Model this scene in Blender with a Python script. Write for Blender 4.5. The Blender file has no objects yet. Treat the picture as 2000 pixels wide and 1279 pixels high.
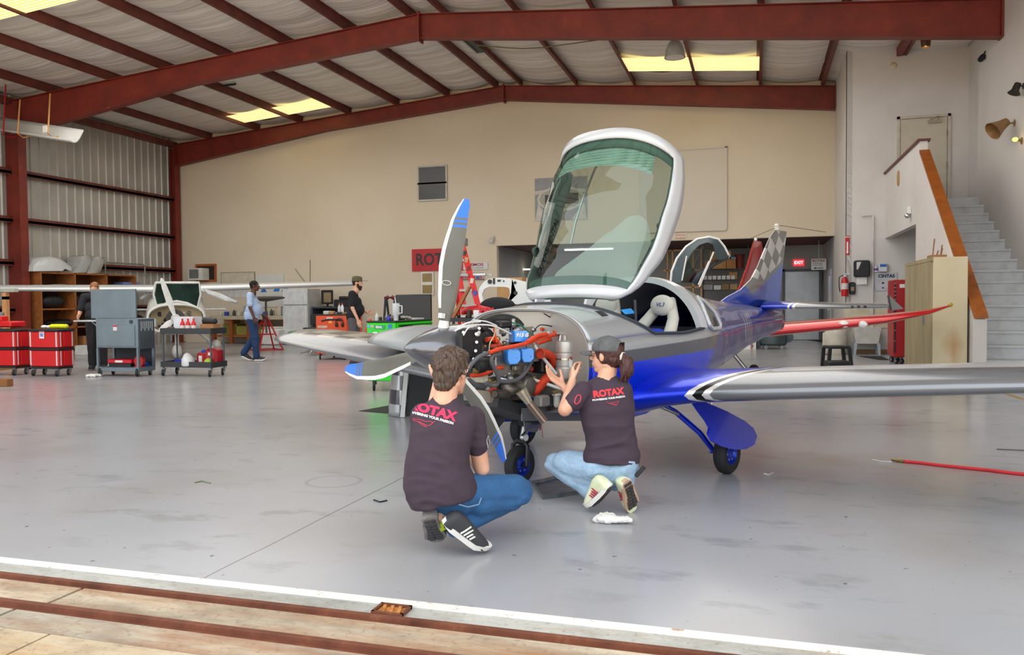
import bpy, bmesh, math, random
from math import sin, cos, pi, radians, sqrt, atan2, tan
from mathutils import Vector, Matrix, noise
random.seed(7)
S = bpy.context.scene
COL = S.collection
# ---------------------------------------------------------------- camera
F, CAM_H = 1580.0, 1.27
CR = Matrix.Rotation(radians(16.73), 3, 'Z') @ Matrix.Rotation(radians(90 - 1.83), 3, 'X') @ Matrix.Rotation(radians(-0.5), 3, 'Z')
cam_d = bpy.data.cameras.new('camera'); cam = bpy.data.objects.new('camera', cam_d); COL.objects.link(cam)
cam_d.sensor_width = 36.0; cam_d.lens = 36.0 * F / 2000.0; cam_d.clip_end = 300
cam.matrix_world = Matrix.Translation((0, 0, CAM_H)) @ CR.to_4x4()
S.camera = cam
# ---------------------------------------------------------------- light and exposure
S.view_settings.view_transform = 'Standard'; S.view_settings.look = 'None'
S.view_settings.gamma = 1.0; S.view_settings.exposure = 0.7; S.view_settings.use_curve_mapping = False
w = bpy.data.worlds.new('world'); S.world = w; w.use_nodes = True
_nt = w.node_tree; _bg = _nt.nodes['Background']
_bg.inputs[0].default_value = (0.93, 0.97, 1.0, 1); _bg.inputs[1].default_value = 1.5
def area(name, loc, rot, sx, sy, power, col=(1, 1, 1)):
    d = bpy.data.lights.new(name, 'AREA'); d.shape = 'RECTANGLE'; d.size = sx; d.size_y = sy; d.energy = power; d.color = col
    o = bpy.data.objects.new(name, d); COL.objects.link(o); o.location = loc; o.rotation_euler = rot; return o
# the sun stands behind the building: the threshold lies in its shade, the apron further out is sunlit and bounces light in
_sd = bpy.data.lights.new('sun', 'SUN'); _sd.energy = 11.0; _sd.angle = 0.01; _sd.color = (1.0, 0.96, 0.9); _so = bpy.data.objects.new('sun', _sd); COL.objects.link(_so)
_so.rotation_euler = (radians(-42), 0, radians(12))
#area('door_daylight', (-7.3, 2.2, 3.4), (radians(107), 0, 0), 22, 5.0, 1900, (0.96, 0.98, 1.0))
# broad fill lamps added under the roof to brighten the interior, no fixtures there
area('ceiling_fill', (-12.5, 14, 6.2), (0, 0, 0), 6, 12, 280, (1.0, 0.97, 0.92))
area('ceiling_fill', (-2.0, 14, 6.2), (0, 0, 0), 6, 12, 280, (1.0, 0.97, 0.92))
S.cycles.use_denoising = True
S.cycles.max_bounces = 8; S.cycles.diffuse_bounces = 5; S.cycles.glossy_bounces = 3; S.cycles.transmission_bounces = 6
S.cycles.transparent_max_bounces = 10; S.cycles.caustics_reflective = False; S.cycles.caustics_refractive = False
S.cycles.sample_clamp_indirect = 4.0
# ---------------------------------------------------------------- measuring helpers (pixel of the photo -> place in the hangar)
CP = Vector((0, 0, CAM_H))
def ray(px, py): return CR @ Vector(((px - 1000) / F, -(py - 639.5) / F, -1.0))
def dep(px, py, D): return CP + ray(px, py) * D
def fl(px, py, z=0.0): d = ray(px, py); return CP + d * ((z - CAM_H) / d.z)
def ony(px, py, y): d = ray(px, py); return CP + d * (y / d.y)
def onx(px, py, x): d = ray(px, py); return CP + d * (x / d.x)
# ---------------------------------------------------------------- materials
def lin(c):
    if isinstance(c, str): c = tuple(int(c[i:i + 2], 16) / 255 for i in (0, 2, 4))
    return tuple((x / 12.92 if x <= 0.04045 else ((x + 0.055) / 1.055) ** 2.4) for x in c[:3]) + (1.0,)
MATS = {}
class G:
    """tiny node-graph writer"""
    def __init__(s, name):
        s.m = bpy.data.materials.new(name); s.m.use_nodes = True; s.t = s.m.node_tree; s.n = s.t.nodes; s.l = s.t.links
        s.p = s.n['Principled BSDF']; s.tc = None
    def node(s, ty, **k):
        n = s.n.new(ty)
        for a, b in k.items(): setattr(n, a, b)
        return n
    def put(s, sock, v):
        if hasattr(v, 'links'): s.l.new(v, sock)
        else: sock.default_value = v
    def obj(s):
        if not s.tc: s.tc = s.node('ShaderNodeTexCoord')
        return s.tc.outputs['Object']
    def xyz(s, v=None):
        n = s.node('ShaderNodeSeparateXYZ'); s.put(n.inputs[0], v or s.obj()); return n.outputs
    def mp(s, scale=(1, 1, 1), loc=(0, 0, 0)):
        n = s.node('ShaderNodeMapping'); s.put(n.inputs[0], s.obj()); n.inputs['Scale'].default_value = scale; n.inputs['Location'].default_value = loc; return n.outputs[0]
    def math(s, op, a, b=0.0, c=None):
        n = s.node('ShaderNodeMath', operation=op); s.put(n.inputs[0], a); s.put(n.inputs[1], b)
        if c is not None: s.put(n.inputs[2], c)
        return n.outputs[0]
    def noise(s, scale, detail=4, vec=None, rough=0.5):
        n = s.node('ShaderNodeTexNoise'); s.put(n.inputs['Vector'], vec if vec is not None else s.obj()); n.inputs['Scale'].default_value = scale
        n.inputs['Detail'].default_value = detail; n.inputs['Roughness'].default_value = rough; return n.outputs['Fac']
    def ramp(s, fac, stops, interp='LINEAR'):
        n = s.node('ShaderNodeValToRGB'); s.put(n.inputs[0], fac); r = n.color_ramp; r.interpolation = interp
        while len(r.elements) < len(stops): r.elements.new(0.5)
        for e, (p, c) in zip(r.elements, stops):
            e.position = p; e.color = lin(c) if isinstance(c, str) else ((c, c, c, 1) if not isinstance(c, tuple) else c)
        return n.outputs[0]
    def mix(s, f, a, b):
        n = s.node('ShaderNodeMix', data_type='RGBA'); s.put(n.inputs[0], f); s.put(n.inputs[6], lin(a) if isinstance(a, str) else a); s.put(n.inputs[7], lin(b) if isinstance(b, str) else b); return n.outputs[2]
    def step(s, v, e, soft=0.004):
        n = s.node('ShaderNodeMapRange', clamp=True); s.put(n.inputs[0], v); n.inputs[1].default_value = e - soft; n.inputs[2].default_value = e + soft; return n.outputs[0]
    def bump(s, h, strength=0.3, dist=0.01):
        n = s.node('ShaderNodeBump'); n.inputs['Strength'].default_value = strength; n.inputs['Distance'].default_value = dist; s.put(n.inputs['Height'], h); s.l.new(n.outputs[0], s.p.inputs['Normal'])
    def out(s, col=None, rough=0.5, metal=0.0, coat=0.0, spec=None):
        if col is not None: s.put(s.p.inputs['Base Color'], lin(col) if isinstance(col, str) else col)
        s.put(s.p.inputs['Roughness'], rough); s.put(s.p.inputs['Metallic'], metal); s.p.inputs['Coat Weight'].default_value = coat; s.p.inputs['Coat Roughness'].default_value = 0.06
        if spec is not None: s.p.inputs['Specular IOR Level'].default_value = spec
        return s.m
def M(hexc, rough=0.5, metal=0.0, var=0.12, sc=6.0, bmp=0.0, bsc=60.0, coat=0.0):
    key = (hexc, rough, metal, var, sc, bmp, bsc, coat)
    if key in MATS: return MATS[key]
    g = G('mat_' + hexc)
    c = lin(hexc)
    if var:
        f = g.noise(sc, 3)
        a = tuple(x * (1 - var) for x in c[:3]) + (1,); b = tuple(min(1, x * (1 + var)) for x in c[:3]) + (1,)
        col = g.ramp(f, [(0.3, a), (0.7, b)])
    else: col = c
    if bmp: g.bump(g.noise(bsc, 3), bmp)
    MATS[key] = g.out(col, rough, metal, coat); return MATS[key]
def glow(hexc, st):
    g = G('glow_' + hexc); g.out(hexc, 0.5); g.p.inputs['Emission Color'].default_value = lin(hexc); g.p.inputs['Emission Strength'].default_value = st; return g.m
def glass(hexc='dfeee8', alpha=0.25, rough=0.02):
    key = ('glass', hexc, alpha, rough)
    if key in MATS: return MATS[key]
    g = G('glass'); tr = g.node('ShaderNodeBsdfTransparent'); tr.inputs[0].default_value = lin(hexc)
    gl = g.node('ShaderNodeBsdfGlossy'); gl.inputs['Roughness'].default_value = rough; gl.inputs[0].default_value = (1, 1, 1, 1)
    fr = g.node('ShaderNodeFresnel'); fr.inputs[0].default_value = 1.45
    mx = g.node('ShaderNodeMixShader'); f = g.math('ADD', g.math('MULTIPLY', fr.outputs[0], 0.55), alpha * 0.1)
    g.l.new(f, mx.inputs[0]); g.l.new(tr.outputs[0], mx.inputs[1]); g.l.new(gl.outputs[0], mx.inputs[2])
    g.l.new(mx.outputs[0], g.n['Material Output'].inputs[0]); MATS[key] = g.m; return g.m
# ---------------------------------------------------------------- mesh helpers
def frame_from(d):
    d = Vector(d).normalized(); up = Vector((0, 0, 1)) if abs(d.z) < 0.95 else Vector((1, 0, 0))
    a = d.cross(up).normalized(); return a, d.cross(a).normalized(), d
class MB:
    def __init__(s): s.v = []; s.f = []; s.mi = []; s.cur = 0
    def mat(s, i): s.cur = i; return s
    def add(s, vs, fs):
        n = len(s.v); s.v += [Vector(p) for p in vs]
        for f in fs: s.f.append(tuple(n + i for i in f)); s.mi.append(s.cur)
        return s
    def box(s, c, d, rz=0.0, R=None, bev=0.0):
        x, y, z = d[0] / 2, d[1] / 2, d[2] / 2
        if R is None: R = Matrix.Rotation(rz, 3, 'Z')
        c = Vector(c)
        b = min(bev, x * 0.45, y * 0.45, z * 0.45)
        if b <= 0:
            p = [(-x, -y, -z), (x, -y, -z), (x, y, -z), (-x, y, -z), (-x, -y, z), (x, -y, z), (x, y, z), (-x, y, z)]
            return s.add([c + R @ Vector(q) for q in p], [(0, 3, 2, 1), (4, 5, 6, 7), (0, 1, 5, 4), (1, 2, 6, 5), (2, 3, 7, 6), (3, 0, 4, 7)])
        rings = []
        for zz, i in ((-z, b), (-z + b, 0), (z - b, 0), (z, b)):
            X, Y = x - i, y - i; k = b
            rings.append([(-X + k, -Y, zz), (X - k, -Y, zz), (X, -Y + k, zz), (X, Y - k, zz), (X - k, Y, zz), (-X + k, Y, zz), (-X, Y - k, zz), (-X, -Y + k, zz)])
        return s.loft([[c + R @ Vector(q) for q in r] for r in rings], caps=True)
    def bx(s, x0, x1, y0, y1, z0, z1, bev=0.0): return s.box(((x0 + x1) / 2, (y0 + y1) / 2, (z0 + z1) / 2), (abs(x1 - x0), abs(y1 - y0), abs(z1 - z0)), bev=bev)
    def loft(s, rings, closed=True, caps=True, loop=False):
        n = len(rings[0]); vs = [p for r in rings for p in r]; fs = []
        m = len(rings)
        for i in range(m if loop else m - 1):
            for j in range(n if closed else n - 1):
                a = i * n + j; b = i * n + (j + 1) % n; i2 = (i + 1) % m
                fs.append((a, b, i2 * n + (j + 1) % n, i2 * n + j))
        if caps and closed and not loop: fs.append(tuple(range(n - 1, -1, -1))); fs.append(tuple((m - 1) * n + j for j in range(n)))
        return s.add(vs, fs)
    def tube(s, pts, r, n=10, caps=True):
        pts = [Vector(p) for p in pts]; rr = r if isinstance(r, (list, tuple)) else [r] * len(pts); rings = []
        a = None
        for i, p in enumerate(pts):
            d = (pts[min(i + 1, len(pts) - 1)] - pts[max(i - 1, 0)])
            if d.length < 1e-9: d = Vector((0, 0, 1))
            d.normalize()
            if a is None: a = frame_from(d)[0]
            else:
                a = a - d * a.dot(d)
                a = a.normalized() if a.length > 1e-6 else frame_from(d)[0]
            b = d.cross(a)
            rings.append([p + (a * cos(t) + b * sin(t)) * rr[i] for t in [2 * pi * k / n for k in range(n)]])
        return s.loft(rings, caps=caps)
    def cyl(s, a, b, r, n=16, r2=None): return s.tube([a, b], [r, r if r2 is None else r2], n)
    def lathe(s, o, prof, ax=(0, 0, 1), n=20, caps=True):
        a, b, d = frame_from(ax); o = Vector(o)
        return s.loft([[o + d * h + (a * cos(t) + b * sin(t)) * r for t in [2 * pi * k / n for k in range(n)]] for r, h in prof], caps=caps)
    def prism(s, poly, a, b, axis='y'):
        """polygon (u,v) pushed from a to b along an axis"""
        def P(u, v, k): return {'x': (k, u, v), 'y': (u, k, v), 'z': (u, v, k)}[axis]
        n = len(poly); vs = [P(u, v, a) for u, v in poly] + [P(u, v, b) for u, v in poly]
        return s.add(vs, [tuple(range(n)), tuple(range(2 * n - 1, n - 1, -1))] + [(i, i + n, (i + 1) % n + n, (i + 1) % n) for i in range(n)])
    def quad(s, a, b, c, d): return s.add([a, b, c, d], [(0, 1, 2, 3)])
    def ball(s, c, r, n=12, m=8, R=None):
        c = Vector(c); r = (r, r, r) if not isinstance(r, (tuple, list)) else r; rings = []
        for i in range(m + 1):
            t = pi * i / m; k = max(sin(t), 0.02)
            rings.append([c + (R @ Vector((r[0] * k * cos(q), r[1] * k * sin(q), -r[2] * cos(t))) if R else Vector((r[0] * k * cos(q), r[1] * k * sin(q), -r[2] * cos(t)))) for q in [2 * pi * j / n for j in range(n)]])
        return s.loft(rings)
    def xf(s, M4):
        s.v = [M4 @ p for p in s.v]; return s
    def mesh(s, name):
        me = bpy.data.meshes.new(name); me.from_pydata([tuple(p) for p in s.v], [], s.f); me.polygons.foreach_set('material_index', s.mi)
        bm = bmesh.new(); bm.from_mesh(me); bmesh.ops.recalc_face_normals(bm, faces=bm.faces); bm.to_mesh(me); bm.free(); return me
    def build(s, name, mats, parent=None, smooth=None, loc=None, rz=None, **tags):
        me = s.mesh(name); return link(me, name, mats, parent, smooth, loc, rz, **tags)
def link(me, name, mats, parent=None, smooth=None, loc=None, rz=None, **tags):
    if not isinstance(mats, (list, tuple)): mats = [mats]
    for m in mats: me.materials.append(m)
    o = bpy.data.objects.new(name, me); COL.objects.link(o)
    if smooth is None: smooth = 40
    if smooth:
        me.polygons.foreach_set('use_smooth', [True] * len(me.polygons))
        me.set_sharp_from_angle(angle=radians(smooth))
    if parent: o.parent = parent
    if loc is not None: o.location = loc
    if rz is not None: o.rotation_euler = (0, 0, rz)
    return tag(o, **tags)
def tag(o, label=None, cat=None, group=None, kind=None):
    if label: o['label'] = label
    if cat: o['category'] = cat
    if group: o['group'] = group
    if kind: o['kind'] = kind
    return o
def thing(name, label, cat, loc=(0, 0, 0), rz=0.0, group=None):
    o = bpy.data.objects.new(name, None); COL.objects.link(o); o.location = loc; o.rotation_euler = (0, 0, rz); o.empty_display_size = 0.1
    return tag(o, label, cat, group)
def copy_tree(o, parent=None):
    c = o.copy(); COL.objects.link(c); c.parent = parent
    for ch in list(o.children): copy_tree(ch, c)
    return c
def struct(mb, name, mats, smooth=None, parent=None): return mb.build(name, mats, parent, smooth, kind='structure' if parent is None else None)
def text(s, size, mat, parent=None, loc=(0, 0, 0), R=None, bold=0.0, ext=0.002, align='CENTER', name='lettering', shear=0.0, sx=1.0):
    c = bpy.data.curves.new(name, 'FONT'); c.body = s; c.size = size; c.align_x = align; c.align_y = 'CENTER'; c.extrude = ext; c.offset = bold; c.shear = shear; c.resolution_u = 3
    t = bpy.data.objects.new('tmp', c); COL.objects.link(t)
    dg = bpy.context.evaluated_depsgraph_get(); me = bpy.data.meshes.new_from_object(t.evaluated_get(dg)); bpy.data.objects.remove(t); bpy.data.curves.remove(c)
    me.materials.clear(); me.materials.append(mat)
    if sx != 1.0:
        for v in me.vertices: v.co.x *= sx
    o = bpy.data.objects.new(name, me); COL.objects.link(o); o.parent = parent
    o.matrix_local = Matrix.Translation(loc) @ (R.to_4x4() if R is not None else Matrix.Identity(4)); return o
def rotm(x=0, y=0, z=0): return Matrix.Rotation(radians(z), 3, 'Z') @ Matrix.Rotation(radians(y), 3, 'Y') @ Matrix.Rotation(radians(x), 3, 'X')
RF = rotm(90)            # lettering upright on a wall that faces the door (-Y)
BLACK = M('17171a', 0.45); DARK = M('26282b', 0.5); RUBBER = M('202124', 0.75, var=0.2, bmp=0.2); STEEL = M('a8aaac', 0.3, 0.9); CHROME = M('c8cacc', 0.16, 1.0, var=0)
WHITE = M('e6e6e4', 0.45, var=0.04); OFFW = M('cfcabf', 0.6, var=0.06); RED = M('c4121d', 0.35); WOOD = M('9c5a26', 0.6, var=0.3, sc=4); CARD = M('a9774a', 0.75, var=0.12)
# ================================================================ the hangar
YF, YR, XL, XR, XB, YB = 16.7, 23.05, -18.9, 4.27, 2.02, 23.1
RX, RZ = -7.07, 7.60; SL = 0.0845
def topz(x): return RZ - SL * abs(x - RX)
g = G('painted_concrete_floor')
n1 = g.noise(0.55, 5)
base = g.ramp(n1, [(0.25, '9fa0a4'), (0.75, 'adaeb2')])
mot = g.math('MULTIPLY', g.step(g.noise(2.4, 7, vec=g.mp((.8, 1.5, 1)), rough=.62), .60, .05), g.step(g.noise(.7, 3, vec=g.mp((1, 1, 1), (5, 2, 0))), .46, .08)); base = g.mix(g.math('MULTIPLY', mot, .42), base, '7a7c7c')
spk = g.step(g.noise(17.0, 2), 0.745, 0.02); base = g.mix(g.math('MULTIPLY', spk, .75), base, '3c3c3e')
ring = g.step(g.noise(0.8, 3, vec=g.mp((1, 1, 1), (11, 4, 0))), .58, .08); base = g.mix(g.math('MULTIPLY', ring, .22), base, '8a7f72')
_rc = fl(652, 940); _x, _y, _z = g.xyz(g.mp((1, 1, 1), (-_rc.x, -_rc.y, 0))); _d = g.math('SQRT', g.math('ADD', g.math('MULTIPLY', _x, _x), g.math('MULTIPLY', _y, _y)))
rg = g.math('SUBTRACT', 1.0, g.step(g.math('ABSOLUTE', g.math('SUBTRACT', _d, .19)), .012, .008)); base = g.mix(g.math('MULTIPLY', rg, .35), base, '6f7170')
x, y, z = g.xyz()
warp = g.math('MULTIPLY', g.math('SUBTRACT', g.noise(1.5, 3), 0.5), 0.02)
jl = g.math('SUBTRACT', 1.0, g.step(g.math('ABSOLUTE', g.math('ADD', g.math('ADD', x, 2.45), warp)), 0.005, 0.002))
base = g.mix(g.math('MULTIPLY', jl, 0.8), base, '5b5b5c')
FLOORM = g.out(base, .23, spec=0.5)
struct(MB().bx(XL, XR + .3, 3.14, 28.2, -0.2, 0.0), 'floor', FLOORM)
struct(MB().bx(-15.5, 6, 3.085, 3.14, -0.2, 0.001), 'trim_1', (lambda g: g.out(g.ramp(g.noise(9, 6, rough=.8), [(0.36, 'b89a78'), (0.42, 'e3e2de')]), 0.5))(G('worn_white_edge_paint')))
bpy.data.objects['trim_1'].scale.x = 1
# outside apron: kerb strip, track slots, concrete
def conc(name, a, b, rust, rs=0.55):
    g = G(name); n = g.noise(1.4, 8, vec=g.mp((0.5, 1.6, 1)), rough=0.65); c = g.ramp(n, [(0.36, a), (0.60, b)]); c = g.mix(g.math('MULTIPLY', g.step(g.noise(5, 8, vec=g.mp((.8, 1.5, 1), (7, 2, 0)), rough=.75), .55, .10), .35), c, '6f6657')
    r = g.noise(0.9, 6, vec=g.mp((0.35, 2.2, 1), (3, 1, 0)), rough=0.7); c = g.mix(g.math('MULTIPLY', g.step(r, rs, 0.07), 0.75), c, rust)
    f = g.noise(40, 4); c = g.mix(g.math('MULTIPLY', g.step(f, 0.62, 0.04), 0.3), c, '6d5a48'); g.bump(f, 0.25, 0.004); return g.out(c, 0.85)
AP1, AP2, AP3 = conc('kerb_concrete', '9d9d97', 'bdbdb6', 'a58663', .60), conc('track_concrete', '948471', 'cfc0a8', '9c6c42', .54), conc('yard_concrete', 'b8a283', 'ddceb2', 'b98a52', .57)
RUSTM = (lambda g: (g.bump(g.noise(50, 4), .3, .003), g.out(g.ramp(g.noise(6, 6, rough=.7), [(0.3, '5a3020'), (0.6, '7f4a34'), (0.75, '95654a')]), 0.7, 0.2))[1])(G('rusty_rail'))
struct(MB().bx(-16, 6, 2.955, 3.085, -0.2, -0.006), 'trim_2', AP1)
struct(MB().bx(-16, 6, 2.925, 2.955, -0.2, 0.006).bx(-16, 6, 2.905, 2.925, -0.2, -0.01), 'trim_3', RUSTM)
struct(MB().bx(-16, -2.92, 2.685, 2.905, -0.2, -0.008).bx(-2.90, 6, 2.685, 2.905, -0.2, -0.008), 'trim_4', AP2)
struct(MB().bx(-16, 6, 2.655, 2.685, -0.2, 0.007).bx(-16, 6, 2.625, 2.655, -0.2, -0.012), 'trim_5', RUSTM)
struct(MB().bx(-16, -3.0, 2.46, 2.625, -0.2, -0.008).bx(-2.98, 6, 2.46, 2.625, -0.2, -0.008), 'trim_6', conc('rust_streaked_concrete', '8f8a80', 'c9bda6', '9a5c2c', .5))
gp = MB()
xs = [-40, -2.62, -1.2, 40]
for a, b in zip(xs[:-1], xs[1:]): gp.bx(a + .006, b - .006, -0.6, 2.45, -0.2, -0.004)
gp.bx(-60, 60, -45, -0.62, -0.2, -0.004)
struct(gp, 'ground', AP3)
struct(MB().bx(-16, 6, -1, 3.2, -0.4, -0.2), 'trim_7', M('3a342c', .9))
# drain box in the kerb
d = thing('drain_grate', 'small rusty orange drain grate set in the threshold kerb', 'drain', tuple(fl(765, 1192)))
f = MB()
for a, b in (((0, .045), (.14, .012)), ((0, -.045), (.14, .012))): f.box((a[0], a[1], .003), (b[0], b[1], .014))
for q in (-.064, .064): f.box((q, 0, .003), (.012, .1, .014))
f.build('frame', RUSTM, d)
f = MB()
f.box((0, 0, -.003), (.12, .08, .006))
for q in (-.035, 0, .035): f.box((q, 0, .003), (.014, .08, .008), rz=.3)
f.build('grate', M('b4763a', .8, var=.4, sc=40), d)
# ---------------- walls
WALLM = (lambda g: (g.bump(g.noise(1.2, 3), .15, .03), g.out(g.ramp(g.noise(.35, 5), [(0.3, 'cdbfa8'), (0.7, 'd8ccb8')]), 0.7))[1])(G('cream_wall_paint'))
g = G('scuffed_white_plaster'); n = g.noise(1.1, 7, rough=.6); c = g.ramp(g.noise(.4, 4), [(0.3, 'cfcac6'), (0.7, 'dad7d5')]); c = g.mix(g.math('MULTIPLY', g.step(n, .6, .12), .16), c, 'a59e96'); g.bump(g.noise(2, 5), .1, .02); PLAST = g.out(c, 0.7)
wb = MB()
def wallquad(y0, y1, x0, x1, zb, zt0, zt1): wb.add([(x0, y0, zb), (x1, y0, zb), (x1, y0, zt1), (x0, y0, zt0), (x0, y1, zb), (x1, y1, zb), (x1, y1, zt1), (x0, y1, zt0)], [(0, 1, 2, 3), (7, 6, 5, 4), (0, 4, 5, 1), (1, 5, 6, 2), (2, 6, 7, 3), (3, 7, 4, 0)])
OX = ony(970, 482, YB).x; OZ = ony(1300, 470, YB).z
wallquad(YB, YB + .2, XL - .3, OX, 0, topz(XL - .3) + .3, topz(OX) + .3)
wallquad(YB, YB + .2, OX, RX, OZ, topz(OX) + .3, RZ + .3)
wallquad(YB, YB + .2, RX, XB + .2, OZ, RZ + .3, topz(XB + .2) + .3)
struct(wb, 'wall_back', WALLM)
# corrugated left wall
lw = MB(); YY = 3.1; prof = []
while YY < YB:
    prof += [(XL, YY), (XL, YY + .22), (XL + .035, YY + .245), (XL + .035, YY + .275), (XL, YY + .30)]; YY += .3
lw.loft([[(px, py, 0) for px, py in prof], [(px, py, topz(XL) + .25) for px, py in prof]], closed=False)
lw.bx(XL - .12, XL - .06, 3.1, YB, 0, topz(XL) + .3)
struct(lw, 'wall_left', M('b4b1aa', .45, .25, var=.1, sc=1.5), smooth=20)
# right wall, two-depth
struct(MB().bx(XR, XR + .25, 3.1, 18.3, 0, topz(XR) + .3).bx(XR + .25, XR + .5, 18.3, 20.3, 0, topz(XR) + .3), 'wall_right', PLAST)
FY = 20.2; LZ = onx(1912, 385, XR).z; LYN = onx(1912, 385, XR).y
struct(MB().bx(XB, XB + .12, FY, YB + .2, 0, topz(XB) + .25).bx(XB, XR + .5, FY, FY + .15, 0, topz(XR) + .4), 'wall_service', PLAST)
# roof
PX = [-18.7, -17.3, -15.45, -13.87, -12.15, -10.5, -8.84, -7.3, -6.55, -4.9, -3.25, -1.55, .1, 1.67, 3.2, 4.5]
SKY = [(-13.87, -12.15), (-15.45, -13.87), (-3.25, -1.55), (-1.55, .1)]
g = G('roof_insulation'); n = g.noise(1.0, 6, vec=g.mp((.12, 5, 1)), rough=.6); c = g.ramp(n, [(0.3, 'c4bdb4'), (0.55, 'dfdad4'), (0.8, 'efedea')]); g.bump(g.noise(1.0, 5, vec=g.mp((.25, 9, 1))), .6, .03); INS = g.out(c, .38)
cl = MB(); sk = MB()
def bay(mb, x0, x1, y0, y1, sag, dy):
    ny = max(2, int((y1 - y0) / dy)); rings = []; ru = random.uniform
    for j in range(ny + 1):
        y = y0 + (y1 - y0) * j / ny; k = sag * (1 + .35 * noise.noise(Vector((x0, y * 1.3, 0)))) + .03 * noise.noise(Vector((x0 * 3, y * 6, 2)))
        r = []
        for i in range(9):
            u = i / 8; x = x0 + (x1 - x0) * u; r.append((x, y + .25 * sin(pi * u) * (1 if sag else 0), topz(x) + .2 - k * sin(pi * u)))
        rings.append(r)
    mb.loft(rings, closed=False)
for a, b in zip(PX[:-1], PX[1:]):
    hs = (21.55, 22.25) if a < -10 else (20.75, 21.75)
    if (a, b) in SKY: bay(cl, a, b, 3.1, hs[0] - .25, .09, .12); bay(cl, a, b, hs[1], YB + .1, .06, .12)
    elif a in (-17.3,) or False: bay(cl, a, b, 3.1, YB + .1, .10, .12)
    else: bay(cl, a, b, 3.1, YB + .1, .10, .12)
rb = MB()
rb.add([(XL - .4, 3.0, topz(XL) + .25), (RX, 3.0, RZ + .3), (RX, YB + .3, RZ + .3), (XL - .4, YB + .3, topz(XL) + .25)], [(0, 1, 2, 3)])
rb.add([(RX, 3.0, RZ + .3), (XR + .6, 3.0, topz(XR) + .26), (XR + .6, YB + .3, topz(XR) + .26), (RX, YB + .3, RZ + .3)], [(0, 1, 2, 3)])
cl.v += rb.v and []
n0 = len(cl.v); cl.v += rb.v; cl.f += [tuple(i + n0 for i in f) for f in rb.f]; cl.mi += rb.mi
struct(cl, 'ceiling', INS, smooth=80)
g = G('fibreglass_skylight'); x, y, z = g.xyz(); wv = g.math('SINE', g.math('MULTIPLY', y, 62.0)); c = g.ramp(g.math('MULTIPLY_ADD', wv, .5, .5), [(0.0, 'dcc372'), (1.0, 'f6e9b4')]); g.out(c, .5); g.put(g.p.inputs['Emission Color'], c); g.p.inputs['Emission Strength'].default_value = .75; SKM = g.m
wn = 1; SKN = 12.8
for a, b in SKY + [(-12.15, -10.5)]:
    if a < -10 and (a, b) != (-12.15, -10.5): ya, yb = 21.3, 22.25
    elif a > -10: ya, yb = 20.5, 21.75
    else: ya, yb = 13.2, 15.2
    if (a, b) == (-12.15, -10.5):
        a, b = -15.45, -12.15; zz = .13
        for q0, q1 in ((-15.45, -13.87), (-13.87, -12.15)):
            s_ = MB(); s_.add([(q0, 10.6, topz(q0) + .05), (q1, 10.6, topz(q1) + .05), (q1, SKN, topz(q1) + .05), (q0, SKN, topz(q0) + .05)], [(0, 1, 2, 3)]); struct(s_, 'window_%d' % wn, SKM); wn += 1
        continue
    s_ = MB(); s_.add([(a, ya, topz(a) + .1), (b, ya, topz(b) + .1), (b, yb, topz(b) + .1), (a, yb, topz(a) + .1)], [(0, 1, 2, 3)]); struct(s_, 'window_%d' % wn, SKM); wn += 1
# steel
g = G('red_oxide_steel'); n = g.noise(2.2, 6, rough=.65); c = g.ramp(n, [(0.3, '66231a'), (0.6, '7d2c20'), (0.8, '8a3c2c')]); REDST = g.out(c, .5)
PURM = (lambda g: g.out(g.ramp(g.noise(3, 5), [(0.3, '58281f'), (0.7, '743a30')]), .55))(G('dark_red_purlin'))
tn = 8
def rafter(y, xl, xr, dl, dm, dr, xm1):
    """haunched I-section gable rafter: web, flanges, ridge plate"""
    global tn
    m = MB(); hw = .11
    for (xa, da), (xb, db) in (((xl, dl), (xm1, dm)), ((xm1, dm), (RX, dm)), ((RX, dm), (xr, dr))):
        ta, tb = topz(xa), topz(xb)
        m.add([(xa, y - .006, ta), (xb, y - .006, tb), (xb, y - .006, tb - db), (xa, y - .006, ta - da), (xa, y + .006, ta), (xb, y + .006, tb), (xb, y + .006, tb - db), (xa, y + .006, ta - da)], [(0, 1, 2, 3), (7, 6, 5, 4), (0, 4, 5, 1), (3, 2, 6, 7), (0, 3, 7, 4), (1, 5, 6, 2)])
        for za, zb in ((ta, tb), (ta - da, tb - db)):
            m.add([(xa, y - hw, za), (xb, y - hw, zb), (xb, y + hw, zb), (xa, y + hw, za), (xa, y - hw, za - .014), (xb, y - hw, zb - .014), (xb, y + hw, zb - .014), (xa, y + hw, za - .014)], [(0, 1, 2, 3), (7, 6, 5, 4), (0, 4, 5, 1), (1, 5, 6, 2), (2, 6, 7, 3), (3, 7, 4, 0)])
    m.bx(RX - .02, RX + .02, y - .13, y + .13, RZ - dm - .08, RZ + .04)
    m.bx(xr - .03, xr, y - .13, y + .13, topz(xr) - dr - .02, topz(xr) + .02)
    struct(m, 'trim_%d' % tn, REDST, smooth=20); tn += 1
rafter(YF, -18.75, XR - .01, .92, .52, .68, -13)
rafter(YR - .12, -18.75, XB - .01, .72, .40, .60, -13)
def column(x, y, wd, z1, mat=REDST):
    global tn
    m = MB(); m.bx(x - wd, x - wd + .02, y - .12, y + .12, 0, z1); m.bx(x, x + .02, y - .12, y + .12, 0, z1); m.bx(x - wd, x, y - .008, y + .008, 0, z1); m.bx(x - wd - .05, x + .08, y - .16, y + .16, 0, .02)
    struct(m, 'trim_%d' % tn, mat, smooth=20); tn += 1
column(ony(46, 400, YF).x - .01, YF, .62, topz(-18) - .1)
column(XL + .33, YR - .15, .2, topz(-18) - .2)
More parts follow.
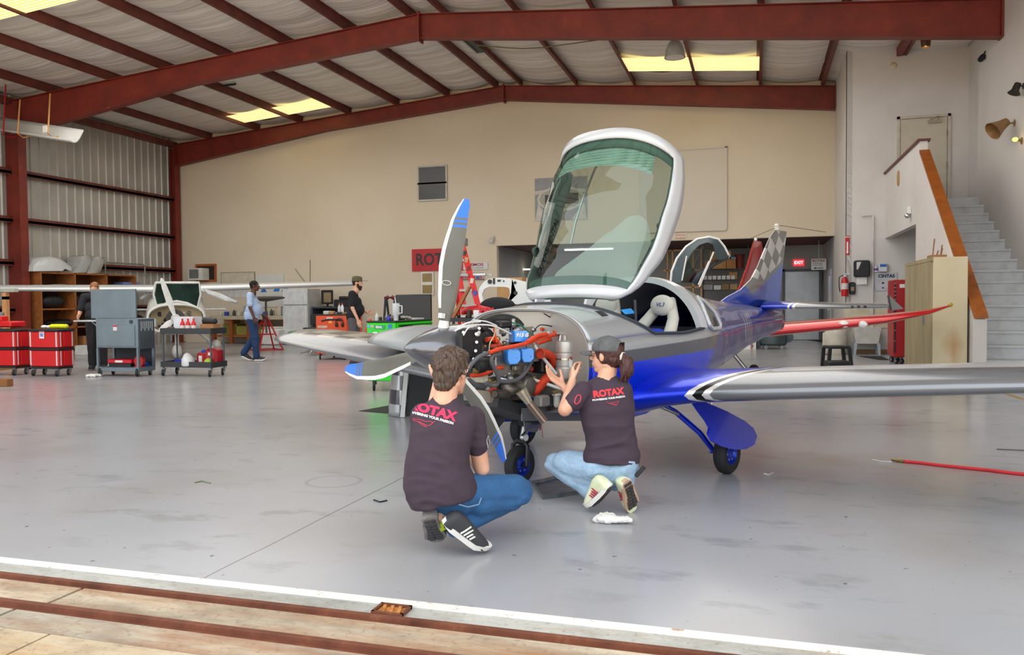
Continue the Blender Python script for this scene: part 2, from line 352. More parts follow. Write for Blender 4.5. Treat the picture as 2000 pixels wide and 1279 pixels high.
for q in PX[1:-1]:
    m = MB(); z0 = topz(q); zz = topz
    w_ = .06 if q < RX else -.06
    y0, y1 = 3.1, YB
    m.bx(q - .004, q + .004, y0, y1, z0 + .002, z0 + .2); m.bx(q - (.07 if w_ > 0 else 0), q + (.07 if w_ < 0 else 0), y0, y1, z0 + .002, z0 + .01); m.bx(q - (.07 if w_ < 0 else 0), q + (.07 if w_ > 0 else 0), y0, y1, z0 + .192, z0 + .2)
    struct(m, 'trim_%d' % tn, PURM, smooth=20); tn += 1
struct(MB().bx(XL + .03, XL + .25, 3.1, YR, topz(XL) - .05, topz(XL) + .12), 'trim_%d' % tn, PURM); tn += 1
for zz in (onx(46, 338, XL + .2).z, onx(46, 430, XL + .2).z, 2.43, 1.2):
    struct(MB().bx(XL + .04, XL + .2, 3.1, YR, zz - .07, zz + .07).bx(XL + .19, XL + .2, 3.1, YR, zz - .1, zz), 'trim_%d' % tn, PURM); tn += 1
# ---------------- storage bay behind the back wall
GREYW = M('8f8e8a', .8, var=.1, sc=1)
struct(MB().bx(OX - .12, OX, YB + .2, 28, 0, OZ + .1), 'wall_storage_left', GREYW)
struct(MB().bx(XB, XB + .12, YB + .2, 28, 0, OZ + .1), 'wall_storage_right', M('a9a9aa', .7, var=.1, sc=1))
struct(MB().bx(OX, XB + .1, 27.6, 27.75, 0, OZ + .2), 'wall_storage_back', M('85847f', .8, var=.1, sc=1))
struct(MB().bx(OX, XB + .1, YB + .2, 27.7, OZ + .0, OZ + .12), 'ceiling_storage', M('4a2019', .7, var=.3, sc=.8))
# wall with the silver door, seen past the tail
sd = dep(1530, 640, 26.6); sdr = dep(1592, 640, 26.6)
struct(MB().bx(sd.x - .25, XB + .1, 26.75, 26.85, 0, OZ + .1), 'wall_storage_door', M('a09f9b', .75, var=.1, sc=1))
dd = MB().bx(sd.x, sdr.x, 26.68, 26.74, .01, 2.13, bev=.004)
o = struct(dd, 'door_1', M('b9bcbf', .4, .3, var=.1, sc=3))
MB().bx(sd.x + .05, sd.x + .07, 26.62, 26.68, .98, 1.02).bx(sd.x + .05, sd.x + .18, 26.61, 26.63, .99, 1.01).build('door_handle', CHROME, o)
struct(MB().bx(sd.x - .07, sd.x - .005, 26.6, 26.75, 0, 2.2).bx(sdr.x + .005, sdr.x + .07, 26.6, 26.75, 0, 2.2).bx(sd.x - .07, sdr.x + .07, 26.6, 26.75, 2.135, 2.2), 'trim_%d' % tn, M('55575a', .5)); tn += 1
# inner door in the right side of the storage bay
o = struct(MB().bx(XB - .03, XB - .004, 23.9, 24.85, .01, 2.1), 'door_2', M('b4b4b3', .5, var=.08))
MB().bx(XB - .10, XB - .03, 24.0, 24.06, .95, 1.05).bx(XB - .06, XB - .03, 24.1, 24.13, 1.1, 1.9).build('door_handle', CHROME, o)
# ---------------- upper landing, its door, the stairs
dx0, dx1 = ony(1757, 300, FY).x, ony(1850, 300, FY).x
struct(MB().bx(dx0 - .06, dx0, FY - .05, FY, LZ, LZ + 2.1).bx(dx1, dx1 + .06, FY - .05, FY, LZ, LZ + 2.1).bx(dx0 - .06, dx1 + .06, FY - .05, FY, LZ + 2.04, LZ + 2.1), 'trim_%d' % tn, M('c4beb2', .5)); tn += 1
o = struct(MB().bx(dx0 + .01, dx1 - .01, FY - .035, FY - .004, LZ + .01, LZ + 2.03, bev=.004), 'door_3', M('c6bfb0', .5, var=.05))
MB().bx(dx1 - .40, dx1 - .14, FY - .1, FY - .04, LZ + 1.9, LZ + 1.96).cyl((dx1 - .38, FY - .07, LZ + 1.98), (dx1 - .2, FY - .12, LZ + 2.05), .012).cyl((dx1 - .2, FY - .12, LZ + 2.05), (dx1 - .2, FY - .04, LZ + 1.93), .012).build('door_closer', M('a9a394', .45, .3), o)
for zz in (LZ + 1.6, LZ + .9): MB().bx(dx1 - .02, dx1 + .005, FY - .055, FY - .03, zz, zz + .14).build('hinge', M('8f877a', .4, .5), o)
T = .13
CX = onx(1, 1, 1).x and ony(1729, 400, FY).x
pt = onx(1790, 278, CX); LYc = pt.y; zt = pt.z; zb = onx(1785, 437, CX).z
struct(MB().bx(CX + T + .002, XR - .002, LYN + .03, FY - .002, LZ - .18, LZ), 'floor_landing', M('b9bfc2', .6))
hw = MB(); T = .13
hw.prism([(LYc, zb - .02), (FY, zb - .02), (FY, zt - .04), (LYc, zt - .04)], CX, CX + T, 'x')
struct(hw, 'wall_landing', PLAST)
p2, p3 = onx(1791, 303, CX), onx(1903, 622, CX)
sw = MB().prism([(LYc, 0), (LYc, zb + .01), (LYc, zt - .04), (LYc - .32, zt - .04), (LYc - .32, p2.z - .01), (p3.y, p3.z - .01), (p3.y, 0)], CX, CX + T, 'x')
struct(sw, 'wall_stair', PLAST)
struct(MB().bx(CX - .02, CX + T + .02, p3.y - .01, p3.y + .10, 0, p3.z - .01), 'trim_%d' % tn, PLAST); tn += 1
CAPW = M('9a5418', .45, var=.18, sc=8); CAPD = M('5a2c20', .5)
cp = MB(); dy = p3.y - p2.y; dz = p3.z - p2.z; L = sqrt(dy * dy + dz * dz); ny_, nz_ = dy / L, dz / L
q2 = (LYc - .325, p2.z + .0); q3 = (p3.y - .03, p3.z + .0)
cp.prism([(q2[0], q2[1]), (q3[0], q3[1]), (q3[0], q3[1] + .05), (q2[0], q2[1] + .05)], CX - .01, CX + T + .03, 'x')
struct(cp, 'trim_%d' % tn, CAPW); tn += 1
struct(MB().bx(CX - .04, CX + T + .04, LYc - .36, FY, zt - .04, zt + .0), 'trim_%d' % tn, CAPD); tn += 1
st = MB(); nst = 17; rise = LZ / nst; run = .363 * .98
STM = (lambda g: g.out(g.mix(g.math('MULTIPLY', g.step(g.noise(3, 6, rough=.7), .56, .08), .4), 'cfd4d8', 'a4a7a8'), .6))(G('grey_painted_steps'))
for k in range(nst):
    zt_ = LZ - rise * k; y1 = LYN - run * k
    st.bx(CX + T, XR, y1 - run * 1.0 if k else y1, y1 + .03 if k else y1 + .2, zt_ - rise - .001, zt_ - rise + .0001) if False else None
    if k: st.bx(CX + T, XR, y1 - .025, y1 + run, zt_ - .035, zt_)
    st.bx(CX + T, XR, y1 - (0 if k else .0), y1 + .02, zt_ - rise, zt_ - (.035 if k else 0))
struct(st, 'stairs', STM, smooth=20)
struct(MB().bx(XB + .13, 2.9, FY - .02, FY, 0, .1), 'baseboard_service', M('8b6a4a', .6))
# ================================================================ aircraft shape functions (x aft from the spinner tip, y to starboard, z up)
def interp(tab, x):
    if x <= tab[0][0]: return tab[0][1]
    for (a, u), (b, v) in zip(tab[:-1], tab[1:]):
        if x <= b: t = (x - a) / (b - a); t2 = t * t * (3 - 2 * t) * .35 + t * .65; return u + (v - u) * t2
    return tab[-1][1]
FW = [(1.08, .585), (1.35, .60), (1.7, .61), (2.3, .61), (2.7, .585), (3.1, .51), (3.5, .41), (4.0, .30), (4.5, .21), (5.0, .135), (5.55, .06)]
FT = [(1.08, 1.225), (1.35, 1.25), (1.6, 1.27), (2.0, 1.33), (2.5, 1.46), (2.75, 1.455), (3.1, 1.37), (3.5, 1.30), (4.0, 1.26), (4.5, 1.23), (5.0, 1.19), (5.55, 1.14)]
FB = [(1.08, .50), (1.4, .45), (1.9, .42), (2.6, .44), (3.1, .52), (3.5, .61), (4.0, .70), (4.5, .79), (5.0, .86), (5.55, .93)]
FC = [(1.08, .84), (2.7, .84), (3.5, .92), (4.5, 1.0), (5.55, 1.03)]
SILL = [(1.08, 1.0), (1.85, 1.03), (2.3, 1.02), (2.75, 1.05), (3.3, 1.05), (5.55, 1.06)]
NU = [(1.08, 3.0), (2.0, 2.7), (2.7, 2.4), (3.5, 2.2), (5.55, 2.0)]
def sect(x, t):
    """t: 0..pi over the top (port -> starboard), pi..2pi underneath"""
    W, n = interp(FW, x), interp(NU, x); zc = interp(FC, x); c, s_ = cos(t), sin(t)
    H = (interp(FT, x) - zc) if s_ >= 0 else (zc - interp(FB, x))
    if s_ < 0: n = 2.6
    return Vector((x, -W * math.copysign(abs(c) ** (2 / n), c), zc + H * math.copysign(abs(s_) ** (2 / n), s_)))
def tsill(x):
    zc, n = interp(FC, x), interp(NU, x); k = max(0.0, (interp(SILL, x) - zc) / (interp(FT, x) - zc)); return math.asin(min(1, k ** (n / 2)))
def spread(n): return [i / n for i in range(n + 1)]
def bodypaint(name, hi, band, lo, tail):
    g = G(name); x, y, z = g.xyz()
    l1 = g.math('SUBTRACT', z, g.math('MULTIPLY_ADD', x, .033, .88)); l2 = g.math('SUBTRACT', z, g.math('MULTIPLY_ADD', x, .02, .815))
    c = g.mix(g.step(l1, 0), band, hi); c = g.mix(g.step(l2, 0), lo, c)
    fb = g.math('SUBTRACT', g.math('MULTIPLY_ADD', z, -1.3, x), 1.78)
    c = g.mix(g.step(fb, 0, .06), c, tail)
    nb = g.math('SUBTRACT', g.math('MULTIPLY_ADD', z, 1.2, x), 1.83)
    low = g.math('MULTIPLY', g.math('SUBTRACT', 1.0, g.step(nb, 0, .004)), g.math('SUBTRACT', 1.0, g.step(z, .62)))
    c = g.mix(low, c, '8f9296')
    st = None
    for k in range(4):
        a = g.math('ABSOLUTE', g.math('SUBTRACT', g.math('MULTIPLY_ADD', z, .12, x), 4.17 + .075 * k)); q = g.math('LESS_THAN', a, .009); st = q if st is None else g.math('MAXIMUM', st, q)
    st = g.math('MULTIPLY', st, g.math('MULTIPLY', g.math('GREATER_THAN', z, .86), g.math('LESS_THAN', z, 1.14))); c = g.mix(st, c, 'b9bcc6')
    return g.out(c, .22, .35, coat=.6)
def fuselage(root, paint, tubm):
    N = 26; xs = [1.08 + (5.55 - 1.08) * (i / 44) for i in range(45)]
    def low(x, off=0.0):
        t0 = tsill(x); r = []
        for k in spread(N):
            t = pi - t0 + (pi + 2 * t0) * k; p = sect(x, t % (2 * pi))
            if off: p = Vector((p.x, p.y * (1 - off / max(.1, interp(FW, x))), p.z if sin(t) >= 0 else p.z + off * min(1, -sin(t) * 2)))
            r.append(p)
        return r
    m = MB(); m.loft([low(x) for x in xs], closed=False)
    # deck ahead of the cockpit, curved rear edge
    def up(x, u): t0 = tsill(x); return sect(x, t0 + (pi - 2 * t0) * u)
    K = 24; rows = []
    for j in range(13):
        row = []
        for i in range(K + 1):
            u = i / K; e = abs(2 * u - 1); xe = 1.37 + .50 * e ** 2.2
            row.append(up(1.08 + (xe - 1.08) * j / 12, u))
        rows.append(row)
    m.loft(rows, closed=False)
    # turtle deck behind the hoop
    rows = [[up(x, i / K) for i in range(K + 1)] for x in [2.72 + (5.55 - 2.72) * j / 30 for j in range(31)]]
    m.loft(rows, closed=False)
    m.add([sect(5.55, 2 * pi * k / 20) for k in range(20)], [tuple(range(20))])
    body = m.build('fuselage_shell', paint, root, smooth=50)
    sd = body.modifiers.new('thickness', 'SOLIDIFY'); sd.thickness = .012; sd.offset = -1
    t = MB(); t.loft([low(x, .045) for x in [1.3 + 1.5 * i / 14 for i in range(15)]], closed=False)
    for x_ in (1.3, 2.8): t.add(low(x_, .045), [tuple(range(N + 1))])
    t.build('cockpit_tub', tubm, root, smooth=50)
    # coaming lip around the opening
    lip = MB(); pts = []
    for x in [1.87 + .8 * i / 10 for i in range(11)]: pts.append(sect(x, tsill(x)))
    lp = []
    for i in range(K + 1):
        u = 1 - i / K; e = abs(2 * u - 1); lp.append(up(1.37 + .50 * e ** 2.2, u))
    pts2 = [sect(x, pi - tsill(x)) for x in [2.67 - .8 * i / 10 for i in range(11)]]
    lip.tube([p + Vector((0, 0, .004)) for p in pts2 + lp + pts], .012, 6)
    lip.build('coaming_rim', M('3a4148', .6), root)
    return body
def hoop(root, mat_, x0, lean, r0, r1, z_min, name='canopy_hoop', wx=.05, proud=.012):
    m = MB(); rings = []
    for i in range(37):
        u = i / 36; p = sect(x0, tsill(x0) + (pi - 2 * tsill(x0)) * u); d = Vector((0, p.y, p.z - .84)); d.normalize()
        px = x0 + lean * (p.z - 1.05)
        rings.append([Vector((px - wx, p.y, p.z)) + d * proud, Vector((px + wx, p.y, p.z)) + d * proud, Vector((px + wx, p.y, p.z)) - d * .035, Vector((px - wx, p.y, p.z)) - d * .035])
    m.loft(rings); return m.build(name, mat_, root, smooth=40)
def naca(c, t, n=14):
    up, lo = [], []
    for i in range(n + 1):
        x = (1 - cos(pi * i / n)) / 2
        y = 5 * t * (.2969 * sqrt(x) - .126 * x - .3516 * x ** 2 + .2843 * x ** 3 - .1015 * x ** 4); cm = .035 * (1 - (2 * x - 1) ** 2)
        up.append((x * c, (y + cm) * c)); lo.append((x * c, (-y + cm) * c))
    return up[::-1] + lo[1:-1]
def airfoil_part(name, secs, mat_, parent, vertical=False, smooth=60, tw=0.0):
    """secs: (span, le_x, z, chord, thick)"""
    m = MB(); rings = []
    for (sp, lx, z, c, t) in secs:
        rings.append([Vector((lx + a, sp, z + b + a * tw)) if not vertical else Vector((lx + a, b, z)) for a, b in naca(c, t)])
    m.loft(rings); return m.build(name, mat_, parent, smooth=smooth)
def wheel(root, loc, R_, W_, rimm, name='wheel', ax=(0, 1, 0)):
    m = MB(); h = W_ / 2; pr = [(R_ * .52, -h * .8), (R_ * .7, -h), (R_ * .88, -h * .95), (R_ * .97, -h * .65), (R_ * .99, -h * .32), (R_ * .97, -h * .28), (R_, -h * .2), (R_, h * .2), (R_ * .97, h * .28), (R_ * .99, h * .32), (R_ * .97, h * .65), (R_ * .88, h * .95), (R_ * .7, h), (R_ * .52, h * .8)]
    m.lathe(loc, pr, ax, 32, caps=False); w_ = m.build(name, RUBBER, root, smooth=35)
    m = MB(); m.lathe(loc, [(.02, -h * .55), (R_ * .2, -h * .7), (R_ * .45, -h * .35), (R_ * .54, -h * .85), (R_ * .54, h * .85), (R_ * .45, h * .35), (R_ * .2, h * .7), (.02, h * .55)], ax, 24)
    m.build('hub', rimm, w_)
    for k in range(6):
        a = frame_from(ax); d = (a[0] * cos(k * pi / 3) + a[1] * sin(k * pi / 3)) * R_ * .32
        for sgn in (-1, 1): MB().cyl(Vector(loc) + d + Vector(ax) * sgn * h * .45, Vector(loc) + d + Vector(ax) * sgn * h * .62, .008, 6).build('bolt', CHROME, w_)
    return w_
# ================================================================ main aircraft
AO, ATH = Vector((-1.997, 4.418, 0)), radians(66)
_ax, _ay = Vector((cos(ATH), sin(ATH), 0)), Vector((-sin(ATH), cos(ATH), 0))
def E(px, py, yl):
    d = ray(px, py); t = ((AO + _ay * yl - CP).dot(_ay)) / d.dot(_ay); p = CP + d * t - AO; return Vector((p.dot(_ax), yl, p.z))
def EX(px, py, xl):
    d = ray(px, py); t = ((AO + _ax * xl - CP).dot(_ax)) / d.dot(_ax); p = CP + d * t - AO; return Vector((xl, p.dot(_ay), p.z))
A = thing('light_aircraft', 'blue and silver low-wing light aircraft with bare engine and raised canopy', 'aircraft', tuple(AO), ATH)
SILV = M('a4a8ad', .24, .55, var=.04, coat=.7); DGREY = M('4c4f58', .28, .4, var=.05, coat=.7); BLUEP = M('0634e0', .2, .35, var=.06, coat=.9); LTGREY = M('c9cdd2', .3, .1, var=.03, coat=.4)
paint = bodypaint('two_tone_blue_silver', 'a9adb2', '505560', '0036e6', '1c3496')
TUB = M('23282c', .7)
fuselage(A, paint, TUB)
hoop(A, LTGREY, 2.66, -.12, .05, .05, 1.0)
# rear quarter windows with frames
for sg in (-1, 1):
    m = MB(); pts = []
    for (x, t) in [(2.80, .30), (2.80, .62), (2.86, .80), (2.98, .74), (3.08, .55), (3.11, .32), (3.08, .26), (2.86, .25)]:
        p = sect(x, t if sg < 0 else pi - t); pts.append(p + Vector((0, p.y, p.z - .84)).normalized() * .008)
    q = MB(); c_ = sum(pts, Vector()) / len(pts); q.add(pts + [c_ + Vector((0, sg * .01, .0))], [(i, (i + 1) % 8, 8) for i in range(8)])
    wd = q.build('rear_window', M('1d2a2c', .08, var=0), A)
    m.tube(pts + [pts[0]], .016, 6); m.build('window_frame', LTGREY, wd)
# registration on the flank
text('915 iS', .05, WHITE, None) if False else None
# --- wings
g = G('wing_paint'); x, y, z = g.xyz(); ay_ = g.math('ABSOLUTE', y)
xx = g.math('SUBTRACT', x, 1.60); b_ = g.math('SUBTRACT', ay_, g.math('MULTIPLY_ADD', g.math('POWER', g.math('MAXIMUM', xx, 0.0), .8), .62, .98))
isp = g.math('LESS_THAN', y, 0.0)
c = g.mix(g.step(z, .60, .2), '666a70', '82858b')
pan = g.math('MULTIPLY', g.step(g.math('SUBTRACT', g.math('MULTIPLY_ADD', xx, .9, ay_), 1.75), 0, .01), g.step(xx, .33, .01)); c = g.mix(g.math('MULTIPLY', pan, isp), c, 'd5dade')
ck = g.node('ShaderNodeTexChecker'); g.put(ck.inputs[0], g.mp((1, 1, 0), (.1, .22, 0))); ck.inputs[3].default_value = 3.6; ck.inputs[1].default_value = lin('3e3c3e'); ck.inputs[2].default_value = lin('b2afa9')
reg = g.math('MULTIPLY', g.math('SUBTRACT', 1.0, isp), g.math('MULTIPLY', g.math('GREATER_THAN', ay_, 2.9), g.math('MULTIPLY', g.math('LESS_THAN', ay_, 4.0), g.math('GREATER_THAN', x, 2.0))))
c = g.mix(reg, c, ck.outputs[0])
c = g.mix(g.math('LESS_THAN', b_, .16), c, 'e8e8ea'); c = g.mix(g.math('LESS_THAN', b_, .11), c, '17171a'); c = g.mix(g.math('LESS_THAN', b_, .05), c, 'e8e8ea'); c = g.mix(g.math('LESS_THAN', b_, 0), c, '0430d8')
WINGP = g.out(c, .26, .55, coat=.3)
for sg in (-1, 1):
    dz_ = .05 if sg > 0 else 0.0
    secs = [(sg * .42, 1.42, .545, 1.75, .17), (sg * .58, 1.52, .565, 1.6, .165), (sg * .75, 1.575, .60, 1.46, .155), (sg * 1.0, 1.60, .635, 1.34, .15), (sg * 1.6, 1.64, .69, 1.25, .145), (sg * 2.6, 1.70, .775, 1.12, .14), (sg * 3.6, 1.79, .86, .96, .13), (sg * 4.1, 1.84, .90, .86, .12), (sg * 4.28, 1.88, .92, .74, .11), (sg * 4.38, 1.96, .935, .56, .08)]
    secs = [(q[0], q[1], q[2] - dz_, q[3], q[4]) for q in secs]
    w_ = airfoil_part('wing', secs, WINGP, A, tw=.11 if sg > 0 else 0)
    m = MB(); ys = [1.3, 2.4, 2.45, 3.9]
    for y0, y1 in ((1.0, 2.38), (2.46, 3.9)):
        x0, x1 = 2.67 - (y0 - 1) * .085, 2.67 - (y1 - 1) * .085; z0, z1 = .655 + (y0 - 1) * .083, .655 + (y1 - 1) * .083
        m.cyl((x0, sg * y0, z0 + .055), (x1, sg * y1, z1 + .05), .004, 5)
    m.build('flap_hinge_line', DARK, w_)
    MB().ball((2.1, sg * 4.22, .945), (.08, .02, .018)).build('position_light', M('7a1a18' if sg < 0 else '1a6a30', .1), w_)
# --- tail
g = G('fin_paint'); x, y, z = g.xyz()
l = g.math('MINIMUM', g.math('MULTIPLY_ADD', x, .4, g.math('SUBTRACT', z, 3.26)), g.math('MULTIPLY_ADD', x, -.43, g.math('ADD', z, .765))); c = g.mix(g.step(l, 0, .01), '2e4fb8', '77797b')
rx = g.math('MULTIPLY_ADD', x, .80, g.math('MULTIPLY', z, -.60)); rz = g.math('MULTIPLY_ADD', x, .55, g.math('MULTIPLY', z, .83)); cb = g.node('ShaderNodeCombineXYZ'); g.put(cb.inputs[0], rx); g.put(cb.inputs[2], rz)
ck = g.node('ShaderNodeTexChecker'); g.put(ck.inputs[0], cb.outputs[0]); ck.inputs[3].default_value = 6.2; ck.inputs[1].default_value = lin('6d6c6a'); ck.inputs[2].default_value = lin('c4c7c6')
band = g.math('MULTIPLY', g.step(g.math('SUBTRACT', z, g.math('MULTIPLY_ADD', x, -.2, 2.47)), 0, .005), g.math('LESS_THAN', g.math('MULTIPLY_ADD', z, -.75, x), 4.31)); band = g.math('MULTIPLY', band, g.step(l, .05, .01)); c = g.mix(band, c, ck.outputs[0])
ed = g.math('MULTIPLY', g.math('LESS_THAN', l, 0), g.math('GREATER_THAN', g.math('MULTIPLY_ADD', z, -.12, x), 5.05)); c = g.mix(g.math('MULTIPLY', ed, .5), c, '5d7fd0')
FINP = g.out(c, .22, .35, coat=.8)
fin = [(0, 3.95, 1.20, 1.62, .05), (0, 4.25, 1.30, 1.33, .065), (0, 4.55, 1.37, 1.04, .08), (0, 4.80, 1.48, .81, .09), (0, 4.97, 1.62, .67, .1), (0, 5.12, 1.78, .56, .1), (0, 5.26, 1.92, .46, .1), (0, 5.37, 2.0, .38, .1), (0, 5.45, 2.035, .30, .08)]
f_ = airfoil_part('tail_fin', fin, FINP, A, vertical=True)
airfoil_part('rudder', [(0, 5.18, .90, .26, .14), (0, 5.18, 1.0, .36, .13), (0, 5.22, 1.2, .40, .10)], FINP, A, vertical=True)
m = MB(); m.lathe((5.47, 0, 2.03), [(.03, 0), (.032, .03), (.024, .035), (.03, .05), (.012, .075)]); m.build('beacon', M('d8d2c8', .3), f_)
MB().cyl((5.50, 0, 2.07), (5.0, .1, 1.92), .003, 5).cyl((5.52, 0, 2.09), (6.0, -.35, 2.02), .003, 5).build('whip_aerial', DARK, f_)
g = G('stabilizer_paint'); x, y, z = g.xyz(); ay_ = g.math('ABSOLUTE', y); c = g.mix(g.step(ay_, .34), '1b3dbf', '8b8e92'); c = g.mix(g.math('LESS_THAN', g.math('ABSOLUTE', g.math('SUBTRACT', ay_, .36)), .012), c, 'e6e6e6'); c = g.mix(g.math('LESS_THAN', g.math('ABSOLUTE', g.math('SUBTRACT', ay_, .31)), .010), c, 'e6e6e6')
for q in (.72, .79, .86): c = g.mix(g.math('MULTIPLY', g.math('LESS_THAN', g.math('ABSOLUTE', g.math('SUBTRACT', g.math('MULTIPLY_ADD', x, .9, ay_), q + 4.85)), .016), g.math('LESS_THAN', z, 1.20)), c, '34363c')
STAB = g.out(c, .22, .4, coat=.8)
for sg in (-1, 1):
    s_ = airfoil_part('stabilizer', [(sg * .04, 4.95, 1.185, .75, .13), (sg * .3, 5.02, 1.185, .68, .11), (sg * 1.15, 5.24, 1.185, .46, .10), (sg * 1.22, 5.28, 1.185, .38, .08)], STAB, A)
    MB().prism([(5.25, 1.30), (5.75, 1.16), (5.35, 1.15)], sg * 1.215, sg * 1.235, 'y').build('tip_plate', DGREY, s_)
# --- propeller
g = G('spinner_paint'); SPINM = g.out('74777f', .2, .55, coat=.8)
hc = Vector((.30, 0, .972)); AXP = Vector((1, 0, -.085)).normalized()
pr = thing('propeller', None, None) ; pr.parent = A
m = MB(); m.lathe((0, 0, 1.0), [(.002, 0), (.02, .012), (.045, .045), (.075, .10), (.105, .17), (.133, .25), (.154, .33), (.167, .42), (.171, .50), (.168, .51)], AXP, 40)
sp = m.build('spinner', SPINM, pr); m = MB(); fa, fb, fd = frame_from(AXP)
for k in range(12):
    a = 2 * pi * k / 12 + .2
    for h_, r_ in ((.47, .170),): MB().ball(Vector((0, 0, 1.0)) + AXP * h_ + (fa * cos(a) + fb * sin(a)) * r_, .006, 6, 4).build('screw', CHROME, sp)
BLADEG = (lambda g: g.out(g.ramp(g.noise(3, 4), [(0.3, '54544e'), (0.7, '66665f')]), .42))(G('blade_carbon')); BLUET = M('1f6fe6', .35, var=.05)
def blade(ang, R_, flip=1):
    """scimitar blade in the prop plane; ang from straight up towards starboard"""
    ra = Vector((0, sin(ang), cos(ang))); ra = (ra - AXP * ra.dot(AXP)).normalized(); ta = AXP.cross(ra) * flip
    m = MB(); rs = [.15, .20, .26, .33, .42, .52, .62, .70, .755, .770, .785, .800, .815, .83, .86, .90, .93, .945]; K = 14
    prev = None; vs = []
    for r in rs:
        q = r / .945; c = interp([(.0, .05), (.2, .075), (.35, .125), (.55, .155), (.7, .15), (.85, .12), (.95, .085), (1.0, .045)], q); off = interp([(0, 0), (.3, .0), (.6, .015), (.85, -.012), (1, -.05)], q); pt = radians(interp([(0, 40), (.3, 26), (1, 12)], q)); th = interp([(0, .045), (.2, .03), (.5, .016), (1, .006)], q)
        ce = hc + ra * (r * R_ / .945) - ta * off; cd = (ta * cos(pt) + AXP * sin(pt)); nd = (AXP * cos(pt) - ta * sin(pt)); ring = []
        for k in range(K):
            a = 2 * pi * k / K; ring.append(ce + cd * (c / 2 * cos(a)) + nd * (th / 2 * sin(a) * (1 + .4 * cos(a))))
        vs.append(ring)
    m.loft(vs)
    for fi, f in enumerate(m.f[:(len(rs) - 1) * K]):
        ri, k = divmod(fi, K); mi = 0; rr = rs[ri]
        if rr >= .83 or .80 <= rr < .815 or .770 <= rr < .785: mi = 2
        if k in (5, 6, 7, 8) and rr > .2: mi = 1
        m.mi[fi] = mi
    m.mi[-1] = 2
    b = m.build('blade', [BLADEG, M('d5d6d4', .35, var=.03), BLUET], pr, smooth=60)
    MB().cyl(hc + ra * .13, hc + ra * .185, .037, 20, .033).build('blade_cuff', WHITE, b)
    return b, ra, ta
b1 = blade(radians(-6.5), .945); blade(radians(103), .95); b3 = blade(radians(226), .84)
m = MB(); ra, ta = b1[1], b1[2]
R0 = Matrix((ta, ra, AXP)).transposed(); 
if True:
    cc = hc + ra * .42 - AXP * .022
    m = MB(); m.lathe(cc, [(.0375, -.001), (.036, -.001)], -AXP, 24, caps=False)
    el = MB(); el.v = []; pts = [cc + ta * (.038 * cos(a)) + ra * (.014 * sin(a)) - AXP * .004 for a in [2 * pi * k / 24 for k in range(24)]]
    el.tube(pts + [pts[0]], .0016, 5); el.build('maker_oval', WHITE, b1[0])
    MB().box(hc + ra * .215 - AXP * .03, (.03, .03, .03), R=R0).build('blade_sticker', WHITE, b1[0])
# --- main gear
def plate(name, pts, th, nrm, mat_, par, smooth=40):
    m = MB(); n = len(pts); nrm = Vector(nrm).normalized() * th
    m.add([Vector(p) for p in pts] + [Vector(p) + nrm for p in pts], [tuple(range(n)), tuple(range(2 * n - 1, n - 1, -1))] + [(i, (i + 1) % n, (i + 1) % n + n, i + n) for i in range(n)]); return m.build(name, mat_, par, smooth)
gear = [(1352, 786), (1380, 786), (1420, 803), (1455, 822), (1472, 836), (1479, 852), (1474, 868), (1458, 877), (1436, 878), (1410, 872), (1390, 861), (1383, 848), (1386, 836), (1378, 822), (1366, 806)]
RIM = M('1737b8', .35, .4)
for sg in (-1, 1):
    lg = thing('main_gear', None, None); lg.parent = A
    wheel(lg, (2.25, sg * .97, .15), .15, .095, RIM)
    pts = []
    for q in gear:
        p = E(q[0], q[1], -.90); p.y = -(.62 + .50 * max(0, (.62 - p.z)) ** 1.0 + .23); 
        d = E(q[0], q[1], p.y); pts.append(Vector((d.x, (d.y) * -sg, d.z)))
    plate('gear_door', pts, .012, (0, -sg, 0), M('0226c8', .35, .1, var=.04, coat=.2), lg)
    MB().tube([(1.85, sg * .60, .55), (1.98, sg * .70, .46), (2.15, sg * .80, .30), (2.25, sg * .86, .16)], [.02, .02, .022, .02], 10).cyl((2.25, sg * .84, .15), (2.25, sg * .99, .15), .016).build('gear_leg', BLUEP, lg)
    MB().cyl((1.72, sg * .62, .56), (1.95, sg * .74, .45), .013).build('retraction_ram', STEEL, lg)
    MB().ball((1.95, sg * 1.0, .60), (.02, .02, .03)).cyl((1.95, sg * 1.0, .60), (1.95, sg * 1.0, .54), .008).build('tie_down_ring', CHROME, lg)
# --- nose gear
ng = thing('nose_gear', None, None); ng.parent = A
NX = 1.05
wheel(ng, (NX, 0, .135), .135, .085, RIM)
MB().tube([(NX, -.065, .135), (NX + .01, -.065, .27), (NX + .02, -.03, .30), (NX + .02, .03, .30), (NX + .01, .065, .27), (NX, .065, .135)], .016, 8).cyl((NX, -.075, .135), (NX, .075, .135), .013).build('fork', M('2b2b2e', .4, .4), ng)
MB().cyl((NX + .03, 0, .29), (NX + .06, 0, .40), .022).cyl((NX + .0, -.02, .33), (NX + .08, -.02, .38), .012).cyl((NX - .02, -.05, .335), (NX - .02, -.075, .335), .028).build('shock_link', STEEL, ng)
MB().cyl((NX - .02, -.076, .335), (NX - .02, -.082, .335), .022).build('cap', WHITE, ng)
MB().box((NX + .07, 0, .42), (.075, .085, .06), bev=.012).build('rubber_damper', RUBBER, ng)
MB().tube([(NX + .07, 0, .45), (NX + .08, 0, .52), (NX + .09, 0, .60)], [.042, .05, .07], 14).cyl((NX + .14, -.045, .36), (NX + .12, -.045, .52), .010).build('strut', M('1f86e8', .25, .3, coat=.6), ng)
MB().cyl((NX + .17, -.05, .36), (NX + .17, -.05, .52), .006).cyl((NX + .2, -.05, .30), (NX + .18, -.05, .42), .002).build('brake_line', M('a02a20', .4), ng)
